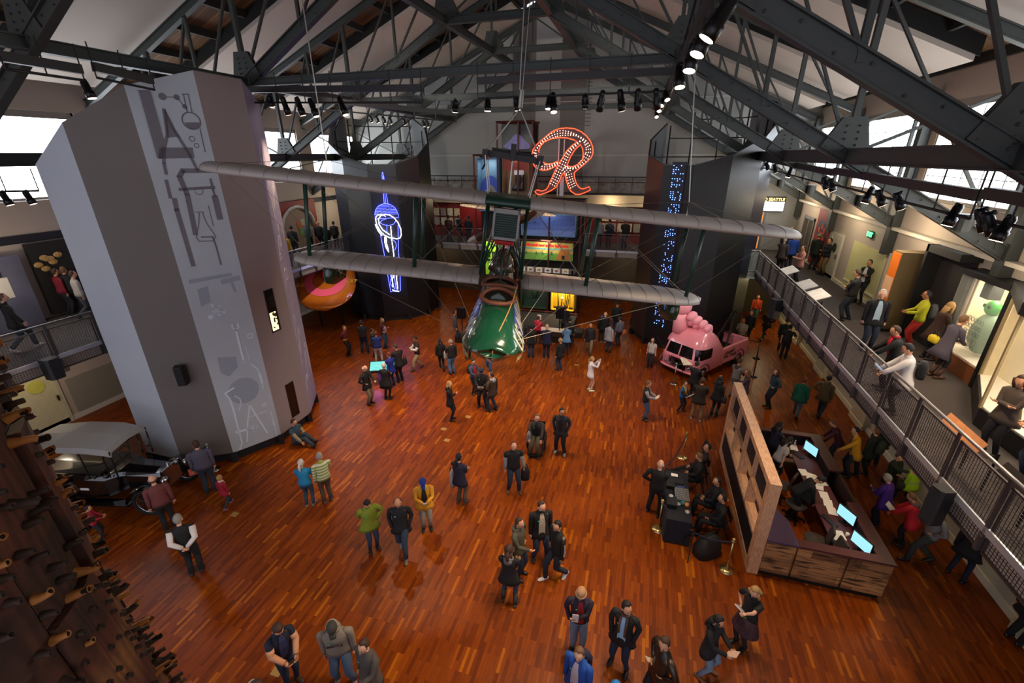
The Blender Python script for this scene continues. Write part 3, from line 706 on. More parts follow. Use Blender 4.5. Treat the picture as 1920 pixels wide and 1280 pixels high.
for s in (1, -1):
    make_wing('upper_wing', s*.5, s*SU, CU, GAP, fab); make_wing('lower_wing', s*.5, s*SL, CL_, 0, fab)
    make_wing('elevator', s*.12, s*1.75, .85, 1.12, M('c9b9a4', .6, name='cream tail fabric'), 6.3)
    q = B(); wu = [(.5, .182), (.65, .166), (.8, .128), (.92, .08), (.99, .03)]; q._a([(x_, u_*CL_, z_-.06) for u_, z_ in wu for x_ in (s*.52, s*1.0)], [(2*i, 2*i+1, 2*i+3, 2*i+2) for i in range(4)]); q.build('walkway_pad', M('4a3f3a', .8, name='dark walkway'), ap_)
    # struts
    for x in (4.5, 2.05):
        for yy in (.25, 1.25):
            q = B(); q.tube([(s*(x), yy, .1), (s*(x+.02), yy, GAP)], [(.05, .03)]*2, 8); q.build('wing_strut', gdk, ap_, True)
    for yy in (.2, 1.2):
        for dx, top in ((.5, .46), (.5, .16)): q = B(); q.tube([(s*dx, yy, .1), (s*top, yy+.05, GAP)], .025, 8); q.build('cabane_strut', gdk, ap_, True)
    # wires
    q = B(); r_ = .005
    for yy in (.28, 1.22):
        for a, b in (((.5, .12), (2.05, GAP)), ((2.05, .12), (4.5, GAP)), ((2.05, .12), (.5, GAP)), ((4.5, .12), (2.05, GAP)), ((4.5, .12), (6.4, GAP+.03)), ((.5, -.25), (2.05, 0)) ): q.tube([(s*a[0], yy, a[1]), (s*b[0], yy, b[1])], r_, 4)
    q.tube([(s*.3, -2.4, -.5), (s*2.05, .28, GAP)], r_, 4); q.tube([(s*.3, -2.5, -.62), (s*2.05, .28, .05)], r_, 4); q.tube([(s*.45, -2.3, -.5), (s*4.5, .28, .05)], r_, 4)
    q.tube([(s*4.9, .4, GAP+.15), (s*4.1, .45, GAP+.42), (s*4.1, .4, GAP+.1)], .012, 4); q.tube([(s*4.1, .45, GAP+.42), (s*6.2, .5, GAP+.12)], r_, 4); q.tube([(s*4.1, .45, GAP+.42), (s*2.0, .5, GAP+.12)], r_, 4)
    q.build('rigging_wire', M('8c8578', .4, .7, name='rigging wire'), ap_)
    # tip floats
    q = B(); fx = 4.33 if s > 0 else 4.1; q.loft([(s*fx, .75, -.6, .1, .3), (s*fx, .75, -.54, .17, .46), (s*fx, .75, -.35, .18, .52), (s*fx, .75, -.16, .17, .5), (s*fx, .75, -.1, .13, .44)], 14, True, 3); fl = q.build('wing_float', M('12301c', .25, coat=.6, name='green float'), ap_, True)
    q = B(); q.tube([(s*4.3, .5, -.15), (s*4.3, .4, 0)], .02, 6); q.tube([(s*4.4, 1.0, -.15), (s*4.4, 1.1, 0)], .02, 6); q.build('float_strut', gdk, fl)
make_wing('centre_section', -.5, .5, CU, GAP+.0, gdk, tip=False)
# engine nacelle between the wings: radiator in front, block behind, four blade propeller
q = B()
for a, b, c, d in ((-.3, -.25, .98, 1.66), (.25, .3, .98, 1.66), (-.3, .3, .98, 1.04), (-.3, .3, 1.56, 1.66)): q.box(a, b, .05, .3, c, d)
ra = q.build('radiator', M('7d7a76', .5, .3, name='radiator shell'), ap_)
q = B(); q.box(-.25, .25, .12, .28, 1.0, 1.56)
for i in range(11): q.box(-.25, .25, .07, .12, 1.05+i*.05, 1.07+i*.05)
q.build('shutters', M('10281f', .5, name='dark green shutters'), ra)
q = B(); q.box(-.2, .2, .3, 1.9, 1.0, 1.25); q.box(-.23, -.08, .5, 1.7, 1.15, 1.5); q.box(.08, .23, .5, 1.7, 1.15, 1.5)
for i in range(6):
    for s in (-1, 1): q.tube([(s*.16, .6+i*.2, 1.15), (s*.2, .6+i*.2, 1.58)], .07, 8)
q.build('engine', M('5a5148', .5, .5, name='engine metal'), ap_)
q = B(); q.box(-.22, .22, .1, .5, .86, .98); q.tube([(-.2, .08, .92), (.2, .08, .92)], .05, 8); q.build('engine_tray', M('9c1c1c', .4, name='red tray'), ap_)
q = B()
for s in (-1, 1):
    q.tube([(s*.5, .3, .12), (s*.17, .4, .92)], .022, 6); q.tube([(s*.12, -.0, .16), (s*.17, .4, .92)], .02, 6); q.tube([(s*.5, 1.3, .12), (s*.17, 1.5, 1.0)], .022, 6); q.tube([(s*.1, 1.6, .2), (s*.2, .6, .95)], .02, 6)
q.tube([(0, -.42, .16), (0, .3, .92)], .022, 6); q.build('engine_mount', gdk, ap_, True)
pr = B(); pr.tube([(0, 1.9, 1.05), (0, 2.25, 1.05)], [.12, .05], 12); pr = pr.build('propeller_hub', M('4a2e22', .3, coat=.5, name='dark hub'), ap_)
for k, a in enumerate((118, 208, 298, 28)):
    q = B(); a = radians(a); vs = []; d = Vector((cos(a), 0, sin(a))); w = Vector((-sin(a), 0, cos(a)))
    st = [(.08, .05), (.3, .08), (.58, .11), (.88, .105), (1.04, .08), (1.13, .02)]
    for r_, hw in st:
        t = .5*(1-r_/1.6); c = Vector((0, 2.08, 1.05))+d*r_
        vs += [c+w*hw+Vector((0, hw*t*1.5, 0)), c+Vector((0, .03, 0)), c-w*hw-Vector((0, hw*t*1.5, 0)), c-Vector((0, .03, 0))]
    fs = [(i*4+j, i*4+(j+1) % 4, (i+1)*4+(j+1) % 4, (i+1)*4+j) for i in range(5) for j in range(4)]+[(3, 2, 1, 0), (20, 21, 22, 23)]
    q._a(vs, fs)
    for i in range(len(q.f)): q.m[i] = 1 if 12 <= i < 20 or i == 21 else 0
    q.build('propeller_blade', [M('4b2a20', .25, coat=.6, name='varnished wood blade'), M('a09a90', .4, .4, name='blade sheathing')], pr)
q = B(); q.hexa([(-.02, 6.2, .75), (.02, 6.2, .75), (.02, 7.4, .85), (-.02, 7.4, .85), (-.02, 6.6, 1.95), (.02, 6.6, 1.95), (.02, 7.3, 1.95), (-.02, 7.3, 1.95)]); q.build('tail_fin', M('c9b9a4', .6), ap_)
q = B()
for s in (-1, 1): q.tube([(s*.08, 6.6, .8), (s*.9, 6.6, 1.6)], .02, 6)
q.build('tail_strut', gdk, ap_)
# copper afterdeck fairing behind the cockpits
q = B(); q.loft([(0, .9, .12, .34, .4), (0, 1.25, .34, .27, .5), (0, 1.6, .5, .13, .45), (0, 1.7, .56, .05, .2)], 16); q.build('afterdeck_fairing', M('5a4a40', .15, .3, coat=.8, name='polished bronze deck'), ap_, True)
# lifting gear
e = empty('lifting_beam', (0,0,0), 0, 'dark steel lifting beam rigged above the biplane by cables', 'lifting beam'); e.matrix_world = PM
q = B(); q.bar((-.62, .7, GAP+.95), (.62, .7, GAP+.9), .09, .13); q.bar((-.5, 1.1, GAP+1.05), (.5, 1.1, GAP+1.0), .07, .09); q.box(-.06, .06, .6, 1.2, GAP+.85, GAP+1.2)
for s in (-1, 1): q.box(s*.62-.06, s*.62+.06, .45, 1.2, GAP+.82, GAP+1.02); q.tube([(s*.62, .6, GAP+.85), (s*.6, .55, GAP+.72), (s*.66, .6, GAP+.6)], .025, 6)
q.build('spreader_bar', M('2d2a2c', .5, .5, name='dark beam'), e)
q = B(); ap0 = (0.05, .9, GAP+1.95)
for s in (-1, 1):
    for yy in (.5, 1.1): q.tube([(s*.6, yy, GAP+1.0), ap0], .012, 5)
    for yy in (.35, 1.15): q.tube([(s*.6, yy, GAP+.9), (s*.47, yy, GAP+.1)], .014, 5)
q.tube([(0, .7, GAP+.9), (0, .7, GAP+.1)], .014, 5); q.tube([ap0, (.05, .9, GAP+2.3)], .05, 8); q.tube([(.0, .9, GAP+2.3), (-.3, .8, GAP+7.5)], .012, 5); q.tube([(.06, .9, GAP+2.3), (-.05, .8, GAP+7.5)], .008, 5)
q.build('sling_cable', M('9a9690', .35, .8, name='steel cable'), e)
q = B(); q.tube([PM @ Vector((4.1, .45, GAP+.42)), PM @ Vector((3.0, .3, GAP+5.5))], .012, 5); q.tube([PM @ Vector((-4.1, .45, GAP+.42)), PM @ Vector((-4.6, .3, GAP+5.0))], .012, 5)
ap_.children and q.build('suspension_cable', M('9a9690', .35, .8), e).__setattr__('matrix_parent_inverse', PM.inverted())
# ================================================================ red neon R sign
s8 = 8.0
def RP(x, y): p = at(980+x/s8, 220+y/s8, Y=25.3); return (p.x, p.z)
ex = empty('neon_sign', (0, 25.3, 0), 0, 'large red neon script letter R with rows of white bulbs', 'sign')
MR = Matrix(((1,0,0,0),(0,0,-1,0),(0,1,0,0),(0,0,0,1)))
out = [(185,1115),(215,1085),(290,1105),(350,1085),(400,1010),(430,930),(500,760),(530,690),(525,660),(440,695),(360,700),(290,660),(250,580),(245,500),(270,430),(330,365),(420,325),(530,305),(650,305),(760,335),(820,365),(740,425),(660,510),(600,610),(545,720),(530,750),(500,760)]
main = [(185,1115),(215,1085),(290,1105),(350,1085),(385,1040),(420,950),(480,820),(530,715),(470,745),(400,780),(320,795),(240,780),(180,730),(145,660),(138,570),(160,480),(210,410),(290,340),(380,265),(460,205),(550,170),(660,158),(780,170),(880,215),(960,280),(1020,360),(1055,450),(1055,540),(1030,600),(960,670),(880,740),(800,805),(775,830),(780,900),(800,970),(830,1030),(870,1065),(920,1070),(1000,1040),(1018,1085),(930,1130),(850,1155),(790,1150),(730,1110),(690,1050),(660,960),(635,860),(622,825),(590,860),(550,960),(500,1050),(420,1100),(340,1135),(260,1160),(215,1145)]
hole1 = [(545,690),(524,660),(440,695),(360,700),(290,660),(250,580),(245,500),(270,430),(330,365),(420,325),(530,305),(650,305),(760,335),(822,365),(740,425),(660,510),(600,610)]
hole2 = [(668,718),(720,590),(790,480),(868,405),(900,470),(912,560),(895,640),(830,705),(750,740),(700,735)]
import mathutils.geometry as mg
def plate(loops, z0, z1, mb):
    L2 = [[Vector(RP(*p)).to_3d() for p in l] for l in loops]
    tri = mg.tessellate_polygon(L2); flat = [v for l in L2 for v in l]
    for z, rev in ((z0, True), (z1, False)):
        mb._a([MR @ Vector((v.x, v.y, z)) for v in flat], [tuple(t[::-1]) if rev else tuple(t) for t in tri])
    for l in L2:
        n = len(l); mb._a([MR @ Vector((v.x, v.y, z)) for z in (z0, z1) for v in l], [(i, (i+1) % n, n+(i+1) % n, n+i) for i in range(n)])
q = B(); plate([main, hole1, hole2], -.12, .0, q); q.build('letter_face', M('3a0504', .4, emit=0, var=.05, name='dark red enamel'), ex)
redn = M((1, .05, .015), .4, emit=2.6, name='red neon'); 
q = B()
for l, k in ((main, 1), (hole1, 1), (hole2, 1)): 
    q.tube([MR @ Vector((*RP(*p), .05)) for p in l], .022, 6, closed=True)
q.build('neon_outline', redn, ex, True)
# bulb rows
bulb = B()
def rows(l, n_off, cnt, spread):
    P = [Vector(RP(*p)) for p in l]; seg = [(b-a).length for a, b in zip(P, P[1:])]; T = sum(seg)
    for i in range(cnt):
        d = T*i/(cnt-1); k = 0
        while k < len(seg)-1 and d > seg[k]: d -= seg[k]; k += 1
        t = (P[k+1]-P[k]).normalized(); c = P[k]+t*d; nn = Vector((-t.y, t.x)); f = i/(cnt-1)
        w = spread(f)
        for j in range(n_off):
            o = (j-(n_off-1)/2)*w
            bulb.ell(MR @ Vector((c.x+nn.x*o, c.y+nn.y*o, .03)), (.024, .024, .024), 6, 4)
rows([(520,690),(440,725),(360,745),(290,735),(220,690),(190,620),(185,540),(210,470),(270,400),(340,340),(420,285),(510,245),(600,235),(700,240),(800,265),(880,310),(945,370),(985,450),(985,540),(950,610),(900,670),(830,730),(770,765),(690,760),(640,745)], 3, 50, lambda f: .12*max(.12, abs(sin(f*3.0*pi+.3))))
rows([(860,360),(790,420),(720,480),(660,570),(620,650),(580,740),(530,840),(490,930),(450,1010)], 3, 19, lambda f: .13*min(1, .15+f*1.6))
rows([(640,760),(690,830),(705,900),(725,970),(755,1040)], 3, 9, lambda f: .13)
bulb.build('bulbs', M((1, .62, .42), .4, emit=2.6, name='white bulb'), ex, kind='stuff')
q = B()
for x in (540, 620): p = RP(x, 320); r = RP(x, 1180); q.box(p[0]-.03, p[0]+.03, .15, .25, r[1], p[1])
p = RP(575, 1180); q.box(p[0]-.12, p[0]+.1, .12, .2, p[1], RP(575, 900)[1]); q.build('support_mast', M('8c8c90', .4, .5, name='mast'), ex)
lamp('neon_light', 'POINT', (-5.2, 24.8, 9.0), 22, (1, .10, .05), size=.8)
# ================================================================ scaffold with showcases (centre back)
sc_ = empty('display_scaffold', (-6, 25.5, 0), 0, 'tall pipe scaffold holding showcases at the far end of the hall', 'scaffold')
YF = 25.5
def L3(x, y, z): return (x+6, y-25.5, z)
xs = [-7.1, -5.25, -3.45]
q = B()
for x in xs:
    for y in (YF, 26.6): q.tube([L3(x, y, .0), L3(x, y, 7.0)], .05, 8)
for z in (.42, 2.3, 3.0, 4.75, 6.9):
    for y in (YF, 26.6): q.tube([L3(-7.2, y, z), L3(-3.3, y, z)], .05, 8)
    for x in xs: q.tube([L3(x, YF, z), L3(x, 26.6, z)], .045, 8)
for x, z0, z1 in ((-9.7, 4.2, 9.35), (-8.3, 4.2, 11.0), (-6.3, 7.0, 11.0), (-7.1, 7, 11.0)):
    for y in (YF, 26.7): q.tube([L3(x, y, z0), L3(x, y, z1)], .05, 8)
for x0, x1, z in ((-9.75, -6.2, 9.33), (-8.35, -6.2, 10.98), (-9.75, -7, 4.6)):
    for y in (YF, 26.7): q.tube([L3(x0, y, z), L3(x1, y, z)], .055, 8)
q.tube([L3(-8.3, YF, 10.98), L3(-8.3, 26.7, 10.98)], .05, 8); q.tube([L3(-6.3, YF, 10.98), L3(-6.3, 26.7, 10.98)], .05, 8)
q.build('pipe_frame', M('4a241c', .45, .5, name='rusty pipe'), sc_)
q = B()
for x in xs:
    for z in (.42, 2.3, 4.75): q.tube([L3(x-.1, YF-.06, z), L3(x+.1, YF-.06, z)], .085, 8)
q.build('pipe_clamp', M('5a2c20', .4, .5, name='clamp'), sc_)
B().box(-1.6, 2.7, .1, 1.5, 6.95, 7.02).build('deck_board', M('180c0b', .7, name='dark deck'), sc_)
q = B(); q.box(-1.15, 2.6, .95, 1.3, 0.45, 7.0); q.box(-3.7, -1.15, .95, 1.2, 4.65, 9.3); q.box(-2.2, -.35, .95, 1.2, 9.3, 10.9); q.build('back_board', M('120d0d', .8, name='black back board'), sc_)
def case(x0, x1, z0, z1, col, emit, label, extra=None, d=.7):
    e = empty('showcase', (x0, YF+.08, z0), 0, label, 'showcase'); w = x1-x0; h = z1-z0
    q = B(); q.box(0, w, d-.03, d, 0, h)
    for a, b, c, dd in ((0, .04, 0, h), (w-.04, w, 0, h), (0, w, 0, .04), (0, w, h-.04, h)): q.box(a, b, 0, d, c, dd)
    q.build('case', M(col, .6, emit=emit, var=.08, name='case lining') if not emit else M(col, .6, var=.08), e)
    if emit: lamp('case_light', 'AREA', (x0+w/2, YF+.25, z1-.1), emit, (1, .9, .7), (x0+w/2, YF+.5, z0), .3)
    if extra: extra(e, w, h, d)
    return e
def waves(e, w, h, d):
    for i, c in enumerate(('6d86c4', '4f68ac', '3a5298', '2f4585')):
        q = B(); z = h*.18+i*h*.15; poly = [(0, 0)]+[(w, 0)]+[(w-w*k/24, z+.04*abs(sin(k*pi/2))) for k in range(25)]
        q.prism(poly, -.03, 0, Matrix(((1,0,0,0),(0,0,-1,.1+i*.13),(0,1,0,0),(0,0,0,1)))); q.build('wave_board', M(c, .5, name='blue wave board'), e)
    q = B(); q.loft([(w*.5, .5, h*.74, .35, .05), (w*.5, .5, h*.78, .62, .08), (w*.52, .5, h*.83, .4, .06), (w*.54, .5, h*.86, .2, .04)], 18); q.build('ferry_model', M('b9c0c6', .3, name='streamlined ship model'), e, True)
    q = B(); q.ell((w*.25, .2, h*.42), (.06, .03, .03), 8, 5); q.ell((w*.6, .25, h*.48), (.06, .03, .03), 8, 5); q.build('seal_model', M('16161c', .4), e, True)
case(-6.95, -3.75, 4.98, 6.75, '5c7f9c', 14, 'blue showcase of painted waves below the red R', waves)
def landscape(e, w, h, d):
    text_obj('lettering', 'All roads lead to the log house', .2, M('c8201a', .4, emit=.25, name='red letters'), e, frame_m((w*.5, -.012, h*.82), (1, 0, 0), (0, 0, 1)), .02, weight=.012)
    q = B(); q.hexa([(w*.68, -.02, .05), (w*.97, -.02, .05), (w*.97, 0, .05), (w*.68, 0, .05), (w*.76, -.02, h*.62), (w*.92, -.02, h*.66), (w*.92, 0, h*.66), (w*.76, 0, h*.62)]); q.build('painted_hut', M('a8641c', .6, var=.4, scale=25, name='ochre hut'), e)
    B().box(w*.79, w*.85, -.03, -.02, .08, h*.3).build('painted_doorway', M('1c0d06', .7), e)
    q = B()
    for x in (.1, .3, .42, .6): q.hexa([(w*x-.07, -.02, h*.3), (w*x+.07, -.02, h*.3), (w*x+.07, 0, h*.3), (w*x-.07, 0, h*.3), (w*x-.01, -.02, h*.48), (w*x+.01, -.02, h*.48), (w*x+.01, 0, h*.48), (w*x-.01, 0, h*.48)])
    q.build('painted_tree', M('1f5a2a', .6, name='green trees'), e, kind='stuff')
e = empty('painted_billboard', (-6.95, YF+.2, 3.58), 0, 'long painted billboard with red script, green fields and brown hut', 'billboard')
q = B(); q.box(0, 3.1, 0, .06, 0, 1.05); bm_ = M('b9a552', .6, var=.45, scale=5, name='painted fields'); q.build('panel', bm_, e); landscape(e, 3.1, 1.05, .1)
q = B(); q.box(.0, 3.1, -.005, 0, 0, .42); q.build('painted_grass', M('5c8a34', .6, var=.4, scale=9, name='painted green'), e); q = B(); q.box(0, 3.1, -.006, 0, .62, .7); q.build('painted_river', M('5a9aa0', .6, name='painted river'), e)
lamp('sign_light', 'AREA', (-5.4, YF-.3, 4.7), 14, (1, .9, .7), (-5.4, YF+.2, 3.7), .6)
e = empty('conveyor', (-7.0, YF-.35, 2.95), 0, 'grey conveyor with a row of white picture cards', 'conveyor')
q = B(); q.box(.0, 3.3, 0, .4, 0, .22); q.tube([(3.3, 0, .11), (3.3, .4, .11)], .11, 12); q.build('belt', M('57534f', .6, name='grey belt'), e)
for i in range(6):
    c = B(); c.box(.06+i*.52, .44+i*.52, -.02, 0, .02, .3); c.build('picture_card', M('dfdbd0', .5, name='white card'), e); c = B(); c.box(.16+i*.52, .34+i*.52, -.024, -.02, .1, .2).build('picture', M(['b5502c','6a5236','a07a3a','3d4a6a','8a3a30','c09a3a'][i], .6), e)
def skel(e, w, h, d):
    q = B(); random.seed(3)
    for i in range(9):
        x = random.uniform(.1, w-.1); q.tube([(x, .3, .08), (x+random.uniform(-.15, .15), .3, random.uniform(.4, h*.9))], random.uniform(.012, .03), 6)
    for i in range(7): x = random.uniform(.1, w-.15); q.ell((x, .3, .1), (.1, .06, .07), 8, 5)
    q.build('dark_specimen', M('2b2410', .6, name='dark relics'), e)
    q = B(); q.ell((w*.45, .3, h*.42), (.11, .08, .1), 10, 7); q.tube([(w*.45, .3, h*.3), (w*.5, .3, h*.9)], .03, 6); q.build('pale_specimen', M('d6cf9a', .5), e)
case(-5.05, -3.6, .55, 2.2, 'd8b01c', 22, 'bright yellow lit showcase of relics at floor level', skel)
def dark_items(e, w, h, d): 
    q = B(); q.box(.1, w-.1, .3, .5, .05, .5); q.ell((w*.5, .35, .9), (.2, .15, .3), 10, 7); q.build('specimen', M('1d3a2a', .5), e)
case(-6.95, -5.3, .55, 2.2, '2d4436', 2, 'dim green showcase left of the yellow case', dark_items)
def boots(e, w, h, d):
    q = B()
    for s in (0, .3): q.loft([(w*.45+s, .3, .35, .22, .12), (w*.45+s, .3, .5, .2, .12), (w*.5+s, .3, .7, .1, .1), (w*.52+s, .3, 1.2, .11, .1)], 12)
    q.build('boot', M('10131c', .35, name='dark boot'), e, True)
    B().box(w*.4, w*.75, .28, .4, 1.2, 1.7).build('poster', M('cfd4e2', .6, name='white figure'), e)
case(-8.05, -6.5, 7.1, 9.2, '6b5138', 6, 'tan and red showcase with black boots beside the R', boots)
e = empty('red_panel', (-8.05, YF+.15, 8.55), 0, 'dark red panel above the boots showcase', 'panel'); B().box(.05, 1.5, 0, .05, 0, .6).build('panel', M('7a2416', .6), e)
def orca(e, w, h, d):
    disc_ = B(); disc_.prism([(w*.5+.6*cos(2*pi*i/28), h*.38+.85*sin(2*pi*i/28)) for i in range(28)], -.02, 0, Matrix(((1,0,0,0),(0,0,-1,.3),(0,1,0,0),(0,0,0,1)))); disc_.build('round_painting', M('1c3fa8', .5, name='blue sky disc'), e)
    q = B(); q.prism([(w*.5-.58, h*.1), (w*.5+.58, h*.1), (w*.5+.55, h*.3), (w*.5+.3, h*.38), (w*.5+.05, h*.27), (w*.5-.25, h*.4), (w*.5-.5, h*.26)], -.03, 0, Matrix(((1,0,0,0),(0,0,-1,.29),(0,1,0,0),(0,0,0,1)))); q.build('painted_mountain', M('c3cbe2', .5), e)
case(-9.55, -8.25, 6.3, 9.2, '5d86ac', 6, 'pale blue showcase with round blue mountain painting', orca)
e = empty('mountain_painting', (-8.1, YF+.1, 9.5), 0, 'dark tall case holding a pink and blue mountain cutout', 'painting')
B().box(0, 1.7, .1, .5, 0, 1.35).build('case', M('090a0c', .4, name='black case'), e)
q = B(); q.prism([(.1, .25), (.3, .45), (.55, .62), (.75, .85), (.95, .88), (1.1, .8), (1.35, .55), (1.6, .35), (1.6, .15), (.6, .1)], -.02, .02, Matrix(((1,0,0,0),(0,0,-1,.06),(0,1,0,0),(0,0,0,1)))); q.build('mountain_cutout', M('7a7ab0', .6, var=.6, scale=4, name='alpenglow paint'), e)
B().box(.1, 1.6, .04, .08, 0.02, .12).build('painted_forest', M('10201c', .6), e)
e = empty('lime_panel', (-9.4, YF+.1, 2.2), 0, 'bright lime green panel with black leafy branches', 'panel')
B().box(.2, 1.45, 0, .06, .3, 2.4).build('panel', M('8cc81e', .6, emit=.0, var=.1, name='lime panel'), e); lamp('lime_light', 'AREA', (-8.6, YF-.5, 4.6), 14, (.9, 1, .6), (-8.6, YF, 3.2), .4)
q = B(); random.seed(9)
for i in range(60):
    x = random.uniform(.15, 1.5); z = random.uniform(1.2, 2.5); a = random.uniform(0, 6.28); q.ell((x, -.08, z), (.1*abs(cos(a))+.02, .01, .1*abs(sin(a))+.02), 6, 3)
q.tube([(.5, -.08, .4), (.7, -.08, 1.4), (.6, -.08, 2.4)], .03, 6); q.build('leafy_branch', M('0a0f08', .7, name='black leaves'), e, kind='stuff')
e = empty('photo_panel', (-8.2, YF+.1, 4.7), 0, 'tall black and white photograph panel behind the plane engine', 'panel'); B().box(0, 1.15, 0, .05, 0, 2.2).build('panel', M('9a8a88', .7, var=.9, scale=5, name='grey photo'), e)
# low stage in front
e = empty('stage', (-6.2, 23.9, 0), 0, 'low black stage in front of the showcases', 'stage'); B().box(-2.6, 2.85, -.95, 1.4, 0, .4).build('platform', M('26231f', .8, var=.1, name='dark stage'), e)
q = B(); q.box(2.95, 3.5, -1.1, -.3, 0, .3); q.build('step', M('15130f', .8), e)
# ---- rear gallery display wall
e = empty('gallery_display_wall', (0, 30.1, G), 0, 'red gallery display wall with photographs at the far end', 'display wall')
q = B(); q.box(-16, 3.2, 0, .15, 0, 2.35); q.build('red_wall', M('6e1712', .7, var=.08, name='dark red wall'), e)
q = B(); q.box(-16, 3.2, -.5, .15, 2.35, 3.05); q.build('soffit', wall_mat('b9ab8d'), e); q = B(); q.box(-16, 3.2, -.9, .1, 3.05, 3.12); q.build('ledge', pipe, e)
q = B(); q.box(-16, 3.2, -.08, -.02, 3.12, 3.9); mm = M('8a8178', .7, var=1.0, scale=4, name='panorama photograph'); q.build('photo_mural', mm, e)
q = B(); q.tube([(-16, -.95, 4.1), (3.2, -.95, 4.1)], .03, 6); q.tube([(-16, -.95, 3.8), (3.2, -.95, 3.8)], .025, 6)
for i in range(20): q.tube([(-16+i, -.95, 3.1), (-16+i, -.95, 4.1)], .02, 6)
q.build('pipe_rail', pipe, e)
q = B(); q.box(-12.6, -10.3, -.06, 0, .1, 2.2); q.build('red_door', M('7d0f10', .45, name='red double door'), e); B().box(-11.47, -11.43, -.07, -.06, .1, 2.2).build('door_seam', black, e)
k = 0
for x in [-14.6+.52*i for i in range(4)]+[-9.9+.5*i for i in range(3)]+[-4.2+.5*i for i in range(10)]:
    if -4.0 < x < -3.0: continue
    for z in (.75, 1.4):
        k += 1; tag(B().box(x, x+.4, 30.02, 30.06, G+z, G+z+.52).build('framed_photograph', M(['c9bfa4','8f877a','b8a888'][k % 3], .6, var=.7, scale=9, name='old photograph'), None), 'small black and white photograph on the red rear gallery wall', 'picture', 'photographs on the red rear wall')
for x in (-11.4, -8.7, -2.2, .6): lamp('gallery_spot', 'POINT', (x, 29.0, 6.6), 26, (1, .75, .5), size=.15)
# ================================================================ pink toe truck
def T2(x, y, z): return at(1220+x/7.109, 550+y/7.109, z=z)
tf = (at(1307, 703, z=.0)+Vector((0, 0, 0)))
# local frame: x forward (front of the truck), y left, z up.  front faces the camera's lower left
fdir = Vector((-.62, -.78, 0)).normalized(); ang = atan2(fdir.y, fdir.x)
tr = empty('toe_truck', (2.72, 20.35, 0), ang, 'pink tow truck with giant pink toes on its roof, beside the black tower', 'truck')
pk = M('e88fa0', .25, coat=.7, var=.05, scale=2, name='bubblegum pink paint'); glassd = M('0e0b0c', .06, name='dark window glass'); tyre = M('0c0c0d', .8, name='tyre')
q = B(); pr_ = []
def sec(x, hw, z0, zs, zt, rw):   # rounded box section
    pts = []
    for i in range(9): a = pi*i/16; pts.append((x, hw-rw+rw*cos(a), zs+(zt-zs)*sin(a)))
    for i in range(9): a = pi*i/16; pts.append((x, -(hw-rw)-rw*sin(a), zs+(zt-zs)*cos(a)))
    return [(x, hw*.93, z0), (x, hw, z0+.12)]+pts+[(x, -hw, z0+.12), (x, -hw*.93, z0)]
S_ = [(1.12,.45,.32,.72,.9,.4), (1.06,.78,.28,.85,1.12,.5), (.92,.92,.26,1.0,1.55,.5), (.7,.98,.26,1.15,1.92,.55), (.35,1.0,.26,1.3,2.1,.6), (-.1,1.0,.26,1.35,2.12,.62), (-.5,1.0,.28,1.25,1.95,.62), (-.8,1.0,.3,1.1,1.5,.6), (-.95,1.0,.3,.95,1.12,.5)]
R_ = [sec(*s) for s in S_]; n = len(R_[0]); vs = [p for r in R_ for p in r]
fs = [(i*n+j, i*n+j+1, (i+1)*n+j+1, (i+1)*n+j) for i in range(len(R_)-1) for j in range(n-1)]+[(i*n+n-1, i*n, (i+1)*n, (i+1)*n+n-1) for i in range(len(R_)-1)]+[tuple(range(n)), tuple(range((len(R_)-1)*n, len(R_)*n))[::-1]]
q._a(vs, fs); cab = q.build('cab', pk, tr, True)
def skin(x, y, off=.012):   # point on the cab for window corners: given x and side sign use interpolation by height
    return None
def on_cab(th_, z, off=.015):   # azimuth around the cab (0 = front, + = left side), height
    d = Vector((cos(th_), sin(th_), 0)); best = None
    o = Vector((.0, 0, z)); r = 2.2
    hit, loc, nrm, idx = cab.ray_cast(o+d*2.5, -d)
    nrm = nrm if nrm.dot(d) > 0 else -nrm; return (loc+nrm*off) if hit else o+d
bpy.context.view_layer.update()
def window(th0, th1, z0, z1, nm='window', mat=glassd, k=8):
    q = B(); g = [[on_cab(th0+(th1-th0)*i/k, z0+(z1-z0)*j/4, .012) for i in range(k+1)] for j in range(5)]; n = k+1
    q._a([p for r in g for p in r], [(j*n+i, j*n+i+1, (j+1)*n+i+1, (j+1)*n+i) for j in range(4) for i in range(k)]); return q.build(nm, mat, tr, True)
window(-.56, -.03, 1.02, 1.5); window(.03, .56, 1.02, 1.5); window(.64, 1.45, 1.02, 1.48); window(-1.45, -.64, 1.02, 1.48)
def cab_text(body, th_c, z, size, sc=1.0):
    o = text_obj('lettering', body, size, M('1a0d12', .4, name='dark letters'), tr, None, .0, shear=.1, weight=.008)
    for v in o.data.vertices: v.co = on_cab(th_c+v.co.x*sc, z+v.co.y, .016)
    return o
cab_text("Lincoln's", .05, .85, .2, 1.0); cab_text('Toe Truck', .1, .68, .2, 1.0)
q = B()
for y in (.55, -.55): p = on_cab(y*.9, .58); q.ell(p, (.06, .08, .08), 10, 6); 
q.build('headlight', chrome, tr, True)
q = B(); q.tube([on_cab(a/10*.75, .38, .05) for a in range(-10, 11)], .05, 8); q.build('bumper', pk, tr, True)
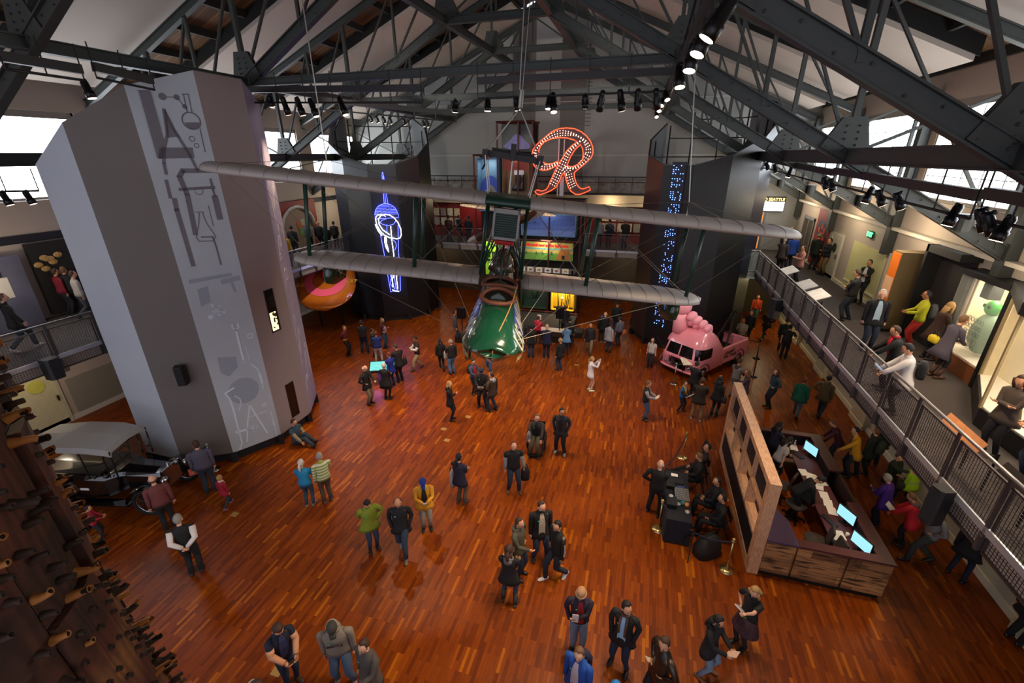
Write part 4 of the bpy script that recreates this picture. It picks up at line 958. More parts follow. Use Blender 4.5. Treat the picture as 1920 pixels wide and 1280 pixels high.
# bed
q = B()
for s in (1, -1):
    y0, y1 = (.86, 1.0) if s > 0 else (-1.0, -.86); q.box(-3.0, -.85, y0, y1, .42, 1.1); q.tube([(-.8, s*.93, 1.12), (-2.9, s*.93, 1.12), (-3.05, s*.85, 1.12)], .08, 8)
q.box(-3.1, -3.0, -.95, .95, .5, 1.05); q.tube([(-3.05, -.9, 1.1), (-3.05, .9, 1.1)], .08, 8)
q.build('truck_bed', pk, tr); B().box(-3.0, -.85, -.86, .86, .5, .62).build('bed_floor', M('17110f', .8, name='black bed floor'), tr)
for s in (1,):
    for i, b_ in enumerate(("Lincoln's", 'Toe Truck')):
        text_obj('lettering', b_, .24, M('1a0d12', .4), tr, frame_m((-1.4-.05*i, 1.005, .92-.2*i), (-1, 0, 0), (0, 0, 1)), .002, shear=.1, weight=.008)
for x, y in ((.55, .9), (.55, -.9), (-2.3, .9), (-2.3, -.9)):
    s = 1 if y > 0 else -1; q = B(); q.tube([(x, y-.1, .33), (x, y-.07, .33), (x, y+.07, .33), (x, y+.1, .33)], [.3, .33, .33, .3], 20); w_ = q.build('wheel', tyre, tr, True)
    q = B(); q.tube([(x, y+s*.09, .33), (x, y+s*.125, .33)], [.19, .13], 18); q.build('hubcap', chrome, w_, True)
    q = B(); q.tube([(x+.43*cos(a/12*pi), y+s*.09, .36+.43*sin(a/12*pi)) for a in range(13)], .045, 6); q.build('wheel_arch', M('6d3a46', .5, name='shadowed arch'), tr, True)
# toes: stack of five rounded toes on the roof, biggest tall at the front right
toe = M('f09fb0', .4, var=.12, scale=9, name='pink toe')
q = B(); q.loft([(.4, -.5, 1.85, .42, .36), (.42, -.58, 2.4, .34, .3), (.42, -.6, 2.72, .32, .29)], 14)
q.ell((.38, -.6, 3.0), (.44, .38, .42), 14, 10); q.build('big_toe', toe, tr, True)
for i, (x, y, z, r) in enumerate(((.2, -.18, 2.62, .24), (.12, .06, 2.48, .22), (.02, .3, 2.34, .21), (-.06, .52, 2.2, .2))):
    q = B(); q.ell((x, y, z), (r*1.35, r*.82, r), 12, 8); q.loft([(x-.05, y, z-.4, r*1.1, r*.8), (x-.05, y, z, r*1.1, r*.8)], 10); q.build('toe', toe, tr, True)
q = B(); q.tube([(-2.2, .35, .6), (-3.1, .05, 2.3)], .05, 8); q.tube([(-2.2, -.35, .6), (-3.1, -.05, 2.3)], .05, 8); q.tube([(-1.4, 0, .6), (-3.1, 0, 2.3)], .03, 6); q.tube([(-2.6, -.3, 1.3), (-2.6, .3, 1.3)], .03, 6); q.build('tow_boom', M('17181b', .4, .5, name='black boom'), tr)
# ================================================================ hydroplane hanging at left
hp = at(612, 530, z=2.6)
hy = empty('racing_hydroplane', hp, 0, 'orange varnished racing hydroplane with a pink horseshoe and red cockpit', 'boat'); hy.rotation_euler = (0, radians(18), radians(-57)); hy.scale = (1.0,)*3; lamp('added_hydroplane_spot', 'SPOT', (hp.x+2.5, hp.y-3.5, 7.2), 420, (1, .88, .75), hp, .1, 45, .5)  # spot is an added lamp without a fixture, brightens the boat
hm = M('b8641c', .15, coat=1, var=.15, scale=4, name='varnished mahogany'); 
def hull_o(x):   # half width along length (x forward)
    return max(0, 1.62*(1-max(0, (x-0)/2.6)**2.6)**.5) if x > 0 else 1.62-.25*(x/-3)**2
xsx = [-3, -2.4, -1.6, -.8, 0, .6, 1.2, 1.7, 2.1, 2.35, 2.5, 2.58]
q = B(); rows = []
for x in xsx:
    w_ = hull_o(x); row = []
    for t in (-1, -.8, -.5, 0, .5, .8, 1): row.append((x, w_*t, .32*(1-t*t)*(1-max(0, x)/4)+.06-.05*abs(x)/2.6))
    row += [(x, w_*.97, -.1+.06*max(0, x)/2.6), (x, 0, -.16), (x, -w_*.97, -.1)]
    rows.append(row)
n = len(rows[0]); q._a([p for r in rows for p in r], [(i*n+j, (i+1)*n+j, (i+1)*n+(j+1) % n, i*n+(j+1) % n) for i in range(len(rows)-1) for j in range(n)]+[tuple(range(n)), tuple(range((len(rows)-1)*n, len(rows)*n))[::-1]])
q.build('hull', hm, hy, True)
q = B(); k = 28; vs = []
for i in range(k+1):
    a = -2.3+4.6*i/k
    for r in (1.0, .62):
        x = 1.0*cos(a)*r*1.55+.15; y = 1.12*sin(a)*r; w_ = hull_o(x); t = min(1, abs(y)/max(w_, .1)); vs.append((x, y, .32*(1-t*t)*(1-max(0, x)/4)+.06-.05*abs(x)/2.6+.012))
q._a(vs, [(2*i, 2*i+2, 2*i+3, 2*i+1) for i in range(k)]); q.build('painted_horseshoe', M('f0607e', .2, coat=.8, var=.03, name='pink stripe'), hy, True)
q = B(); q.loft([(-.5, 0, .25, .75, .3), (-.5, 0, .5, .62, .26), (-.6, 0, .68, .4, .2), (-.7, 0, .74, .15, .1)], 14); ck = q.build('cockpit_cowl', M('c01020', .2, coat=.7, name='red cowl'), hy, True)
B().box(-.5, -.2, -.15, .15, .55, .72).build('cockpit_opening', black, ck)
q = B(); q.tube([(-.3, .45, .45), (.05, .55, .35)], .05, 8); q.build('exhaust_stack', chrome, hy)
for s, lb in ((-1, 'U-27'), (1, 'U-27')): text_obj('lettering', lb, .42, M('e0a020', .4, name='yellow letters'), hy, frame_m((.35, s*1.28, .19), (0, 1, 0), (-1, 0, -.0)), .012, weight=.01)
q = B()
for x, y in ((-1.8, .6), (-1.8, -.6), (.8, .6), (.8, -.6)): q.tube([(x, y, -.14), (x, y, -hp.z/.95-.32*x)], .06, 8)
q.build('cradle_leg', black, hy)
# ================================================================ black vintage touring car, left foreground
cr = empty('vintage_car', (-13.9, 6.85, 0), radians(14), 'black vintage touring car with a grey folding roof beside the grey tower', 'car')
bk = M('060607', .12, coat=1, name='black lacquer')
def cbox(pts, nm, m_, par=None, sm=False): q = B(); q.loft(pts, 16, True, 5); return q.build(nm, m_, par or cr, sm)
# x forward
q = B(); prof = [(-2.0,.5,.55,1.05), (-1.9,.62,.5,1.2), (-.4,.66,.48,1.18), (.1,.6,.5,1.12), (.35,.45,.55,1.15), (.5,.36,.6,1.12), (1.45,.3,.6,1.05), (1.5,.26,.62,1.0)]
rows = [[(x, -w, z0), (x, -w, z1-.1), (x, -w*.85, z1), (x, 0, z1+.03), (x, w*.85, z1), (x, w, z1-.1), (x, w, z0)] for x, w, z0, z1 in prof]; n = 7
q._a([p for r in rows for p in r], [(i*n+j, (i+1)*n+j, (i+1)*n+(j+1) % n, i*n+(j+1) % n) for i in range(len(rows)-1) for j in range(n)]+[tuple(range(n)), tuple(range((len(rows)-1)*n, len(rows)*n))[::-1]])
q.build('body', bk, cr)
B().box(-1.7, -.05, -.5, .5, 1.13, 1.2).build('seat', M('1a1512', .7, name='dark seat'), cr)
q = B(); q.box(1.48, 1.54, -.3, .3, .55, 1.12); q.build('radiator', chrome, cr); B().tube([(1.5, 0, 1.1), (1.5, 0, 1.22)], .04, 8).build('radiator_cap', chrome, cr)
rm = M('8d8986', .6, var=.05, name='grey canvas roof')
q = B(); R2 = [(-2.05,.5,1.95), (-1.95,.66,2.05), (-1,.7,2.15), (0,.7,2.14), (.5,.66,2.05), (.62,.62,1.98)]
vs = []
for x, w, z in R2: vs += [(x, -w, z-.12), (x, -w*.9, z), (x, 0, z+.06), (x, w*.9, z), (x, w, z-.12)]
q._a(vs+[(p[0], p[1]*.98, p[2]-.03) for p in vs], [(i*5+j, (i+1)*5+j, (i+1)*5+j+1, i*5+j+1) for i in range(5) for j in range(4)]+[(30+i*5+j, 30+i*5+j+1, 30+(i+1)*5+j+1, 30+(i+1)*5+j) for i in range(5) for j in range(4)]+[(0,1,31,30),(1,2,32,31),(2,3,33,32),(3,4,34,33)]+[(25+j, 55+j, 56+j, 26+j) for j in range(4)])
q.build('canvas_roof', rm, cr)
for x, y in ((.6, .6), (.6, -.6), (-.2, .66), (-.2, -.66), (-1.9, .6), (-1.9, -.6)): q = B(); q.tube([(x*.95, y, 1.15), (x, y, 2.0)], .02, 6); q.build('roof_stay', bk, cr)
q = B(); q.box(.28, .3, -.55, .55, 1.15, 1.75); q.build('windscreen', M('4a4a48', .05, alpha=.25, name='clear glass'), cr); q = B()
for a in ((.29, -.56, 1.12), (.29, .56, 1.12)): q.tube([a, (a[0]+.02, a[1], 1.8)], .02, 6)
q.tube([(.3, -.56, 1.78), (.3, .56, 1.78)], .02, 6); q.build('windscreen_frame', bk, cr)
for x in (1.25, -1.45):
    for s in (1, -1):
        y = s*.72; q = B(); q.tube([(x+.38*cos(2*pi*i/24), y, .4+.38*sin(2*pi*i/24)) for i in range(24)], .055, 8, closed=True); w_ = q.build('wheel', tyre, cr, True)
        q = B(); q.tube([(x+.32*cos(2*pi*i/24), y, .4+.32*sin(2*pi*i/24)) for i in range(24)], .02, 6, closed=True); q.build('rim', chrome, w_, True)
        q = B()
        for i in range(12): a = 2*pi*i/12; q.tube([(x, y, .4), (x+.32*cos(a), y, .4+.32*sin(a))], .018, 5)
        q.tube([(x, y-.06, .4), (x, y+.06, .4)], .07, 10); q.build('spokes', M('1a1010', .4, name='dark spokes'), w_)
        q = B(); vs = []
        for i in range(11):
            a = radians(10+170*i/10) if x > 0 else radians(0+165*i/10); xx = x+.5*cos(a); zz = .42+.5*sin(a)
            vs += [(xx, y-.14, zz-.02), (xx, y, zz+.03), (xx, y+.14, zz-.02)]
        q._a(vs, [(i*3+j, i*3+j+1, (i+1)*3+j+1, (i+1)*3+j) for i in range(10) for j in range(2)]); q.build('fender', bk, cr, True)
for s in (1, -1): B().box(-1.0, .8, s*.72-.14, s*.72+.14, .36, .4).build('running_board', bk, cr)
for s in (1, -1):
    q = B(); q.tube([(1.55, s*.42, .95), (1.66, s*.42, .95), (1.74, s*.42, .95)], [.05, .11, .12], 14); hl = q.build('headlamp', chrome, cr, True)
    q = B(); q.tube([(.35, s*.72, 1.3), (.42, s*.72, 1.3)], .06, 10); q.build('side_lamp', bk, cr, True)
q = B(); q.tube([(.0-.18*0, .3+.17*cos(2*pi*i/16), 1.35+.17*sin(2*pi*i/16)) for i in range(16)], .014, 6, closed=True); q.tube([(.0, .3, 1.35), (.25, .3, 1.1)], .015, 6); q.build('steering_wheel', bk, cr)
B().box(-.6, -.35, -.675, -.665, .75, .82).build('plate', M('d0cfcc', .5, name='white card'), cr)
# barrier post by the car
def stanchion(p, metal, label, h=.98, kind_='post'):
    e = empty('stanchion', (p[0], p[1], 0), 0, label, 'stanchion')
    q = B(); q.loft([(0,0,0,.17,.17), (0,0,.02,.17,.17), (0,0,.05,.05,.05)], 18); q.build('base', metal, e, True)
    B().tube([(0,0,.04), (0,0,h-.06)], .022, 10).build('pole', metal, e, True)
    q = B(); q.ell((0,0,h), (.045,.045,.045), 10, 7); q.tube([(0,0,h-.09), (0,0,h-.04)], .035, 10); q.build('finial', metal, e, True); return e
brs = M('c9b27a', .25, .9, name='polished brass'); blk = M('18181b', .35, .5, name='black metal')
def rope(a, b, za, zb, sag, mat, label, r=.018):
    pts = [Vector(a).lerp(Vector(b), t/10)+Vector((0, 0, za+(zb-za)*t/10-sag*4*(t/10)*(1-t/10))) for t in range(11)]
    o = B().tube(pts, r, 6).build('barrier_rope', mat, None, True); return tag(o, label, 'rope')
def fl(x, y): p = at(x, y, z=0); return (p.x, p.y, 0)
S = 3.658
P = [fl(1280, 858), fl(1234, 992), fl(1362, 1068)]
stanchion(P[0], brs, 'brass stanchion at the far corner of the sound desk, beside seated crew'); stanchion(P[1], brs, 'brass stanchion at the left front of the sound desk'); stanchion(P[2], brs, 'brass stanchion standing in front of the tall timber wall')
P4 = at(1243, 872, z=.95); P4 = (P4.x, P4.y, 0); stanchion(P4, brs, 'brass stanchion behind the man in black with his back turned')
navy = M('1c2038', .8, name='navy rope')
rope(P[0], P4, .9, .9, .3, navy, 'navy rope sagging between the two far brass stanchions'); rope(P[1], P[2], .9, .9, .35, navy, 'navy rope along the front of the sound desk'); rope(P4, P[1], .9, .9, .25, navy, 'navy rope beside the man in black')
t1_, t2_, t3_, t4_ = fl(1263, 719), fl(1412, 706), (3.0+2.6, 23.0, 0), fl(1217, 690)
stanchion(t1_, chrome, 'chrome barrier post in front of the pink truck'); stanchion(t2_, blk, 'black barrier post right of the pink truck')
t5 = fl(1418, 672); stanchion(t5, blk, 'black barrier post behind the tail of the pink truck')
belt = M('141416', .7, name='black belt')
rope(t1_, fl(1335, 690), .88, .88, .02, belt, 'black belt across the front of the pink truck', .025); rope(t1_, fl(1228, 660), .88, .88, .02, belt, 'black belt left of the pink truck front', .025)
rope(t5, t2_, .88, .88, .02, belt, 'black belt between the two posts right of the truck', .025); rope(t5, (4.0, 23.2, 0), .88, .88, .02, belt, 'black belt behind the truck bed', .025)
p = fl(402, 880); stanchion(p, chrome, 'chrome barrier post at the foot of the grey tower, by the car'); rope(p, (p[0]-1.2, p[1]-.1, 0), .9, .5, .1, belt, 'black belt from the post towards the car', .02)
# info sign on a stand by the truck
p = fl(1285, 712); e = empty('sign_stand', p, radians(20), 'small white information sign on a stand before the truck', 'sign'); B().tube([(-.2, 0, 0), (-.2, 0, .85)], .015, 6).build('leg', blk, e); B().tube([(.2, 0, 0), (.2, 0, .85)], .015, 6).build('leg', blk, e)
q = B(); q.hexa([(-.3,-.18,.82), (.3,-.18,.82), (.3,.2,1.0), (-.3,.2,1.0), (-.3,-.18,.84), (.3,-.18,.84), (.3,.2,1.02), (-.3,.2,1.02)]); q.build('sign_panel', M('e8dccb', .5, name='cream card'), e)
# illuminated table with a glowing screen, left of centre
p = fl(690, 735); e = empty('interactive_table', (p[0]+.25, p[1]+.9, 0), radians(25), 'dark interactive table with glowing blue green screen', 'table'); e.scale = (.75, .75, .95)
q = B(); q.box(-.25, .25, -.25, .25, 0, .7); q.build('pedestal', blk, e)
q = B(); q.hexa([(-.75,-.4,.72), (.75,-.4,.72), (.75,.4,.95), (-.75,.4,.95), (-.75,-.4,.8), (.75,-.4,.8), (.75,.4,1.03), (-.75,.4,1.03)]); q.build('table_top', blk, e)
sm = M((.1, .5, .55), .3, name='screen glow', var=0); nt, b_, N, L = NT(sm); tc = N('ShaderNodeTexCoord'); wv = N('ShaderNodeTexNoise'); mp = N('ShaderNodeMapping'); mp.inputs['Scale'].default_value = (1, 22, 1); wv.inputs['Scale'].default_value = 2
cr_ = N('ShaderNodeValToRGB'); cr_.color_ramp.elements[0].position = .35; cr_.color_ramp.elements[0].color = lin('0c3a52'); cr_.color_ramp.elements[1].position = .65; cr_.color_ramp.elements[1].color = lin('7fe0d8'); L(tc.outputs['Object'], mp.inputs[0]); L(mp.outputs[0], wv.inputs[0]); L(wv.outputs[0], cr_.inputs[0]); L(cr_.outputs[0], b_.inputs['Emission Color']); b_.inputs['Emission Strength'].default_value = .55
q = B(); q.hexa([(-.68,-.34,.815), (.68,-.34,.815), (.68,.34,1.01), (-.68,.34,1.01), (-.68,-.34,.822), (.68,-.34,.822), (.68,.34,1.018), (-.68,.34,1.018)]); q.build('screen', sm, e)
lamp('table_glow', 'POINT', (p[0]+.2, p[1]+.4, .3), 4, (.6, .2, 1), size=.2)
# black speakers on poles by the stage
for (x, y, sx, lb) in ((868, 640, 866, 'black speaker on a pole behind the man in grey sweater'), (1048, 640, 1053, 'black speaker on a pole at the front of the stage')):
    p = fl(x, y); e = empty('speaker_stand', p, 0, lb, 'loudspeaker'); B().tube([(0,0,0), (0,0,1.35)], .03, 8).build('pole', blk, e); q = B(); q.box(-.2, .2, -.15, .15, 1.35, 1.95); q.build('cabinet', blk, e); B().box(-.35, .35, -.25, .25, 0, .35).build('base_box', black, e)
# brass floor boxes
for i, (x, y) in enumerate(((519, 1259), (440, 964), (832, 804), (838, 825), (878, 781), (1081, 684))):
    p = fl(x, y); tag(B().box(-.1, .1, -.08, .08, .0, .006).build('floor_box', M('c09a5a', .4, .5, name='brass plate'), None, loc=p), ['brass floor box cover near the man in the navy shirt','brass floor box cover beside the child in red','dull floor box cover below the blonde woman','small brass cover below the blonde woman','small brass cover left of the man in the black cap','pale paper scrap on the floor by the stage'][i], 'floor box')
# ================================================================ wooden pegged sculpture, left foreground
wm = M('6a4020', .75, var=0, name='weathered timber'); nt, b_, N, L = NT(wm); tc = N('ShaderNodeTexCoord'); n1 = N('ShaderNodeTexNoise'); n1.inputs['Scale'].default_value = 1.3; n1.inputs['Detail'].default_value = 6
mp = N('ShaderNodeMapping'); mp.inputs['Scale'].default_value = (1, 1, .16); n2 = N('ShaderNodeTexWave'); n2.inputs['Scale'].default_value = 9; n2.inputs['Distortion'].default_value = 9; n2.inputs['Detail'].default_value = 3
L(tc.outputs['Object'], n1.inputs[0]); L(tc.outputs['Object'], mp.inputs[0]); L(mp.outputs[0], n2.inputs[0])
c1 = N('ShaderNodeValToRGB'); e_ = c1.color_ramp.elements; e_[0].position = .36; e_[0].color = lin('2a1f17'); e_[1].position = .66; e_[1].color = lin('a86830')
q_ = e_.new(.5); q_.color = lin('5c3020'); q_ = e_.new(.58); q_.color = lin('7a5230')
c2 = N('ShaderNodeMapRange'); c2.inputs[3].default_value = .7; c2.inputs[4].default_value = 1.25; L(n1.outputs[0], c1.inputs[0]); L(n2.outputs[1], c2.inputs[0])
vm = N('ShaderNodeVectorMath'); vm.operation = 'SCALE'; L(c1.outputs[0], vm.inputs[0]); L(c2.outputs[0], vm.inputs['Scale']); L(vm.outputs[0], b_.inputs['Base Color'])
az = radians(64.9)+math.asin(1.05/3.3); SCX, SCY, SR = -3.3*sin(az), 3.3*cos(az), 1.05
sp = empty('pegged_sculpture', (SCX, SCY, 0), 0, 'tall dark timber sculpture studded with wooden pegs, left foreground', 'sculpture')
random.seed(5); NP = 14; rr = random.Random(8)
def srad(z): return .98 if z < 5.4 else (.98-.12*(z-5.4)/1.4 if z < 6.8 else .86-.02*(z-6.8))
zs = [0, 3.0, 5.2, 6.3, 7.25, 8.15, 9.1, 10.2, 12.0]
for k in range(NP):
    a0, a1 = 2*pi*k/NP, 2*pi*(k+1)/NP-.012; off = rr.uniform(-.25, .25); q = B()
    zz_ = [0]+[z+off for z in zs[1:-1]]+[12.4]
    for a, b in zip(zz_, zz_[1:]):
        dr = rr.uniform(-.02, .03); n = 3; vs = []
        for z in (a+.004, b-.004):
            for r in (srad(z)+dr, srad(z)+dr-.12):
                for i in range(n+1): t = a0+(a1-a0)*i/n; vs.append((r*cos(t), r*sin(t), z))
        m = n+1; fs = []
        for i in range(n): fs += [(i, i+1, 2*m+i+1, 2*m+i), (m+i+1, m+i, 3*m+i, 3*m+i+1), (2*m+i, 2*m+i+1, 3*m+i+1, 3*m+i), (i+1, i, m+i, m+i+1)]
        fs += [(0, 2*m, 3*m, m), (n, m+n, 3*m+n, 2*m+n)]; q._a(vs, fs)
    q.build('timber_stave', wm, sp)
pw = M('b0702f', .7, var=.5, scale=3, name='peg wood'); pd = M('3c2a1c', .75, var=.3, scale=3, name='dark peg wood'); hole = M('0a0705', .9, name='peg hole')
def peg(m_):
    q = B(); q.tube([(0, 0, -.02), (.008, 0, .03), (.008, 0, .06), (0, 0, .07)], [.028, .019, .016, .018], 10, cap=False); q.tube([(0, 0, .07), (0, 0, .069)], [.018, .0115], 10, cap=False)
    q.mi = 1; q.tube([(0, 0, .0685), (0, 0, .04)], [.012, .0115], 10); return q.build('peg', [m_, hole], sp, True)
pg = [peg(pw), peg(pd)]; cnt = 0; used = []
azc = atan2(-SCY, -SCX)   # direction from the sculpture to the camera
tries = 0
while cnt < 98 and tries < 9000:
    tries += 1
    a = azc+rr.uniform(-.5, 1.4); z = rr.choice([rr.uniform(4.9, 9.0), rr.uniform(5.8, 8.6)])
    if rr.random() < .40: a = azc+rr.uniform(1.12, 1.4)
    if any(abs((a-u)*SR) < .09 and abs(z-w) < .08 for u, w in used): continue
    used.append((a, z)); m_ = pg[cnt % 2] if cnt < 2 else None
    o = pg[rr.random() < .5] if cnt > 1 else pg[cnt]
    if cnt > 1: o = o.copy(); COL.objects.link(o); o.parent = sp
    s_ = rr.uniform(.8, 1.15); d = Vector((cos(a), sin(a), rr.uniform(-.15, .45))).normalized()
    o.matrix_local = Matrix.Translation((srad(z)*cos(a), srad(z)*sin(a), z)) @ d.to_track_quat('Z', 'Y').to_matrix().to_4x4() @ Matrix.Scale(s_, 4) @ Matrix.Rotation(rr.uniform(0, 6), 4, 'Z'); cnt += 1
# the rest of the pegs as one part
q = B()
for _ in range(900):
    a = azc+rr.uniform(-.6, 1.5); z = rr.uniform(4.6, 9.2)
    if any(abs((a-u)*SR) < .07 and abs(z-w) < .07 for u, w in used): continue
    used.append((a, z)); q.X = Matrix.Translation((srad(z)*cos(a), srad(z)*sin(a), z)) @ Vector((cos(a), sin(a), .15)).to_track_quat('Z', 'Y').to_matrix().to_4x4() @ Matrix.Scale(.85, 4); q.mi = 0
    q.tube([(0, 0, -.02), (.008, 0, .03), (0, 0, .065)], [.027, .018, .017], 7); q.mi = 1; q.tube([(0, 0, .0655), (0, 0, .0657)], [.011, .011], 6)
q.X = None; q.build('peg_field', [pd, hole], sp, True, kind='stuff')
# ================================================================ reception desk with tall timber wall
oak = M('c08a5a', .55, var=0, name='pale fir'); nt, b_, N, L = NT(oak); tc = N('ShaderNodeTexCoord'); mp = N('ShaderNodeMapping'); mp.inputs['Scale'].default_value = (30, 3, 3); wn = N('ShaderNodeTexNoise'); wn.inputs['Scale'].default_value = 2
c_ = N('ShaderNodeValToRGB'); c_.color_ramp.elements[0].position = .3; c_.color_ramp.elements[0].color = lin('b8845c'); c_.color_ramp.elements[1].position = .7; c_.color_ramp.elements[1].color = lin('e4b48a'); L(tc.outputs['Object'], mp.inputs[0]); L(mp.outputs[0], wn.inputs[0]); L(wn.outputs[0], c_.inputs[0]); L(c_.outputs[0], b_.inputs['Base Color'])
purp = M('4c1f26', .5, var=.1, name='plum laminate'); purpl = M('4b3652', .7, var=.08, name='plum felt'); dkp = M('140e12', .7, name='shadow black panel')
tw = empty('timber_screen', (3.22, 9.02, 0), 0, 'tall pale timber screen wall with window openings at the reception desk', 'screen')
LN, TH, HT = 4.95, .24, 2.66
q = B(); q.box(0, TH, 0, .22, 0, HT); q.build('end_post', oak, tw); q = B(); q.box(0, TH, LN-.2, LN, 0, HT); q.build('end_post', oak, tw)
q = B(); q.box(0, TH, .22, LN-.2, HT-.16, HT); q.build('top_rail', oak, tw)
q = B(); q.box(0, TH, .22, LN-.2, 0, .25); q.build('bottom_rail', oak, tw)
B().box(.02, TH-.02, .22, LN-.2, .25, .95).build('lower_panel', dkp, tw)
q = B(); q.box(0, TH, .22, LN-.2, .95, 1.03); q.box(0, TH, .22, LN-.2, 1.75, 1.8)
for y in (1.35, 2.5, 3.6): q.box(.0, TH, y-.03, y+.03, .95, HT-.16)
q.build('shelf_frame', oak, tw)
q = B()
for a, b in ((.25, 1.32), (1.38, 2.47), (2.53, 3.57), (3.63, LN-.22)): q.box(.1, .14, a, b, 1.8, HT-.16)
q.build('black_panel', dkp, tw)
# wall clad in reclaimed boards: the outside of the counter
def boards(mb, x0, x1, y, z0, z1, rows_, seed):
    r = random.Random(seed)
plank = M('5a3820', .7, var=0, name='reclaimed boards'); nt, b_, N, L = NT(plank); tc = N('ShaderNodeTexCoord'); mp = N('ShaderNodeMapping'); mp.inputs['Rotation'].default_value = (pi/2, 0, 0); br = N('ShaderNodeTexBrick'); br.inputs['Scale'].default_value = 1; br.inputs['Brick Width'].default_value = .95; br.inputs['Row Height'].default_value = .2; br.inputs['Mortar Size'].default_value = .004; br.offset = .37
br.inputs['Color1'].default_value = lin('6b4526'); br.inputs['Color2'].default_value = lin('a87848'); br.inputs['Mortar'].default_value = lin('0d0705')
n_ = N('ShaderNodeTexNoise'); n_.inputs['Scale'].default_value = 1.6; n_.inputs['Detail'].default_value = 7; mp2 = N('ShaderNodeMapping'); mp2.inputs['Scale'].default_value = (1.2, 1, 9); L(tc.outputs['Object'], mp2.inputs[0]); L(mp2.outputs[0], n_.inputs[0])
mr = N('ShaderNodeMapRange'); mr.inputs[1].default_value = .36; mr.inputs[2].default_value = .5; mr.inputs[3].default_value = .12; mr.inputs[4].default_value = 1.15; L(n_.outputs[0], mr.inputs[0]); vm = N('ShaderNodeVectorMath'); vm.operation = 'SCALE'
L(tc.outputs['Object'], mp.inputs[0]); L(mp.outputs[0], br.inputs[0]); L(br.outputs[0], vm.inputs[0]); L(mr.outputs[0], vm.inputs['Scale']); L(vm.outputs[0], b_.inputs['Base Color'])
ds = empty('reception_desk', (3.48, 9.05, 0), 0, 'plum topped reception desk clad in reclaimed boards, right of the timber screen', 'desk')
X1, Y1 = 2.5, 5.05
for a, b in ((0, .62), (.66, 1.64), (1.68, 2.5)): B().box(a, b, 0, .08, .12, 1.05).build('front_board_panel', plank, ds)
B().box(.05, X1-.05, .03, .08, 0, .12).build('toe_kick', black, ds)
B().box(X1-.08, X1, .08, 3.1, .12, 1.05).build('side_panel', M('3a2218', .6, var=.2), ds)
q = B(); q.hexa([(0, -.03, 1.05), (.66, -.03, 1.05), (.62, .75, 1.05), (0, 2.1, 1.05), (0, -.03, 1.1), (.66, -.03, 1.1), (.62, .75, 1.1), (0, 2.1, 1.1)]); q.build('felt_ledge', purpl, ds)
for bb in ((.66, X1+.02, -.03, .2), (X1-.28, X1+.02, .2, 1.9), (X1-.28, X1+.02, 3.2, Y1), (.0, X1-.28, Y1-.2, Y1)): B().box(*bb, 1.05, 1.1).build('upper_counter', purp, ds)
B().box(1.6, X1-.28, .2, Y1-.2, .72, .76).build('work_top', purp, ds)
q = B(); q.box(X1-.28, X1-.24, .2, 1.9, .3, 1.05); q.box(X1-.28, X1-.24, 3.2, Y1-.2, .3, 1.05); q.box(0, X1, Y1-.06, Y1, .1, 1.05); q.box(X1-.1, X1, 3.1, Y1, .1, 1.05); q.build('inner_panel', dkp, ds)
def on(x, y, z): return (3.48+x, 9.05+y, z)
white_ = M('e8e4de', .6, var=.02, name='paper'); scr = M('7fb8c8', .3, emit=.9, name='lit screen')
def monitor(x, y, rz, label):
    e = empty('monitor', on(x, y, .76), rz, label, 'monitor'); B().box(-.25, .25, -.01, .02, .12, .45).build('casing', black, e); B().box(-.23, .23, -.014, -.01, .14, .43).build('screen', scr, e)
    B().box(-.03, .03, .0, .03, 0, .14).build('stand', black, e); B().box(-.1, .1, -.06, .1, 0, .015).build('foot', black, e)
def keyboard(x, y, rz, label): e = empty('keyboard', on(x, y, .76), rz, label, 'keyboard'); B().box(-.22, .22, -.07, .07, 0, .02).build('keyboard_base', black, e); q = B(); [q.box(-.2+i*.04, -.168+i*.04, -.05+j*.033, -.022+j*.033, .02, .027) for i in range(10) for j in range(3)]; q.build('keys', M('2c2c30', .6, name='dark keys'), e)
mz = radians(-62)
for y, lb, kb in ((.55, 'monitor at the near corner of the reception desk', 'keyboard at the near corner of the reception desk'), (1.45, 'second monitor from the near corner of the reception desk', 'keyboard before the second monitor from the near corner'), (4.25, 'monitor at the far end of the reception desk', 'keyboard at the far end of the reception desk')):
    monitor(2.08, y, mz, lb); keyboard(1.76, y, mz, kb)
k = 0
for x, y, r in ((1.85, 1.0, .2), (1.78, .92, -.3), (1.95, 1.85, .1), (1.95, 2.15, .0), (1.95, 2.45, .1), (1.93, 2.8, -.1), (1.7, 3.35, .3), (1.85, 3.2, -.2), (1.75, 4.6, .1)):
    k += 1; e = B().box(-.15, .15, -.105, .105, 0, .003+.002*k).build('paper_sheet', white_, None, loc=on(x, y, .761)); e.rotation_euler = (0, 0, r+1.4); tag(e, 'white paper sheet lying on the plum reception worktop', 'paper', 'papers on the reception worktop')
e = B().box(-.11, .11, -.15, .15, 0, .01).build('leaflet', M('e8d21c', .6, name='yellow leaflet'), None, loc=on(1.78, .3, .761)); tag(e, 'yellow leaflet at the near end of the reception worktop', 'leaflet')
e = empty('paper_cup', on(2.0, 1.0, .76), 0, 'small white paper cup between the near monitors', 'cup'); B().tube([(0,0,0), (0,0,.1)], [.03, .042], 14).build('cup', white_, e, True)
for i, (x, y) in enumerate(((2.0, 4.55), (1.8, 4.72))): e = empty('water_bottle', on(x, y, .76), 0, 'clear water bottle at the far end of the reception desk', 'bottle', 'water bottles on the reception desk'); B().tube([(0,0,0), (0,0,.14), (0,0,.17), (0,0,.2)], [.032, .032, .014, .013], 12).build('bottle_body', M('cfd8d8', .1, alpha=.6, name='clear plastic'), e, True); B().tube([(0,0,.2), (0,0,.22)], .016, 10).build('cap', white_, e)
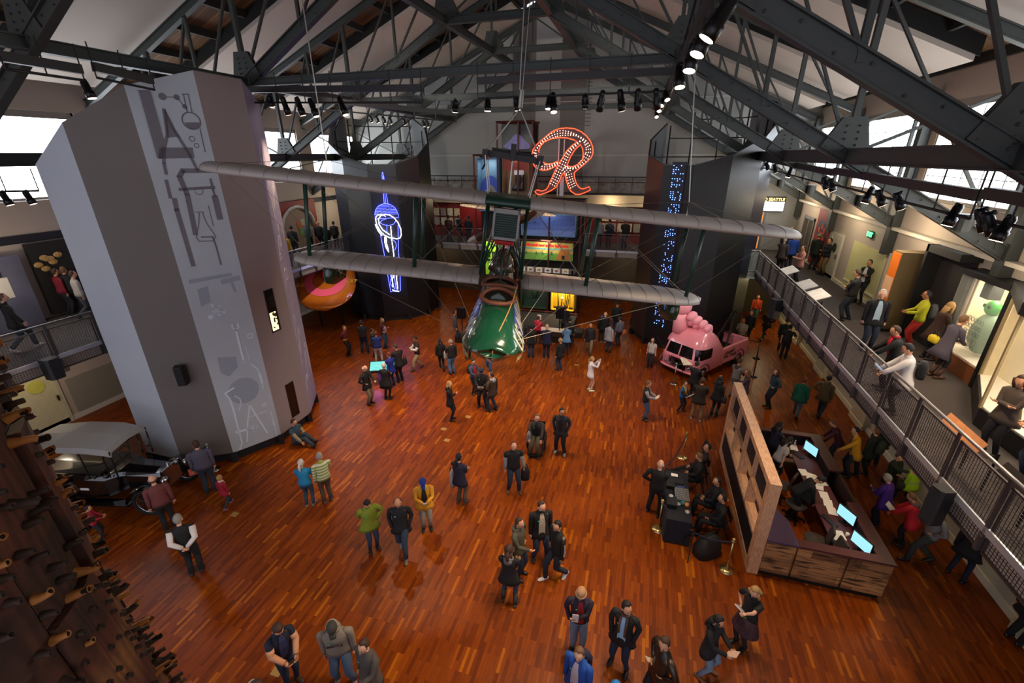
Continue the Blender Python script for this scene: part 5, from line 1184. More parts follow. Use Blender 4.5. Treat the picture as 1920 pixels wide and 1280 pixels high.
e = B().box(-.14, .14, -.2, .2, 0, .02).build('framed_print', M('cfd4cf', .3, var=.5, scale=12, name='framed print'), None, loc=on(2.0, 3.05, .765)); e.rotation_euler = (.0, 0, .25); tag(e, 'pale framed print lying across the reception worktop', 'picture')
def chair(x, y, rz, label):
    e = empty('office_chair', (x, y, 0), rz, label, 'chair'); gr = M('3a3330', .8, var=.1, name='taupe seat fabric')
    q = B(); q.loft([(0,0,.46,.22,.22), (0,0,.5,.25,.24), (0,0,.54,.23,.22)], 14, True, 3); q.build('seat', gr, e, True)
    q = B(); q.hexa([(-.2,-.24,.62), (.2,-.24,.62), (.2,-.2,.62), (-.2,-.2,.62), (-.17,-.31,1.0), (.17,-.31,1.0), (.17,-.26,1.02), (-.17,-.26,1.02)]); q.build('backrest', gr, e); B().tube([(0,-.1,.46), (0,-.27,.48), (0,-.27,.75)], .02, 6).build('back_support', blk, e)
    B().tube([(0,0,.1), (0,0,.46)], .03, 8).build('gas_post', blk, e)
    for i in range(5): a = 2*pi*i/5; B().bar((0,0,.1), (.28*cos(a), .28*sin(a), .07), .04, .03).build('base_leg', blk, e); q = B(); q.ell((.29*cos(a), .29*sin(a), .035), (.03, .03, .035), 8, 6); q.build('castor', blk, e)
chair(4.55, 12.0, 1.0, 'taupe office chair nearest the woman in the white top'); chair(4.75, 11.25, 2.2, 'taupe office chair behind the leaning woman in black'); chair(4.85, 10.0, 1.3, 'taupe office chair near the second monitor'); chair(4.95, 9.55, 1.7, 'taupe office chair nearest the boarded desk front')
# ================================================================ sound desk
S = 3.658
def Q4(x, y, z=0): return at(1180+x/S, 780+y/S, z=z)
c0 = Q4(330, 380, .76); c1 = Q4(500, 390, .76); c2 = Q4(320, 680, .76)
e = empty('sound_table', (1.62, 10.45, 0), 0, 'cloth covered sound desk table crowded with mixing gear', 'table')
TW, TL = .62, 2.0; cl = M('14141f', .9, var=.1, name='navy tablecloth')
q = B(); vs = []; per = [(-TW/2, -TL/2), (TW/2, -TL/2), (TW/2, TL/2), (-TW/2, TL/2)]; pts = []
for (xa, ya), (xb, yb) in zip(per, per[1:]+per[:1]):
    for i in range(10): t = i/10; pts.append((xa+(xb-xa)*t, ya+(yb-ya)*t))
n = len(pts); vs = [(x, y, .76) for x, y in pts]+[(x*(1.04+.05*(i % 2)), y*(1.02+.02*(i % 2)), .03) for i, (x, y) in enumerate(pts)]
q._a(vs, [tuple(range(n))]+[(i, n+i, n+(i+1) % n, (i+1) % n) for i in range(n)]); q.build('tablecloth', cl, e)
def gear(nm, x, y, w, d, h, mat, label, knobs=0, rz=0):
    g = empty(nm, (1.62+x, 10.45+y, .765), rz, label, nm.replace('_', ' ')); B().box(-w/2, w/2, -d/2, d/2, 0, h).build('casing', mat, g)
    if knobs: q = B(); [q.box(-w/2+.03+i*(w-.06)/8, -w/2+.045+i*(w-.06)/8, -d/2+.03+j*(d-.06)/6, -d/2+.045+j*(d-.06)/6, h, h+.015) for i in range(9) for j in range(7)]; q.build('knobs', M('15151a', .5), g)
    return g
slv = M('8a8a8c', .4, .4, name='silver gear')
gear('mixing_console', .1, -.05, .36, .5, .08, slv, 'silver mixing console on the sound desk', 1); gear('laptop', .02, .55, .32, .24, .02, black, 'dark laptop at the far end of the sound desk')
gear('rack_unit', -.18, -.45, .25, .35, .14, black, 'black rack unit at the near end of the sound desk'); gear('folder', .1, .3, .2, .12, .01, M('2a3a7a', .5), 'blue folder behind the mixing console'); gear('notepad', -.05, .8, .18, .12, .01, white_, 'white notepad at the far corner of the sound desk')
gear('receiver', -.18, .3, .22, .3, .1, black, 'black receiver box beside the laptop')
for i, (x, y, c, h) in enumerate(((-.2, -.3, 'c8c4b8', .02), (.0, -.42, '9a9a98', .05), (.2, -.42, 'c07a3c', .09), (.1, -.38, '2a6a6a', .1), (.2, -.66, 'a8a49c', .05))): B_ = B(); B_.tube([(0,0,0), (0,0,h)], [.05, .06], 16); tag(B_.build('bowl', M(c, .4), None, True, loc=(1.62+x, 10.45+y, .766+(.14 if i == 0 else 0))), ['pale tape roll on the black rack unit','grey dish on the near end of the sound desk','orange tub on the sound desk','teal cup on the sound desk','clear plastic bowl at the near corner of the sound desk'][i], 'container')
e = empty('equipment_bag', (2.35, 9.35, 0), .6, 'black equipment bag slumped before the sound desk', 'bag'); q = B(); q.loft([(0,0,0,.35,.22), (0,0,.25,.36,.22), (.03,0,.5,.25,.14), (.05,0,.6,.1,.06)], 14, True, 3); q.build('bag_body', M('0f0f10', .7), e, True); B().tube([(-.2,0,.5), (-.1,0,.68), (.15,0,.68), (.2,0,.5)], .015, 6).build('strap', black, e)
e = empty('tripod', (1.95, 9.25, 0), 0, 'black folded tripod at the near end of the sound desk', 'tripod'); q = B(); [q.tube([(0,0,.7), (.35*cos(a), .35*sin(a), 0)], .014, 6) for a in (.3, 2.4, 4.5)]; q.build('tripod_legs', blk, e); B().tube([(0,0,.6), (0,0,1.1)], .016, 6).build('centre_column', blk, e)
# ================================================================ lighting bars and spotlights in the roof
lens_ = M((1, .78, .55), .3, emit=14, name='lit lamp lens'); lensd = M((1, .8, .6), .3, emit=2, name='dim lamp lens')
def lightbar(a, b, label, box=True, drop=.35):
    a = Vector(a); b = Vector(b); e = empty('lighting_bar', (0,0,0), 0, label, 'lighting bar')
    if box: B().bar(a, b, .12, .17).build('raceway', M('1c1617', .5, name='raceway black'), e)
    d = Vector((0, 0, -drop)); B().tube([a+d, b+d], .026, 6).build('pipe', pipe, e)
    n = max(2, int((b-a).length/.9))
    for i in range(n+1): p = a.lerp(b, i/n); B().tube([p+Vector((0,0,.45)), p+d], .014, 5).build('hanger', pipe, e)
    return a+d, b+d
SPL = 0
def spot(p, aim, label, L_=.34, r=.085, lit=1, group=None, power=0, ang=50, col=WARM):
    d = (Vector(aim)-Vector(p)).normalized(); e = empty('stage_light', p, 0, label, 'stage light', group); c = Vector((0,0,-.16))
    q = B(); q.tube([c-d*L_*.5, c-d*L_*.35, c+d*L_*.1, c+d*L_*.12, c+d*L_*.5], [r*.55, r*.8, r*.8, r, r], 12, cap=True); hd = q.build('lamp_housing', M('0d0d0f', .35, .3, name='lamp black'), e, True)
    q = B(); q.tube([c+d*(L_*.5+.001), c+d*(L_*.5+.006)], r*.85, 12); q.build('lens', lens_ if lit == 1 else lensd, hd)
    q = B(); q.tube([(0,0,0), (0,0,-.05), (.1,0,-.16)], .012, 5); q.tube([(0,0,-.05), (-.1,0,-.16)], .012, 5); q.ell((0,0,.0), (.04,.04,.04), 8, 5); q.build('yoke', pipe, e)
    if power: lamp('spot_beam', 'SPOT', Vector(p)+c+d*(L_*.5+.02), power, col, aim, .12, ang, .5)
    return e
ZB = 11.0
# cross bar before the second truss
Yc = 13.0
pa, pb = at(895, 152, Y=Yc), at(1262, 138, Y=Yc); a_, b_ = lightbar(pa, (pb.x, Yc, pa.z), 'long black lighting bar across the middle of the roof', True, .42)
tgt = [(-8, 15, 0), (-5, 13, 0), (-2, 16, 0), (-3, 11, 0), (-1, 9, 0), (-2, 18, 0), (-4, 20, 0), (1, 15, 0), (0, 20, 0), (2, 21, 0)]
for i, (x, big) in enumerate(((853, 0), (914, 0), (969, 0), (1030, 0), (1038, 1), (1098, 0), (1128, 1), (1165, 1), (1197, 1), (1232, 1))):
    p = at(x, 178, Y=Yc); p.z = a_.z
    spot(p, tgt[i], 'black stage light hanging from the cross bar in the roof', .5 if big else .3, .1, 0 if big else 1, 'stage lights on the cross bar', 620 if i in (0, 1, 3, 5, 8) else 0, 75)
for x, z in ((-10, 10.5), (-2.5, 10)): lamp('spot_beam', 'SPOT', (x, Yc, 10.4), 520, (1, .95, .86), (x-.5, YB, z), .2, 75, .8)  # added wash lamps without housings, brighten the back wall
# left bars
l1a, l1b = at(470, 168, Y=12.6), at(790, 165, Y=12.6)
lightbar(l1a, l1b, 'black lighting bar beyond the grey tower, upper left', True, .35)
for i, (x, y) in enumerate(((505, 196), (533, 205), (560, 206), (585, 208), (640, 205))):
    p = at(x, y-18, Y=12.6); spot(p, (-12+i*1.8, 16-i, 0), 'black stage light on the bar beyond the grey tower', .5 if i else .3, .1, 1 if i in (0, 3) else 0, 'stage lights beyond the grey tower', 800 if i in (0, 2, 4) else 0, 70)
l2a, l2b = at(600, 185, X=-11.2), at(855, 222, X=-9.5); sa_, sb_ = lightbar(at(585, 185, Y=14.5), at(855, 213, Y=19), 'dark lighting bar slanting over the black needle tower', True, .3)
for i, (x, y) in enumerate(((683, 213), (697, 216), (713, 218), (728, 220), (762, 225), (811, 228), (822, 229))):
    p = sa_.lerp(sb_, (x-585)/270*.8+.06); spot(p, (-9, 22, 2), 'small stage light below the slanting bar', .22, .07, 1, 'small stage lights on the slanting bar', 350 if i in (1, 4) else 0, 60)
# bar rising over the right centre
lightbar(at(1240, 200, z=11.0), at(1345, -30, z=11.0), 'lighting bar running towards the camera over the right centre', True, .25)
for i, (x, y) in enumerate(((1355, 8), (1326, 48), (1302, 88), (1277, 130), (1251, 172), (1244, 185), (1238, 198), (1232, 212))):
    p = at(x, y-8, z=10.8); spot(p, ([-6, -3.5, -1, 1.5, 3.5, -2, 0, 2][i], [5.5, 4, 5, 6.5, 7, 8, 9, 10][i], 0), 'stage light on the bar over the right centre', .42 if i < 4 else .26, .1 if i < 4 else .07, 1, 'stage lights over the right centre', 620 if i in (0, 1, 2, 3) else 0, 70)
# right side bars along the gallery
for (xa, ya, xb, yb, X_, lb) in ((1424, 296, 1566, 324, 4.9, 'short maroon lighting bar by the black tower, right side'), (1566, 320, 1835, 366, 4.9, 'long maroon lighting bar over the right gallery railing'), (1850, 362, 1990, 385, 4.9, 'maroon lighting bar at the right edge of the picture')):
    lightbar(at(xa, ya, X=X_), at(xb, yb, X=X_), lb, True, .35)
R5 = [(1427, 312), (1440, 318), (1455, 322), (1483, 328), (1550, 346), (1562, 349), (1633, 366), (1655, 370), (1690, 375), (1795, 398), (1850, 405), (1865, 412), (1892, 420)]
for i, (x, y) in enumerate(R5):
    p = at(x, y-14, X=4.9); spot(p, (7.2, p.y-.5, 4.2) if i % 3 else (3, p.y, 0), 'stage light hanging from the maroon bars on the right', .36, .09, 0 if i % 3 else 1, 'stage lights on the maroon bars', 260 if i in (0, 4, 7, 9, 11) else 0, 80)
lc = lightbar(at(0, 105, X=-11.5), at(152, 130, X=-11.5), 'short lighting bar at the upper left corner', True, .2); ld = lightbar(at(-60, 352, X=-15.5), at(70, 350, X=-15.5), 'lighting pipe low by the left windows', False, .1)
for (x, y, p) in ((148, 160, lc[1]), (5, 365, ld[0].lerp(ld[1], .45)), (45, 365, ld[0].lerp(ld[1], .8))): spot(p, (p.x+2, p.y+1, 0), 'stage light near the left wall of the roof', .34, .09, 1 if x > 100 else 0, 'stage lights near the left wall', 0)
lamp('spot_beam', 'SPOT', at(148, 170, X=-11.5), 750, WARM, (-2.6, .6, 6.8), .15, 45, .6)
lightbar(at(175, 125, X=-11.5), at(285, 150, X=-11.5), 'short lighting bar above the grey tower', True, .2)
# ================================================================ right upper gallery exhibits
def gp(x, y): p = at(x, y, z=G); return p
e = empty('orange_kiosk', (7.62, 16.3, G), 0, 'orange edged display kiosk against the right gallery wall', 'kiosk')
q = B(); q.box(.0, .86, .0, .5, 0, 2.55); q.build('kiosk_body', M('6e5a36', .6, name='olive brown'), e)
q = B(); q.box(-.02, 0, 0, .5, .1, 2.5); q.build('orange_panel', M('d8721a', .5, var=.03, name='orange'), e); B().box(-.03, -.02, .0, .5, 1.1, 1.75).build('text_panel', M('d9b08a', .6, name='pale text panel'), e); B().box(-.01, .86, -.02, .52, 0, .1).build('base', black, e)
e = empty('dark_alcove', (8.0, 14.35, G), 0, 'dark alcove frame beside the lit turtle case', 'alcove'); q = B(); q.box(0, .5, 1.5, 1.62, 0, 2.9); q.box(0, .5, .0, 1.6, 2.7, 2.9); q.box(.4, .49, 0.1, 1.6, 0, 2.9); q.build('frame', M('0d0b0b', .7), e)
cs = empty('glass_display_case', (8.15, 12.5, G), 0, 'lit display case with a green sea turtle costume, right gallery', 'display case')
B().box(0, 1.25, 0, 1.8, 0, .45).build('base', M('6a3c1c', .5, name='brown base'), cs); q = B(); q.box(-.1, 1.25, -.04, 1.82, 2.45, 2.58); q.build('canopy', black, cs); q = B(); q.box(-.04, .06, -.06, .04, 0, 2.45); q.build('corner_post', black, cs)
q = B(); q.box(1.2, 1.25, 0, 1.8, .45, 2.45); q.box(.38, 1.2, 1.76, 1.8, .45, 2.45); q.build('case_back', M('d8cba8', .7, emit=0, name='cream lining'), cs); B().box(0.05, 1.2, .02, 1.76, .45, .48).build('case_floor', M('e6e2d6', .6), cs)
B().box(0, .012, 0.05, 1.8, .45, 2.45).build('glass', M('dfe6e0', .02, alpha=.12, name='case glass'), cs)
lamp('case_light', 'AREA', (8.7, 13.4, G+2.42), 36, (1, .85, .62), (8.7, 13.4, G+.5), .8)
tt = empty('turtle_costume', (8.62, 13.5, G+.48), 0, 'green turtle costume with a patterned shell inside the lit case', 'costume')
q = B(); q.ell((0, 0, .6), (.3, .34, .55), 14, 10); shm = M('6f8f78', .5, var=.1, name='shell green'); q.build('shell', shm, tt, True); q = B()
for i in range(5):
    for j in range(5): q.tube([(-.3-.0, -.25+j*.12+.05*cos(t*pi/3), .25+i*.17+.06*sin(t*pi/3)) for t in range(6)], .008, 4, closed=True)
q.build('shell_pattern', M('20402c', .5), tt); q = B(); q.ell((-.05, 0, 1.28), (.17, .17, .2), 12, 8); q.build('turtle_head', M('2f9a3a', .4, var=.3, scale=9), tt, True)
q = B(); [q.ell((-.2, s*.08, 1.32), (.03, .04, .05), 8, 6) for s in (-1, 1)]; q.build('eyes', black, tt)
cs = empty('glass_display_case', (7.15, 8.5, G), 0, 'large lit glass case with red robed figures at the right edge', 'display case')
q = B(); q.prism([(.95, 3.9), (0, 2.0), (.1, -.6), (1.34, -.6), (1.34, 3.9)], 0, .4); q.build('base', black, cs); q = B(); q.prism([(.9, 3.93), (-.05, 2.05), (.0, -.6), (1.34, -.6), (1.34, 3.93)], 2.45, 2.7); q.build('canopy', black, cs)
q = B(); q.prism([(.98, 3.85), (.04, 2.0), (.12, -.6), (1.3, -.6), (1.3, 3.85)], .4, .43); q.build('case_floor', M('e6e2d6', .6), cs); q = B(); q.box(1.28, 1.34, -.6, 3.9, .4, 2.45); q.box(1.0, 1.3, 3.8, 3.88, .4, 2.45); q.build('case_back', M('d8cba8', .7), cs)
q = B(); q.box(.95, 1.0, 3.83, 3.88, .4, 2.45); q.box(-.02, .03, 1.98, 2.03, .4, 2.45); q.build('corner_post', M('8a7a5c', .4), cs); B().box(.05, .06, -.6, 2.0, .43, 2.45).build('glass', M('dfe6e0', .02, alpha=.12, name='case glass'), cs)
lamp('case_light', 'AREA', (7.7, 9.2, G+2.42), 60, (1, .85, .62), (7.8, 9.2, G+.5), 1.2)
for i, (x, y) in enumerate(((7.85, 9.9), (7.75, 9.2))):
    f = empty('robed_figure', (x, y, G+.43), 1.2, ['red and white robed doll figure, further along the right hand case', 'red robed doll figure at the picture edge in the right hand case'][i], 'figure')
    q = B(); q.loft([(0,0,0,.3,.26), (0,0,.3,.2,.17), (0,0,.7,.13,.1), (0,0,.95,.15,.09), (0,0,1.05,.06,.05)], 14); q.loft([(-.3,.05,.5,.06,.03), (-.2,.05,.9,.07,.04)], 8); q.loft([(.3,.05,.5,.06,.03), (.2,.05,.9,.07,.04)], 8); q.build('robe', M('b01a14', .6, var=.8, scale=9, name='red brocade'), f, True)
    q = B(); q.ell((0, 0, 1.15), (.08, .08, .1), 12, 8); q.build('face', M('e8dccc', .5), f, True); q = B(); q.ell((0, .03, 1.2), (.11, .1, .1), 10, 7); q.ell((.07, .02, 1.28), (.04,.04,.04), 8, 5); q.build('hair', black, f, True)
# reading rail panels and tables on the gallery
for i, (x, y, lb) in enumerate(((1480, 492, 'slanted glass top table near the far end of the right gallery'), (1512, 528, 'glass topped label table on the right gallery rail'), (1530, 540, 'black and white slanted label table on the right gallery rail'), (1830, 800, 'orange printed label rail beside the woman with folded arms'), (1900, 870, 'dark slanted label rail at the right edge'))):
    p = gp(x, y); p = Vector((5.9, [20.6, 18.3, 17.0, 8.35, 6.9][i], G)); e = empty('label_table', p, 0, lb, 'label table'); q = B(); q.tube([(.1, -.3, 0), (.1, -.3, .75)], .02, 6); q.tube([(.1, .3, 0), (.1, .3, .75)], .02, 6); q.build('stand', blk, e)
    q = B(); wa, wb = (-.22, .25) if i < 3 else (-.34, -.24); q.hexa([(wa,-.5,.78), (wb,-.5,.98), (wb,.5,.98), (wa,.5,.78), (wa,-.5,.81), (wb,-.5,1.01), (wb,.5,1.01), (wa,.5,.81)]); q.build('label_panel', M(['cfc8c0','b9b4b0','d8d4ce','c98a5c','3a3430'][i], .4, var=.4, scale=6), e)
# red banner and glass doors, neon sign at far right gallery
e = empty('banner', (XR-.04, 25.85, G), 0, 'tall red banner with blue circular artwork by the gallery doors', 'banner'); B().box(-.03, .02, -.9, .9, .1, 3.1).build('banner_cloth', M('8a1d14', .6, var=.1), e); B().box(-.04, -.03, -.7, .6, .9, 2.3).build('blue_artwork', M('18284e', .5, var=.4, scale=5), e)
q = B()
for i in range(5): a = radians(200-i*55); q.prism([(.16*cos(t*pi/8)+.42*cos(a), .16*sin(t*pi/8)+.42*sin(a)) for t in range(16)], 0, .01, Matrix.Translation((-.045, -.05, 1.6)) @ Matrix(((0,0,-1,0),(1,0,0,0),(0,1,0,0),(0,0,0,1))))
q.prism([(.25*cos(t*pi/10), .25*sin(t*pi/10)) for t in range(20)], 0, .012, Matrix.Translation((-.045, -.05, 1.55)) @ Matrix(((0,0,-1,0),(1,0,0,0),(0,1,0,0),(0,0,0,1)))); q.build('orange_discs', M('b5482a', .6, var=.5, scale=9), e)
for i, (y0, y1) in enumerate(((27.2, 28.9),)):
    e = tag(empty('door_5', (XR-.03, (y0+y1)/2, G)), kind='structure'); q = B(); hw = (y1-y0)/2; q.box(-.04, .02, -hw, -hw+.1, 0, 2.2); q.box(-.04, .02, hw-.1, hw, 0, 2.2); q.box(-.04, .02, -.05, .05, 0, 2.2); q.box(-.04, .02, -hw, hw, 2.1, 2.25); q.build('door_frame', M('8c8d90', .4, .5), e); B().box(-.01, .01, -hw, hw, .05, 2.1).build('glass', M('4a4034', .1), e)
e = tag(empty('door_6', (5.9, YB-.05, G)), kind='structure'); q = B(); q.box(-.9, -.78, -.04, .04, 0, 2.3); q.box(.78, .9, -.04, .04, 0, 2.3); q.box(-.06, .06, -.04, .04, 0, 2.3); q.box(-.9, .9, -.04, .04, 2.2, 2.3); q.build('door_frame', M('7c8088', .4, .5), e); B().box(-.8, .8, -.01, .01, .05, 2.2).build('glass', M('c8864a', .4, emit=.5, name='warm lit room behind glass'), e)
p = at(1441, 382, Y=YB-.1); e = empty('lit_sign', (p.x, YB-.12, p.z), 0, 'bright white lit sign with yellow lettering above the glass doors', 'sign'); B().box(-.85, .85, -.05, .05, -.42, .42).build('sign_case', black, e); B().box(-.8, .8, -.07, -.05, -.38, .12).build('lit_panel', M((1, .95, .85), .5, emit=5), e); text_obj('lettering', 'RADIO SEATTLE', .22, M((1, .6, .15), emit=3), e, frame_m((0, -.06, .25), (1, 0, 0), (0, 0, 1)), .004)
for x, y, z, w_ in ((7.3, 27.5, 7.2, 60), (7.3, 22, 7.2, 60), (7.3, 17, 7.2, 60), (7.2, 12, 7.0, 40), (7.2, 6, 7.0, 40)): lamp('gallery_light', 'POINT', (x, y, z), w_, (1, .82, .55), size=.2)
lamp('underpass_light', 'POINT', (7.0, 26.5, 3.2), 60, (1, .85, .5), size=.2); lamp('underpass_light', 'POINT', (7.2, 18.0, 3.2), 22, (1, .8, .5), size=.2); lamp('underpass_light', 'POINT', (7.2, 11.0, 3.2), 16, (1, .8, .5), size=.2)
for x, y, z, w_ in ((-18.3, 26.0, 6.4, 60), (-18.5, 18, 6.4, 30), (-18.6, 8.0, 6.0, 40), (-18.6, 8.0, 3.0, 30), (-14, 28.8, 3.2, 20), (-1, 28.8, 3.2, 20)): lamp('gallery_light', 'POINT', (x, y, z), w_, (1, .84, .62), size=.2)
# left gallery: mural, arch, display
e = empty('sky_mural', (XL+.4, 6.4, G), 0, 'large blue grey cloud mural with small text panels, left gallery', 'mural'); B().box(-.05, .05, -5, 3.1, 0, 2.35).build('mural_panel', M('555568', .7, var=.55, scale=1.2, name='storm cloud print'), e)
for (y0, y1, z0, z1, c) in ((1.9, 2.5, 1.75, 2.15, '17161a'), (2.0, 2.6, 1.05, 1.72, 'c9c2b8'), (1.2, 1.85, 1.0, 1.3, '44567e')): B().box(.05, .06, y0, y1, z0, z1).build('text_panel', M(c, .6), e)
e = empty('display_niche', (XL+.25, 11.0, G), 0, 'dim display niche with brown objects beyond the cloud mural', 'display'); B().box(-.2, .0, -1.1, 1.6, .1, 2.6).build('niche_back', M('1d1a18', .7), e); q = B(); random.seed(6)
for i in range(9): y = random.uniform(-1, -.2); z = random.uniform(.9, 2.4); q.ell((.05, y, z), (.06, .14, .1), 8, 5)
q.build('mounted_object', M('b08a50', .6, var=.4), e)
e = empty('arch_display', (XL+.06, 22.8, G), 0, 'red framed arch display with posters on the left gallery wall', 'display')
q = B(); out_ = [(-1.6, 0)]+[(-1.6, 2.9), (1.7, 2.9), (1.7, 0)]+[(1.35, 0)]+[(1.35*cos(t*pi/16), 1.35+1.2*sin(t*pi/16)) for t in range(17)]+[(-1.35, 0)]
MXW = Matrix(((0,0,1,0),(1,0,0,0),(0,1,0,0),(0,0,0,1))); 
L2 = [Vector((p[0], p[1], 0)) for p in out_]; tri = mg.tessellate_polygon([L2]); q._a([MXW @ Vector((v.x, v.y, .12)) for v in L2], [tuple(t) for t in tri]); q.build('red_surround', M('8a1f16', .6), e)
B().tube([(.14, 1.35*cos(t*pi/16), 1.35+1.2*sin(t*pi/16)) for t in range(17)], .1, 8).build('arch_moulding', M('b9b0a8', .5), e, True); B().box(0, .05, -1.35, 1.35, 0, 2.55).build('arch_back', M('9a7f6c', .7), e)
for (y, z, c) in ((.1, 1.5, 'c86a28'), (.45, 1.6, 'b8b0a0'), (.2, 1.05, '7a9a5a'), (.5, .95, 'a06a3a')): B().box(.05, .07, y-.16, y+.16, z-.2, z+.2).build('poster', M(c, .6, var=.4, scale=9), e)
# ================================================================ people
def ik(a, b, l1, l2, pole):
    a = Vector(a); b = Vector(b); d = b-a; L_ = min(d.length, (l1+l2)*.999); d.normalize(); b = a+d*L_
    x = (l1*l1-l2*l2+L_*L_)/(2*L_); h = sqrt(max(0, l1*l1-x*x)); p = Vector(pole)-d*Vector(pole).dot(d)
    p = p.normalized() if p.length > 1e-5 else Vector((0, 1, 0)); return a+d*x+p*h, b
ARMS = {'down': ((.25, .02, .80), (.1, -.6, 0)), 'pocket': ((.20, .07, .93), (.6, -.9, 0)), 'fold': ((-.08, .21, 1.16), (.7, -.2, -.6)), 'phone': ((.07, .32, 1.18), (.5, -.3, -.8)),
  'read': ((.1, .33, 1.08), (.5, -.3, -.8)), 'behind': ((.05, -.17, .98), (.9, -.4, 0)), 'photo': ((.07, .36, 1.48), (.4, -.2, -1)), 'hip': ((.17, .05, 1.02), (1, -.5, 0)), 'counter': ((.16, .45, 1.04), (.4, -.3, -.8)),
  'point': ((.22, .5, 1.5), (.3, 0, -1)), 'swing': ((.24, .2, .86), (.1, -.8, 0)), 'back': ((.24, -.16, .84), (.1, -.8, 0)), 'lap': ((.09, .24, 1.0), (.6, -.4, -.3)), 'head': ((.1, -.08, 1.6), (1, .2, 0)), 'rest': ((.2, .38, .96), (.6, -.4, -.4)), 'carry': ((.3, .04, .82), (.1, -.6, 0))}
LEGS = {'stand': (((-.1, .0, .08), (.1, .02, .08)), .915), 'wide': (((-.16, .04, .08), (.15, -.04, .08)), .90), 'walk': (((-.08, .27, .08), (.08, -.25, .13)), .885), 'walk2': (((-.08, -.24, .13), (.08, .24, .08)), .885),
  'sit': (((-.13, .50, .08), (.14, .46, .08)), .50), 'sitfloor': (((-.1, .62, .08), (.14, .74, .08)), .13), 'recline': (((-.1, .95, .16), (.12, .85, .12)), .48), 'hidden': (((-.1, .0, .08), (.1, .02, .08)), .915), 'crouch': (((-.12, .12, .08), (.14, .02, .08)), .42)}
skin_cols = {'l': 'c9926f', 'p': 'd8a588', 'm': 'a8714e', 'd': '5f3c28'}
HC = {'bk': '0f0c0b', 'br': '3a2416', 'bl': 'a07c4a', 'gy': '8c8880', 'wh': 'c8c4bc', 'rd': '6a2a14', 'lb': '6a4a2c'}
eyem = M('15100e', .3, var=0, name='eye'); lipm = M('8a4238', .5, var=0, name='lip')
def hand(mb, w, d, side, curl, palm_n):
    "palm, four fingers of unequal length and a thumb leaving the side of the palm"
    d = d.normalized(); n = (palm_n-d*palm_n.dot(d)); n = n.normalized() if n.length > 1e-4 else d.orthogonal().normalized(); s = d.cross(n).normalized()
    mb.tube([w-d*.01, w+d*.03, w+d*.085], [(.022, .016), (.038, .016), (.04, .014)], 8)
    for i, (o, L_) in enumerate(((-.030, .058), (-.010, .068), (.011, .064), (.031, .050))):
        b = w+d*.08+s*o; d1 = (d+n*curl*.5).normalized(); d2 = (d+n*curl*1.6).normalized()
        mb.tube([b, b+d1*L_*.5, b+d1*L_*.5+d2*L_*.5], [.0095, .009, .007], 5)
    b = w+d*.025+s*.034*side; t = (s*side*.8+d*.8+n*.4).normalized(); mb.tube([b-s*side*.01, b+t*.03, b+t*.03+(d+n*.5).normalized()*.03], [.012, .011, .008], 5)
def head_mesh(mb, hc, R, hx=1.0):
    "head with jaw, brow, nose, mouth, eyes and ears; R turns head space (y forward) into body space"
    def P(v): return hc+R @ Vector(v)
    old = mb.X; mb.X = None
    def f(p):
        x, y, z = p; j = max(0, -z); x *= 1-.32*j; y = y*(1-.12*j)+(.05*j if y > 0 else 0); 
        if y > 0: y *= .93
        return (x, y, z)
    t = B(); t.ell((0, 0, 0), (.076*hx, .098, .122), 14, 11, f); t.v = [P(v) for v in t.v]; mb._a(t.v, t.f)
    t = B(); t.hexa([(-.016,.085,-.03), (.016,.085,-.03), (.011,.09,-.028), (-.011,.09,-.028), (-.007,.09,.025), (.007,.09,.025), (.006,.093,.025), (-.006,.093,.025)]); t.v = []; t.f = []
    t._a([(-.017,.08,-.032), (.017,.08,-.032), (0,.118,-.026), (-.009,.088,.028), (.009,.088,.028)], [(0,2,1), (0,3,2), (1,2,4), (2,3,4)]); mb._a([P(v) for v in t.v], t.f)
    for s in (-1, 1):
        t = B(); t.ell((s*.078*hx, -.005, -.005), (.012, .022, .034), 7, 5); mb._a([P(v) for v in t.v], t.f)
        t = B(); t.ell((s*.03, .086, .018), (.011, .007, .006), 7, 5); mb.mi = 1; mb._a([P(v) for v in t.v], t.f); mb.mi = 0
    t = B(); t.ell((0, .088, -.062), (.024, .008, .006), 7, 4); mb.mi = 2; mb._a([P(v) for v in t.v], t.f); mb.mi = 0
    mb.X = old
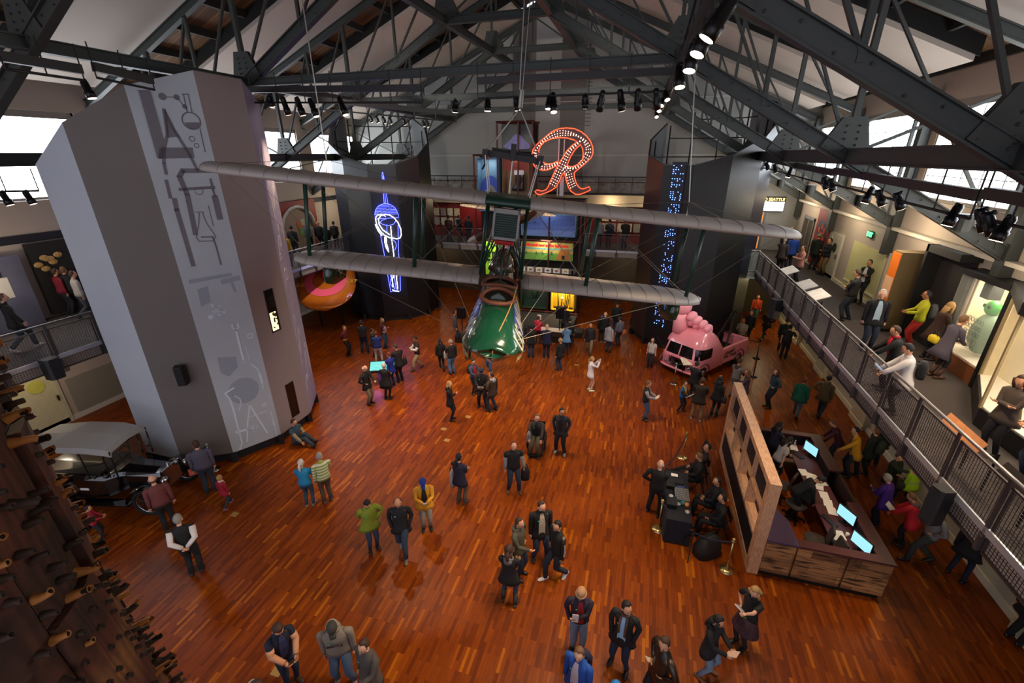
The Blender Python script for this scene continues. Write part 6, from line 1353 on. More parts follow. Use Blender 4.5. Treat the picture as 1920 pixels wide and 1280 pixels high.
def person(foot, face, H, top, bot, label, hair='br', arms=('down', 'down'), legs='stand', look=(0, 0), lean=0, sk='l', style='', shoe='17120f', topmat=None, z=0, collar=None, longh=False, group=None, yaw=None, hat=None, tilt=0, wide=1.0):
    """foot: pixel of the point between the feet, or a world (x, y); face: degrees, 0 faces the camera, positive turns to picture right"""
    wide *= 1.1
    p = at(foot[0], foot[1], z=z) if yaw is None else Vector((foot[0], foot[1], z))
    if yaw is None:
        v = Vector((p.x, p.y, 0)).normalized(); r = Vector((v.y, -v.x, 0)); f_ = -v*cos(radians(face))+r*sin(radians(face)); yaw = atan2(-f_.x, f_.y)
    sc = H/1.75; kid = H < 1.4
    lt, hz = LEGS[legs]; seated = legs in ('sit', 'sitfloor', 'recline', 'crouch')
    hips = Vector((0, 0, hz)); ln = radians(lean)+(radians(-14) if legs == 'recline' else 0)+(radians(8) if legs == 'crouch' else 0)
    Rl = Matrix.Rotation(-ln, 3, 'X')
    def U(x, y, z_): return hips+Rl @ Vector((x, y, z_-.915))
    C_ = skin_cols[sk]; skinm = M(C_, .5, var=.04, name='skin'); fem = 'f' in style; sw = .165 if fem else .19
    if kid: sw = .16
    sw *= wide
    # legs
    Lj = []
    for s, an in ((-1, lt[0]), (1, lt[1])):
        hp_ = hips+Vector((s*.088, 0, -.03)); an = Vector(an); kn, an = ik(hp_, an, .43, .42, (0, 1, .25)); Lj.append((hp_, kn, an))
    Aj = []
    for s, nm in ((-1, arms[0]), (1, arms[1])):
        tg, pole = ARMS[nm]; sh_ = U(s*sw, -.01, 1.405); w = U(tg[0]*s, tg[1], tg[2]); el, w = ik(sh_, w, .285, .255, (pole[0]*s, pole[1], pole[2])); Aj.append((sh_, el, w, nm))
    # ---- body: one continuous skinned surface
    me = bpy.data.meshes.new('person'); V = []; E_ = []; Rr = []
    def nv(p_, r_): V.append(tuple(p_)); Rr.append(r_); return len(V)-1
    a = nv(U(0, 0, .93), .105); b = nv(U(0, 0, 1.1), .1); c = nv(U(0, 0, 1.3), .11); d = nv(U(0, -.01, 1.43), .06); e = nv(U(0, .005, 1.56), .048); E_ += [(a, b), (b, c), (c, d), (d, e)]
    for h_, k_, n_ in Lj: i1 = nv(h_, .085); i2 = nv(k_, .055); i3 = nv(n_, .036); E_ += [(a, i1), (i1, i2), (i2, i3)]
    for s_, e_, w_, _ in Aj: i1 = nv(s_, .05); i2 = nv(e_, .038); i3 = nv(w_, .025); E_ += [(c, i1), (i1, i2), (i2, i3)]
    me.from_pydata(V, E_, []); o = bpy.data.objects.new('person', me); COL.objects.link(o)
    o.modifiers.new('s', 'SKIN'); o.modifiers.new('u', 'SUBSURF').levels = 1
    for i, sv in enumerate(me.skin_vertices[0].data): sv.radius = (Rr[i], Rr[i]); sv.use_root = (i == 0)
    dg = bpy.context.evaluated_depsgraph_get(); ev = o.evaluated_get(dg); m2 = ev.to_mesh(); mb = B(); mb._a([v.co.copy() for v in m2.vertices], [tuple(p_.vertices) for p_ in m2.polygons]); ev.to_mesh_clear(); bpy.data.objects.remove(o)
    hs = 1.18 if kid else 1.0
    HR = Rl @ Matrix.Rotation(radians(-look[0]), 3, 'Z') @ Matrix.Rotation(-radians(look[1]), 3, 'X') @ Matrix.Rotation(radians(tilt), 3, 'Y')
    hcn = U(0, .018, 1.618)+HR @ Vector((0, .015, .01)); HR = Matrix(HR)*(1.22 if kid else 1.07); head_mesh(mb, hcn, HR)
    for s, (s_, e_, w_, nm) in zip((-1, 1), Aj):
        if nm in ('pocket',): continue
        d_ = (w_-e_).normalized(); pn = Vector((-s, 0, 0)) if nm in ('down', 'swing', 'back', 'carry') else Vector((-s*.5, 0, -.6 if nm in ('counter', 'rest', 'point') else .6)); hand(mb, w_, d_, s, .45 if nm in ('down', 'swing', 'back', 'counter', 'rest') else .8, pn)
    body = mb.build('person', [skinm, eyem, lipm], None, True); body.location = p; body.rotation_euler = (0, 0, yaw); body.scale = (sc,)*3
    tag(body, label, 'person', group)
    # ---- top
    tm = topmat or M(top, .8, var=.14, scale=9, name='cloth'); q = B(); coat = 'coat' in style; puff = 1.12 if 'puff' in style else 1.0
    hem = .60 if 'long' in style else (.74 if coat else .87)
    if seated: hem = .90
    wd0 = (.92 if fem else 1.0)*puff*wide
    def Ring(z_, rx, ry, y=0):
        c_ = U(0, y, z_); wd = wd0 if z_ > 1.0 else max(wd0, puff*wide*1.03); return [(c_+Rl @ Vector((rx*wd*cos(2*pi*j/14), ry*puff*sin(2*pi*j/14), 0))) for j in range(14)]
    rg = []
    if hem < .8: rg += [Ring(hem, .215+(.06 if 'long' in style else .02), .155+(.04 if 'long' in style else 0)), Ring((hem+.95)/2, .2, .15)]
    else: rg += [Ring(hem, .178, .13)]
    rg += [Ring(.97, .172, .128), Ring(1.1, .155 if fem else .163, .118), Ring(1.24, .172, .125), Ring(1.34, .185, .122, -.005), Ring(1.39, .17, .105, -.01), Ring(1.43, .125, .085, -.01), Ring(1.465, .075, .066, -.005), Ring(1.495, .058, .058, 0)]
    if collar == 'hi': rg += [Ring(1.52, .06, .06, 0)]
    vs = [v for g in rg for v in g]; k = len(rg); q._a(vs, [(i*14+j, i*14+(j+1) % 14, (i+1)*14+(j+1) % 14, (i+1)*14+j) for i in range(k-1) for j in range(14)]+[tuple(range(14))[::-1], tuple(range((k-1)*14, k*14))])
    short = 'tee' in style; thin = 0 if not puff > 1 else .012
    for s_, e_, w_, nm in Aj:
        s0 = s_+(U(0, -.01, 1.405)-s_)*.55; s1 = s_+(U(0, -.01, 1.40)-s_)*.22
        mid = s_.lerp(e_, .55)
        if short: q.tube([s0, s1, s_.lerp(e_, .12), mid, s_.lerp(e_, .72)], [.03, .054, .064, .06, .062], 10)
        else: q.tube([s0, s1, s_.lerp(e_, .12), s_.lerp(e_, .5), e_, e_.lerp(w_, .5), w_+(w_-e_)*.02], [.03, .056+thin, .067+thin, .062+thin, .054+thin, .048+thin, .042+thin], 10)
    tp = q.build('jacket' if not short else 'shirt', tm, body, True)
    if style.find('sleeve:') >= 0:   # contrasting sleeves
        cc = style.split('sleeve:')[1].split()[0]; q = B()
        f0 = .06 if 'vest' in style else .5
        for s_, e_, w_, nm in Aj: q.tube([s_.lerp(e_, f0), s_.lerp(e_, (f0+1)/2), e_, e_.lerp(w_, .5), w_], [.071 if f0 < .1 else .066, .066, .06, .053, .047], 10)
        q.build('sleeves', M(cc, .8, name='cloth'), body, True)
    if 'stripe' in style:
        q = B()
        for s_, e_, w_, nm in Aj:
            for dy in (-.012, .012): q.tube([s_+Vector((0, dy, .07)), s_.lerp(e_, .5)+Vector(((s_.x > 0)*.13-.065, dy, .0)), e_+Vector(((s_.x > 0)*.11-.055, dy-.01, 0)), e_.lerp(w_, .6)+Vector(((s_.x > 0)*.1-.05, dy, 0))], .006, 4)
        q.build('sleeve_stripe', M('d8d4c8', .7), tp)
    if 'open:' in style:   # shirt seen in the open front
        cc = style.split('open:')[1].split()[0]; q = B(); yy = .132*puff
        q._a([U(-.075, yy-.004, .9), U(.075, yy-.004, .9), U(.075, yy+.0, 1.2), U(.055, .12*puff, 1.36), U(.035, .078, 1.46), U(-.035, .078, 1.46), U(-.055, .12*puff, 1.36), U(-.075, yy+.0, 1.2)], [(0, 1, 2, 7), (7, 2, 3, 6), (6, 3, 4, 5)]); q.build('shirt_front', M(cc, .7, name='cloth'), tp)
    if 'badge' in style:
        q = B(); c_ = U(.08, .13*puff, 1.3); q._a([c_+Rl @ Vector((.022*cos(i*pi/5), .004, .022*sin(i*pi/5))) for i in range(10)], [tuple(range(10))]); q.build('badge', M('35b8a0', .5, name='teal sticker'), tp)
    if 'hood' in style:
        hcol = style.split('hood:')[1].split()[0] if 'hood:' in style else top; q = B(); q.tube([U(.085*cos(t), -.03-.075*abs(sin(t))*(1 if sin(t) < 0 else -1) if False else -.035+.07*sin(t)*1.0, 1.475-.03*cos(2*t)) for t in [2*pi*i/12 for i in range(12)]], .034, 8, closed=True); q.ell(tuple(U(0, -.105, 1.42)), (.1, .05, .09), 10, 7); q.build('hood', M(hcol, .8, var=.1, name='cloth'), tp, True)
    if 'scarf:' in style:
        cc = style.split('scarf:')[1].split()[0]; q = B(); q.tube([U(.075*cos(t), .01+.07*sin(t), 1.48) for t in [2*pi*i/12 for i in range(12)]], .026, 8, closed=True); q.tube([U(-.05, .08, 1.46), U(-.06, .14, 1.3), U(-.06, .145, 1.05)], .024, 6); q.tube([U(.05, .08, 1.46), U(.06, .14, 1.3), U(.06, .145, 1.1)], .024, 6); q.build('scarf', M(cc, .8, var=.3, scale=20, name='knit'), body, True)
    if 'strap' in style:
        q = B(); q.tube([U(-.17, -.1, .98), U(-.1, -.14, 1.2), U(.09, -.08, 1.44), U(.1, .08, 1.42), U(-.02, .14, 1.2), U(-.16, .1, .98)], .014, 5); q.build('bag_strap', M('0e0d0d', .6), body)
    if 'band:' in style:
        cc = style.split('band:')[1].split()[0]; q = B(); g = Ring(1.0, .178, .134)+Ring(1.03, .178, .134); q._a(g, [(j, (j+1) % 14, 14+(j+1) % 14, 14+j) for j in range(14)]); q.build('belt', M(cc, .6), tp)
    # ---- bottoms
    if bot:
        bm2 = M(bot, .85, var=.16, scale=8, name='trouser cloth')
        if 'skirt' in style:
            q = B(); rg = [Ring(.52, .26, .22), Ring(.75, .21, .17), Ring(.96, .16, .12)]; q._a([v for g in rg for v in g], [(i*14+j, i*14+(j+1) % 14, (i+1)*14+(j+1) % 14, (i+1)*14+j) for i in range(2) for j in range(14)]+[tuple(range(28, 42))]); q.build('skirt', M(bot, .8, var=.9, scale=22, name='floral cloth'), body, True); bm2 = M('101012', .8, name='dark tights')
        q = B(); q.loft([(hips.x, hips.y, hips.z-.13, .15, .115), (hips.x, hips.y, hips.z-.03, .165, .122), (hips.x, hips.y, hips.z+.07, .155, .115)] if not seated else [(0, .03, hips.z-.1, .17, .16), (0, .02, hips.z+.02, .17, .14), (0, 0, hips.z+.1, .155, .115)], 14)
        fit = .8 if fem else 1.0; shorts = 'shorts' in style
        for h_, k_, n_ in Lj:
            s0 = h_+Vector((-h_.x*.15, 0, .03))
            if shorts: q.tube([s0, h_, h_.lerp(k_, .35)], [.09, .098, .09], 10)
            else: q.tube([s0, h_, h_.lerp(k_, .5), k_, k_.lerp(n_, .45), n_+Vector((0, 0, .0))], [.088, .104, .094*(.5+.5*fit), .074*(.4+.6*fit), .067*fit, .058*fit], 10)
        q.build('trousers' if not shorts else 'shorts', bm2, body, True)
    # ---- shoes
    sm_ = M(shoe, .5, var=.05, name='shoe')
    for s, (h_, k_, n_) in (zip((-1, 1), Lj) if legs != 'noshoe' else ()):
        dn = (n_-k_).normalized(); up = -dn; fw = Vector((s*.12, 1, 0)); fw = (fw-up*fw.dot(up)*.9).normalized() if legs in ('walk', 'walk2', 'sitfloor', 'recline') else fw.normalized()
        bq = Vector((n_.x, n_.y, n_.z-.045)); 
        if 'boot' in style: q = B(); q.tube([n_.lerp(k_, .6), n_.lerp(k_, .2), n_], [.062, .055, .05], 10)
        else: q = B()
        q.tube([bq-fw*.075, bq-fw*.05, bq+fw*.03, bq+fw*.11, bq+fw*.17, bq+fw*.195], [(.022, .028), (.038, .046), (.042, .046), (.048, .036), (.036, .026), (.012, .014)], 10); q.build('shoe', sm_, body, True)
    # ---- hair / hat
    hm_ = M(HC[hair], .7, var=.25, scale=30, name='hair') if hair != 'none' else None
    def HP(v): return hcn+HR @ Vector(v)
    if hair != 'none' and hat is None or (hat and longh):
        q = B(); t = B()
        def hf(p_):
            x, y, z_ = p_; 
            if y > .25 and z_ < .62: y = .25+(y-.25)*.05; 
            if z_ < -.35: x *= .8
            return (x, y, z_)
        bald = 'bald' in style
        if bald: t.tube([(.083*cos(a_), -.005+.1*sin(a_)-.0, -.012) for a_ in [pi*(1.0+i/10) for i in range(11)]], [.02]*11, 6)
        else: t.ell((0, -.012, .022), (.086, .104, .118), 14, 10, hf)
        if longh:
            t.loft([(0, -.095, -.26, .075, .03), (0, -.085, -.12, .088, .045), (0, -.05, .0, .088, .07)], 12)
            for s in (-1, 1): t.tube([(s*.078, .02, .05), (s*.088, .03, -.08), (s*.075, .04, -.2)], [.03, .03, .018], 7)
        if 'pony' in style: t.tube([(0, -.1, .04), (0, -.15, .0), (0, -.15, -.14), (0, -.13, -.22)], [.02, .035, .03, .012], 8)
        if 'bun' in style: t.ell((0, -.1, .07), (.045, .045, .04), 8, 6)
        q._a([HP(v) for v in t.v], t.f); q.build('hair', hm_, body, True)
    if 'beard' in style: q = B(); t = B(); t.ell((0, .06, -.085), (.05, .04, .045), 10, 6); q._a([HP(v) for v in t.v], t.f); q.build('beard', hm_ or M('2a1a12', .8), body, True)
    if hat:
        kd, hcx = hat; q = B(); t = B()
        if kd == 'beanie': t.ell((0, -.005, .045), (.09, .108, .1), 12, 8, lambda p_: (p_.x, p_.y, max(p_.z, -.35))); t.tube([(.09*cos(a_), -.005+.107*sin(a_), .015) for a_ in [2*pi*i/14 for i in range(14)]], .018, 6, closed=True)
        elif kd == 'cap': t.ell((0, -.008, .04), (.086, .104, .1), 12, 8, lambda p_: (p_.x, p_.y, max(p_.z, -.2))); t.hexa([(-.06,.08,.03), (.06,.08,.03), (.045,.17,.02), (-.045,.17,.02), (-.06,.08,.04), (.06,.08,.04), (.045,.17,.028), (-.045,.17,.028)])
        elif kd == 'brim': t.ell((0, -.005, .06), (.085, .1, .09), 12, 8, lambda p_: (p_.x, p_.y, max(p_.z, -.3))); t.loft([(0,0,.04,.15,.17), (0,0,.05,.15,.17)], 18)
        elif kd == 'hoodup': t.ell((0, -.02, .0), (.11, .125, .145), 12, 8, lambda p_: (p_.x, min(p_.y, .45), p_.z))
        q._a([HP(v) for v in t.v], t.f); q.build('hat', M(hcx, .8, var=.1, name='knit'), body, True)
        if kd in ('cap',) and hair != 'none' and not longh: q = B(); t = B(); t.tube([(.08*cos(a_), -.005+.095*sin(a_), -.015) for a_ in [pi*(1.0+i/10) for i in range(11)]], [.022]*11, 6); q._a([HP(v) for v in t.v], t.f); q.build('hair', hm_, body, True)
    if 'glasses' in style:
        q = B(); t = B()
        for s in (-1, 1): t.tube([(s*.032+.02*cos(a_), .1, .018+.016*sin(a_)) for a_ in [2*pi*i/10 for i in range(10)]], .0025, 4, closed=True); t.tube([(s*.052, .1, .02), (s*.08, .0, .02)], .0025, 4)
        q._a([HP(v) for v in t.v], t.f); q.build('glasses', black, body)
    body['hand'] = 0; del body['hand']
    MW = Matrix.Translation(p) @ Matrix.Rotation(yaw, 4, 'Z') @ Matrix.Scale(sc, 4)
    return body, MW, [MW @ j[2] for j in Aj], MW @ hcn
def held(kind, MW, wr, label, col='e8e6e0', cat=None, off=(0, .07, .03), size=(.21, .28), tilt=-50):
    pos = sum(wr, Vector())/len(wr); rot = MW.to_euler().z
    if kind in ('paper', 'tablet', 'phone', 'book'):
        w, h = {'paper': size, 'tablet': (.18, .24), 'phone': (.07, .14), 'book': (.2, .26)}[kind]; t = .003 if kind == 'paper' else .012
        o = B().box(-w/2, w/2, -t, t, -h/2, h/2).build({'paper': 'paper_sheet', 'tablet': 'tablet', 'phone': 'phone', 'book': 'booklet'}[kind], M(col, .5, var=.05, name='paper'), None)
        o.matrix_world = Matrix.Translation(pos+Matrix.Rotation(rot, 3, 'Z') @ Vector(off)) @ Matrix.Rotation(rot, 4, 'Z') @ Matrix.Rotation(radians(tilt), 4, 'X'); return tag(o, label, cat or kind)
def backpack(MW, label, col, name='backpack', cat='backpack', at_=(0, -.22, 1.2), r=(.15, .09, .2)):
    q = B(); q.loft([(0,0,-r[2],r[0]*.9,r[1]*.8), (0,0,-r[2]*.6,r[0],r[1]), (0,0,r[2]*.5,r[0]*.95,r[1]), (0,0,r[2],r[0]*.6,r[1]*.6)], 12, True, 3)
    e = empty(name, (0,0,0), 0, label, cat); q.build('bag_body', M(col, .8, var=.1, name='bag cloth'), e, True); q = B(); [q.tube([(s*.08, .06, r[2]*.7), (s*.1, .2, r[2]*.8), (s*.1, .3, .0)] if name == 'backpack' else [(s*.08, 0, r[2]*.8), (s*.03, 0, r[2]+.12)], .014, 5) for s in (-1, 1)]; q.build('strap', black, e)
    e.matrix_world = MW @ Matrix.Translation(at_); return e
P_ = person
BK, DK, NV, JN, JL, KH, GR, OL, BR = '131315', '1d1c1f', '1c2036', '222e42', '566a80', '8a7a5e', '5c5a5c', '4a4636', '3c2c22'
LH, LR, RD = 'lanyard', 'look', (0, 25)
# ---- nearest group
P_((1012, 1046), 15, 1.84, BK, JN, 'bearded man in black coat over beige shirt, facing the striped jacket man', 'br', style='coat open:b8a890 badge beard', look=(-20, 8), legs='wide', sk='p')
b, m_, w_, h_ = P_((1042, 1082), -55, 1.78, '15120f', '1c2636', 'man in black jacket with white sleeve stripes and canvas shoes', 'bk', ('down', 'hip'), 'walk2', style='stripe beard', look=(-20, 10), shoe='d8d8d4')
P_((972, 1078), 60, 1.78, OL, JN, 'man in olive hooded jacket standing behind the woman in black coat', 'br', ('hip', 'read'), style='coat hood:6a6450', look=(10, 5))
P_((955, 1130), 165, 1.72, BK, '283850', 'woman seen from behind in long black coat, grey hood and boots', 'br', ('fold', 'fold'), 'wide', style='f coat boot hood:6a645e pony', shoe='2c2a26', longh=True)
b, m_, w_, h_ = P_((1082, 1212), 5, 1.7, '231a2c', '6f7f94', 'person in tan knit hat and dark plum jacket holding a white sheet', 'br', ('fold', 'pocket'), style='badge open:8a1418', look=(15, 5), hat=('beanie', 'a07a58'), sk='p')
held('paper', m_, [w_[0]], 'white sheet held by the person in tan knit hat', size=(.12, .3), off=(.02, .05, .06), tilt=-12)
b, m_, w_, h_ = P_((1078, 1330), -25, 1.7, '174a9c', '17181c', 'person in bright blue jacket with a backpack at the bottom edge', 'lb', ('down', 'down'), style='coat badge open:c8b8c0', look=(-15, 5), sk='p', group=None)
backpack(m_, 'black and navy backpack on the person in bright blue jacket', '14183a')
P_((1160, 1246), -10, 1.8, BK, '1c2840', 'man in black jacket and light blue shirt with dangling scarf ends', 'bk', ('pocket', 'pocket'), 'wide', style='coat open:8fb4d2 badge scarf:5a3c30', look=(-45, 5), shoe='0c0c0e', sk='l')
b, m_, w_, h_ = P_((1226, 1318), -50, 1.8, '2a2018', '15151a', 'man in brown leather jacket looking left with leaflets in hand', 'br', ('hip', 'hip'), style='coat badge', look=(-35, 12), topmat=M('2a1e16', .35, var=.2, name='brown leather'), sk='l')
held('paper', m_, [w_[1]], 'folded leaflets in the hand of the leather jacket man', 'c8c4b0', size=(.1, .22), off=(0, .05, -.06))
b, m_, w_, h_ = P_((1318, 1262), 75, 1.66, BK, '6f8296', 'dark haired woman in black coat and light jeans with tan boots', 'bk', ('read', 'read'), 'wide', style='f coat hood', longh=True, look=(0, 20), shoe='7a4a26')
held('paper', m_, w_, 'pale card held by the dark haired woman in black coat', 'd8b8a4', size=(.16, .22))
b, m_, w_, h_ = P_((1388, 1208), -30, 1.68, '101012', '3a1e26', 'blonde woman in black tee and flowered skirt handing out cards', 'bl', ('point', 'hip'), style='f skirt tee', longh=True, look=(-10, 30), sk='p', shoe='0f0f10')
held('phone', m_, [w_[0]], 'green card in the hand of the blonde woman in flowered skirt', '4a7a2a', off=(0, .03, -.05), cat='card')
held('tablet', m_, [w_[1]], 'badge holder cards at the waist of the blonde woman in skirt', 'c8c8cc', off=(-.05, .06, .0), cat='card')
P_((1140, 1395), 0, 1.72, 'c89a20', NV, 'person in bright blue cap cut off by the bottom edge', 'br', hat=('cap', '1878c8'), look=(0, 25))
P_((1042, 1405), 10, 1.72, '2a2a30', NV, 'dark haired person with teal headband cut off by the bottom edge', 'bk', style='scarf:1a7a78', look=(60, 20))
b, m_, w_, h_ = P_((548, 1278), 12, 1.78, '141a30', '1a2740', 'man in navy western shirt with red shoulder trim, head bowed', 'br', ('read', 'read'), style='sleeve:c9926f open:2a3460', look=(0, 42), lean=8, shoe='4a3220')
held('phone', m_, w_, 'dark phone held by the man in navy western shirt', '1a1a1e', off=(0, .06, .02))
hb, m_, w_, h_ = P_((650, 1274), -20, 1.82, '7c7468', '3c4e66', 'heavy man in grey SEATTLE hooded sweatshirt and dark cap, looking down', 'gy', ('down', 'down'), 'wide', style='hood badge', hat=('cap', '35332f'), look=(-10, 40), lean=6, wide=1.15, shoe='6a645a')
text_obj('lettering', 'SEATTLE', .07, M('1a1a1e', .7), hb, Matrix.Translation((0, .0, .90)) @ Matrix.Rotation(radians(-6), 4, 'X') @ frame_m((0, .15, .33), (-1, 0, 0), (0, 0, 1)), .003, weight=.002)
b, m_, w_, h_ = P_((706, 1318), -55, 1.76, '4a4440', '586c82', 'man in grey brown fleece looking left near the bottom edge', 'br', ('read', 'down'), style='coat badge hi', look=(-10, 8), sk='p')
P_((470, 1400), 60, 1.7, 'b9b8b4', NV, 'brown haired person in pale grey top bending at the bottom edge', 'br', ('rest', 'rest'), lean=30, look=(20, 30))
P_((415, 1420), 20, 1.7, DK, NV, 'dark haired person in black beside the pegged sculpture, bottom edge', 'br', look=(0, 30))
P_((701, 1028), 10, 1.68, '7a8a22', '26364e', 'woman in green yellow jacket looking down with hands behind her', 'bk', ('hip', 'behind'), 'stand', style='f puff badge sleeve:55651a coat', look=(10, 40), hat=None, lean=6)
P_((758, 1034), -12, 1.78, '131318', '263648', 'balding man in black jacket striding beside the green jacket woman', 'br', ('pocket', 'pocket'), 'walk', style='badge coat bald', look=(-10, 25), shoe='6a6058')
b, m_, w_, h_ = P_((801, 989), 0, 1.7, 'd8981c', '8a8478', 'man in yellow jacket and blue cap looking at his phone', 'br', ('phone', 'phone'), style='coat open:17171a', hat=('cap', '1c3f96'), look=(0, 45), shoe='1a1412')
held('phone', m_, w_, 'pale phone in the hands of the man in yellow jacket', 'b8c8d8')
b, m_, w_, h_ = P_((865, 944), 145, 1.74, '1c1c34', '5a4e40', 'person in navy jacket with black ponytail, arms folded, from behind', 'bk', ('fold', 'fold'), style='coat pony', longh=False, shoe='3a2c22')
backpack(m_, 'pale coat or bag hanging at the side of the navy jacket person', 'a09c9c', 'coat_bundle', 'coat', (-.27, .02, .8), (.07, .1, .28))
b, m_, w_, h_ = P_((963, 920), 8, 1.78, '101012', '1e2a3e', 'man in black tee over grey sleeves striding and looking up left', 'rd', ('carry', 'down'), 'wide', style='sleeve:85888c', look=(-12, -12), sk='p', shoe='4a3426')
backpack(m_, 'black bag carried by the man in black tee', '0d0d10', 'shoulder_bag', 'bag', (-.34, .03, .62), (.13, .07, .22))
P_((1050, 848), -10, 1.76, '1d1d20', '131316', 'man in black plaid jacket with hands in pockets by the wheelchair', 'bk', ('pocket', 'pocket'), 'wide', style='coat glasses open:1a1415', look=(-30, 10), shoe='9a9a98', topmat=M('26262a', .8, var=.6, scale=26, name='plaid'))
# wheelchair
wp = at(1006, 838, z=0); wc = empty('wheelchair', wp, radians(-5)+pi+.2, 'black wheelchair carrying the person in dark vest', 'wheelchair')
for s in (-1, 1):
    q = B(); q.tube([(s*.29, .0+.3*cos(2*pi*i/20), .31+.3*sin(2*pi*i/20)) for i in range(20)], .018, 6, closed=True); q.tube([(s*.32, .0+.27*cos(2*pi*i/20), .31+.27*sin(2*pi*i/20)) for i in range(20)], .008, 5, closed=True)
    for i in range(8): a = i*pi/4; q.tube([(s*.29, 0, .31), (s*.29, .3*cos(a), .31+.3*sin(a))], .004, 4)
    q.build('wheel', black, wc); q = B(); q.tube([(s*.24, .45+.08*cos(2*pi*i/12), .09+.08*sin(2*pi*i/12)) for i in range(12)], .015, 5, closed=True); q.build('castor', black, wc)
    q = B(); q.tube([(s*.25, -.22, .95), (s*.25, -.2, .48), (s*.25, .4, .48), (s*.24, .45, .1)], .014, 6); q.tube([(s*.25, -.2, .7), (s*.25, .2, .7), (s*.25, .25, .5)], .014, 6); q.build('frame', blk, wc)
B().box(-.24, .24, -.2, .3, .46, .5).build('seat', black, wc); B().box(-.24, .24, -.24, -.21, .5, .92).build('backrest', black, wc); B().box(-.2, .2, .5, .65, .08, .1).build('footrest', blk, wc)
b, m_, w_, h_ = P_((wp.x+.0, wp.y-.03), 0, 1.75, '3a3430', '4a4432', 'person in dark vest sitting in the wheelchair', 'lb', ('rest', 'rest'), 'sit', yaw=pi+.1, style='open:101012 badge', look=(-20, 0), sk='p')
backpack(m_, 'silver cylinder bag resting on the wheelchair armrest', '7a7c80', 'camera_bag', 'bag', (.22, .3, .62), (.08, .08, .2))
# left
b, m_, w_, h_ = P_((370, 1074), 165, 1.76, '0f0f12', '101013', 'grey haired man in black vest and white sleeves, hands behind back', 'gy', ('behind', 'behind'), style='vest sleeve:d8d4ce', look=(10, 10), lean=3, sk='p')
P_((322, 992), 175, 1.78, '6a3432', '0e0e10', 'balding man in dark red plaid shirt watching the old car', 'br', ('down', 'down'), style='bald', topmat=M('6a3432', .8, var=.25, scale=30, name='red plaid'), sk='p')
b, m_, w_, h_ = P_((397, 922), 170, 1.82, '4a4656', '222c3a', 'large man in grey purple sweater beside the old car', 'br', ('down', 'down'), 'stand', wide=1.15, look=(-20, 5))
held('paper', m_, [w_[0]], 'red and white leaflet held by the man in grey purple sweater', 'c85a4a', size=(.2, .22), off=(-.02, .02, -.06), tilt=0)
P_((428, 950), 130, 1.12, '8e0f1e', '23303c', 'small blonde child in red coat with white collar, walking', 'bl', ('down', 'down'), 'walk', style='coat scarf:d8d0c8', shoe='8a5a6a')
P_((190, 1010), 70, 1.1, 'a01c38', '1c1c22', 'dark haired child in raspberry top peering at the old car', 'bk', ('read', 'read'), look=(0, 10))
P_((582, 948), 160, 1.6, '1a7fae', '2a4054', 'woman with grey ponytail in turquoise top and jeans', 'wh', ('read', 'read'), style='f pony', longh=False, look=(10, 0), shoe='6a6a6a')
strm = M('8aa03c', .8, name='striped knit', scale=7); nt, b_, N, L = NT(strm); tc = N('ShaderNodeTexCoord'); wv = N('ShaderNodeTexWave'); wv.bands_direction = 'Z'; wv.inputs['Scale'].default_value = 3.2; cr = N('ShaderNodeValToRGB'); cr.color_ramp.interpolation = 'CONSTANT'; cr.color_ramp.elements[0].color = lin('7f9a34'); cr.color_ramp.elements[1].position = .5; cr.color_ramp.elements[1].color = lin('c8c4b8'); L(tc.outputs['Object'], wv.inputs[0]); L(wv.outputs[1], cr.inputs[0]); L(cr.outputs[0], b_.inputs['Base Color'])
P_((616, 940), -170, 1.7, '8aa03c', '4a3826', 'grey haired person in green and white striped top', 'gy', ('down', 'read'), style='', look=(-15, 0), shoe='5a4030', topmat=strm)
P_((558, 830), 48, 1.76, '2a4254', '26323c', 'man sitting on the floor against the grey tower base', 'br', ('read', 'rest'), 'sitfloor', look=(0, 15), style='sleeve:8a7a5e', shoe='2a2420')
# centre
P_((846, 787), 75, 1.66, '101013', '101114', 'blonde woman in black hooded coat standing alone, facing right', 'bl', ('hip', 'fold'), style='f coat hood', longh=True, sk='p')
b, m_, w_, h_ = P_((905, 762), -8, 1.76, '0e0e10', '0e0e11', 'man in black clothes and navy cap reading papers', 'bk', ('read', 'read'), 'wide', style='badge coat', hat=('cap', '141a30'), look=(0, 35))
held('paper', m_, w_, 'white papers held by the man in black clothes and navy cap', size=(.2, .16))
P_((924, 770), -135, 1.72, '3a2a1c', '24323f', 'man in brown jacket with pale grey hood, half turned away', 'br', ('hip', 'down'), 'wide', style='hood:9a9ca0 coat', look=(-20, 5))
b, m_, w_, h_ = P_((889, 738), 40, 1.62, '3a4258', '101218', 'woman in slate blue jacket over red, with a small backpack', 'bk', ('read', 'read'), style='f open:a01c28 bun', look=(10, 20))
backpack(m_, 'small black backpack worn by the woman in slate blue jacket', '101014'); held('tablet', m_, w_, 'grey tablet held by the woman in slate blue jacket', '6a6c72')
P_((918, 697), -10, 1.75, '3a4048', '2c4a78', 'person in jeans standing hidden behind the hanging hull', 'br', legs='walk', shoe='4a4440')
P_((877, 672), 20, 1.7, BK, DK, 'person in black partly hidden by the left side of the hull', 'bk')
P_((829, 693), 180, 1.6, '0f0f12', '0c0c0f', 'dark haired woman in black with boots, walking', 'bk', ('down', 'down'), 'walk', style='f boot', longh=True, look=(60, 0))
b, m_, w_, h_ = P_((849, 701), -150, 1.72, '101010', '4a6a8a', 'grey haired man in black leather jacket carrying a pale coat', 'gy', ('read', 'down'), style='', look=(-20, 0))
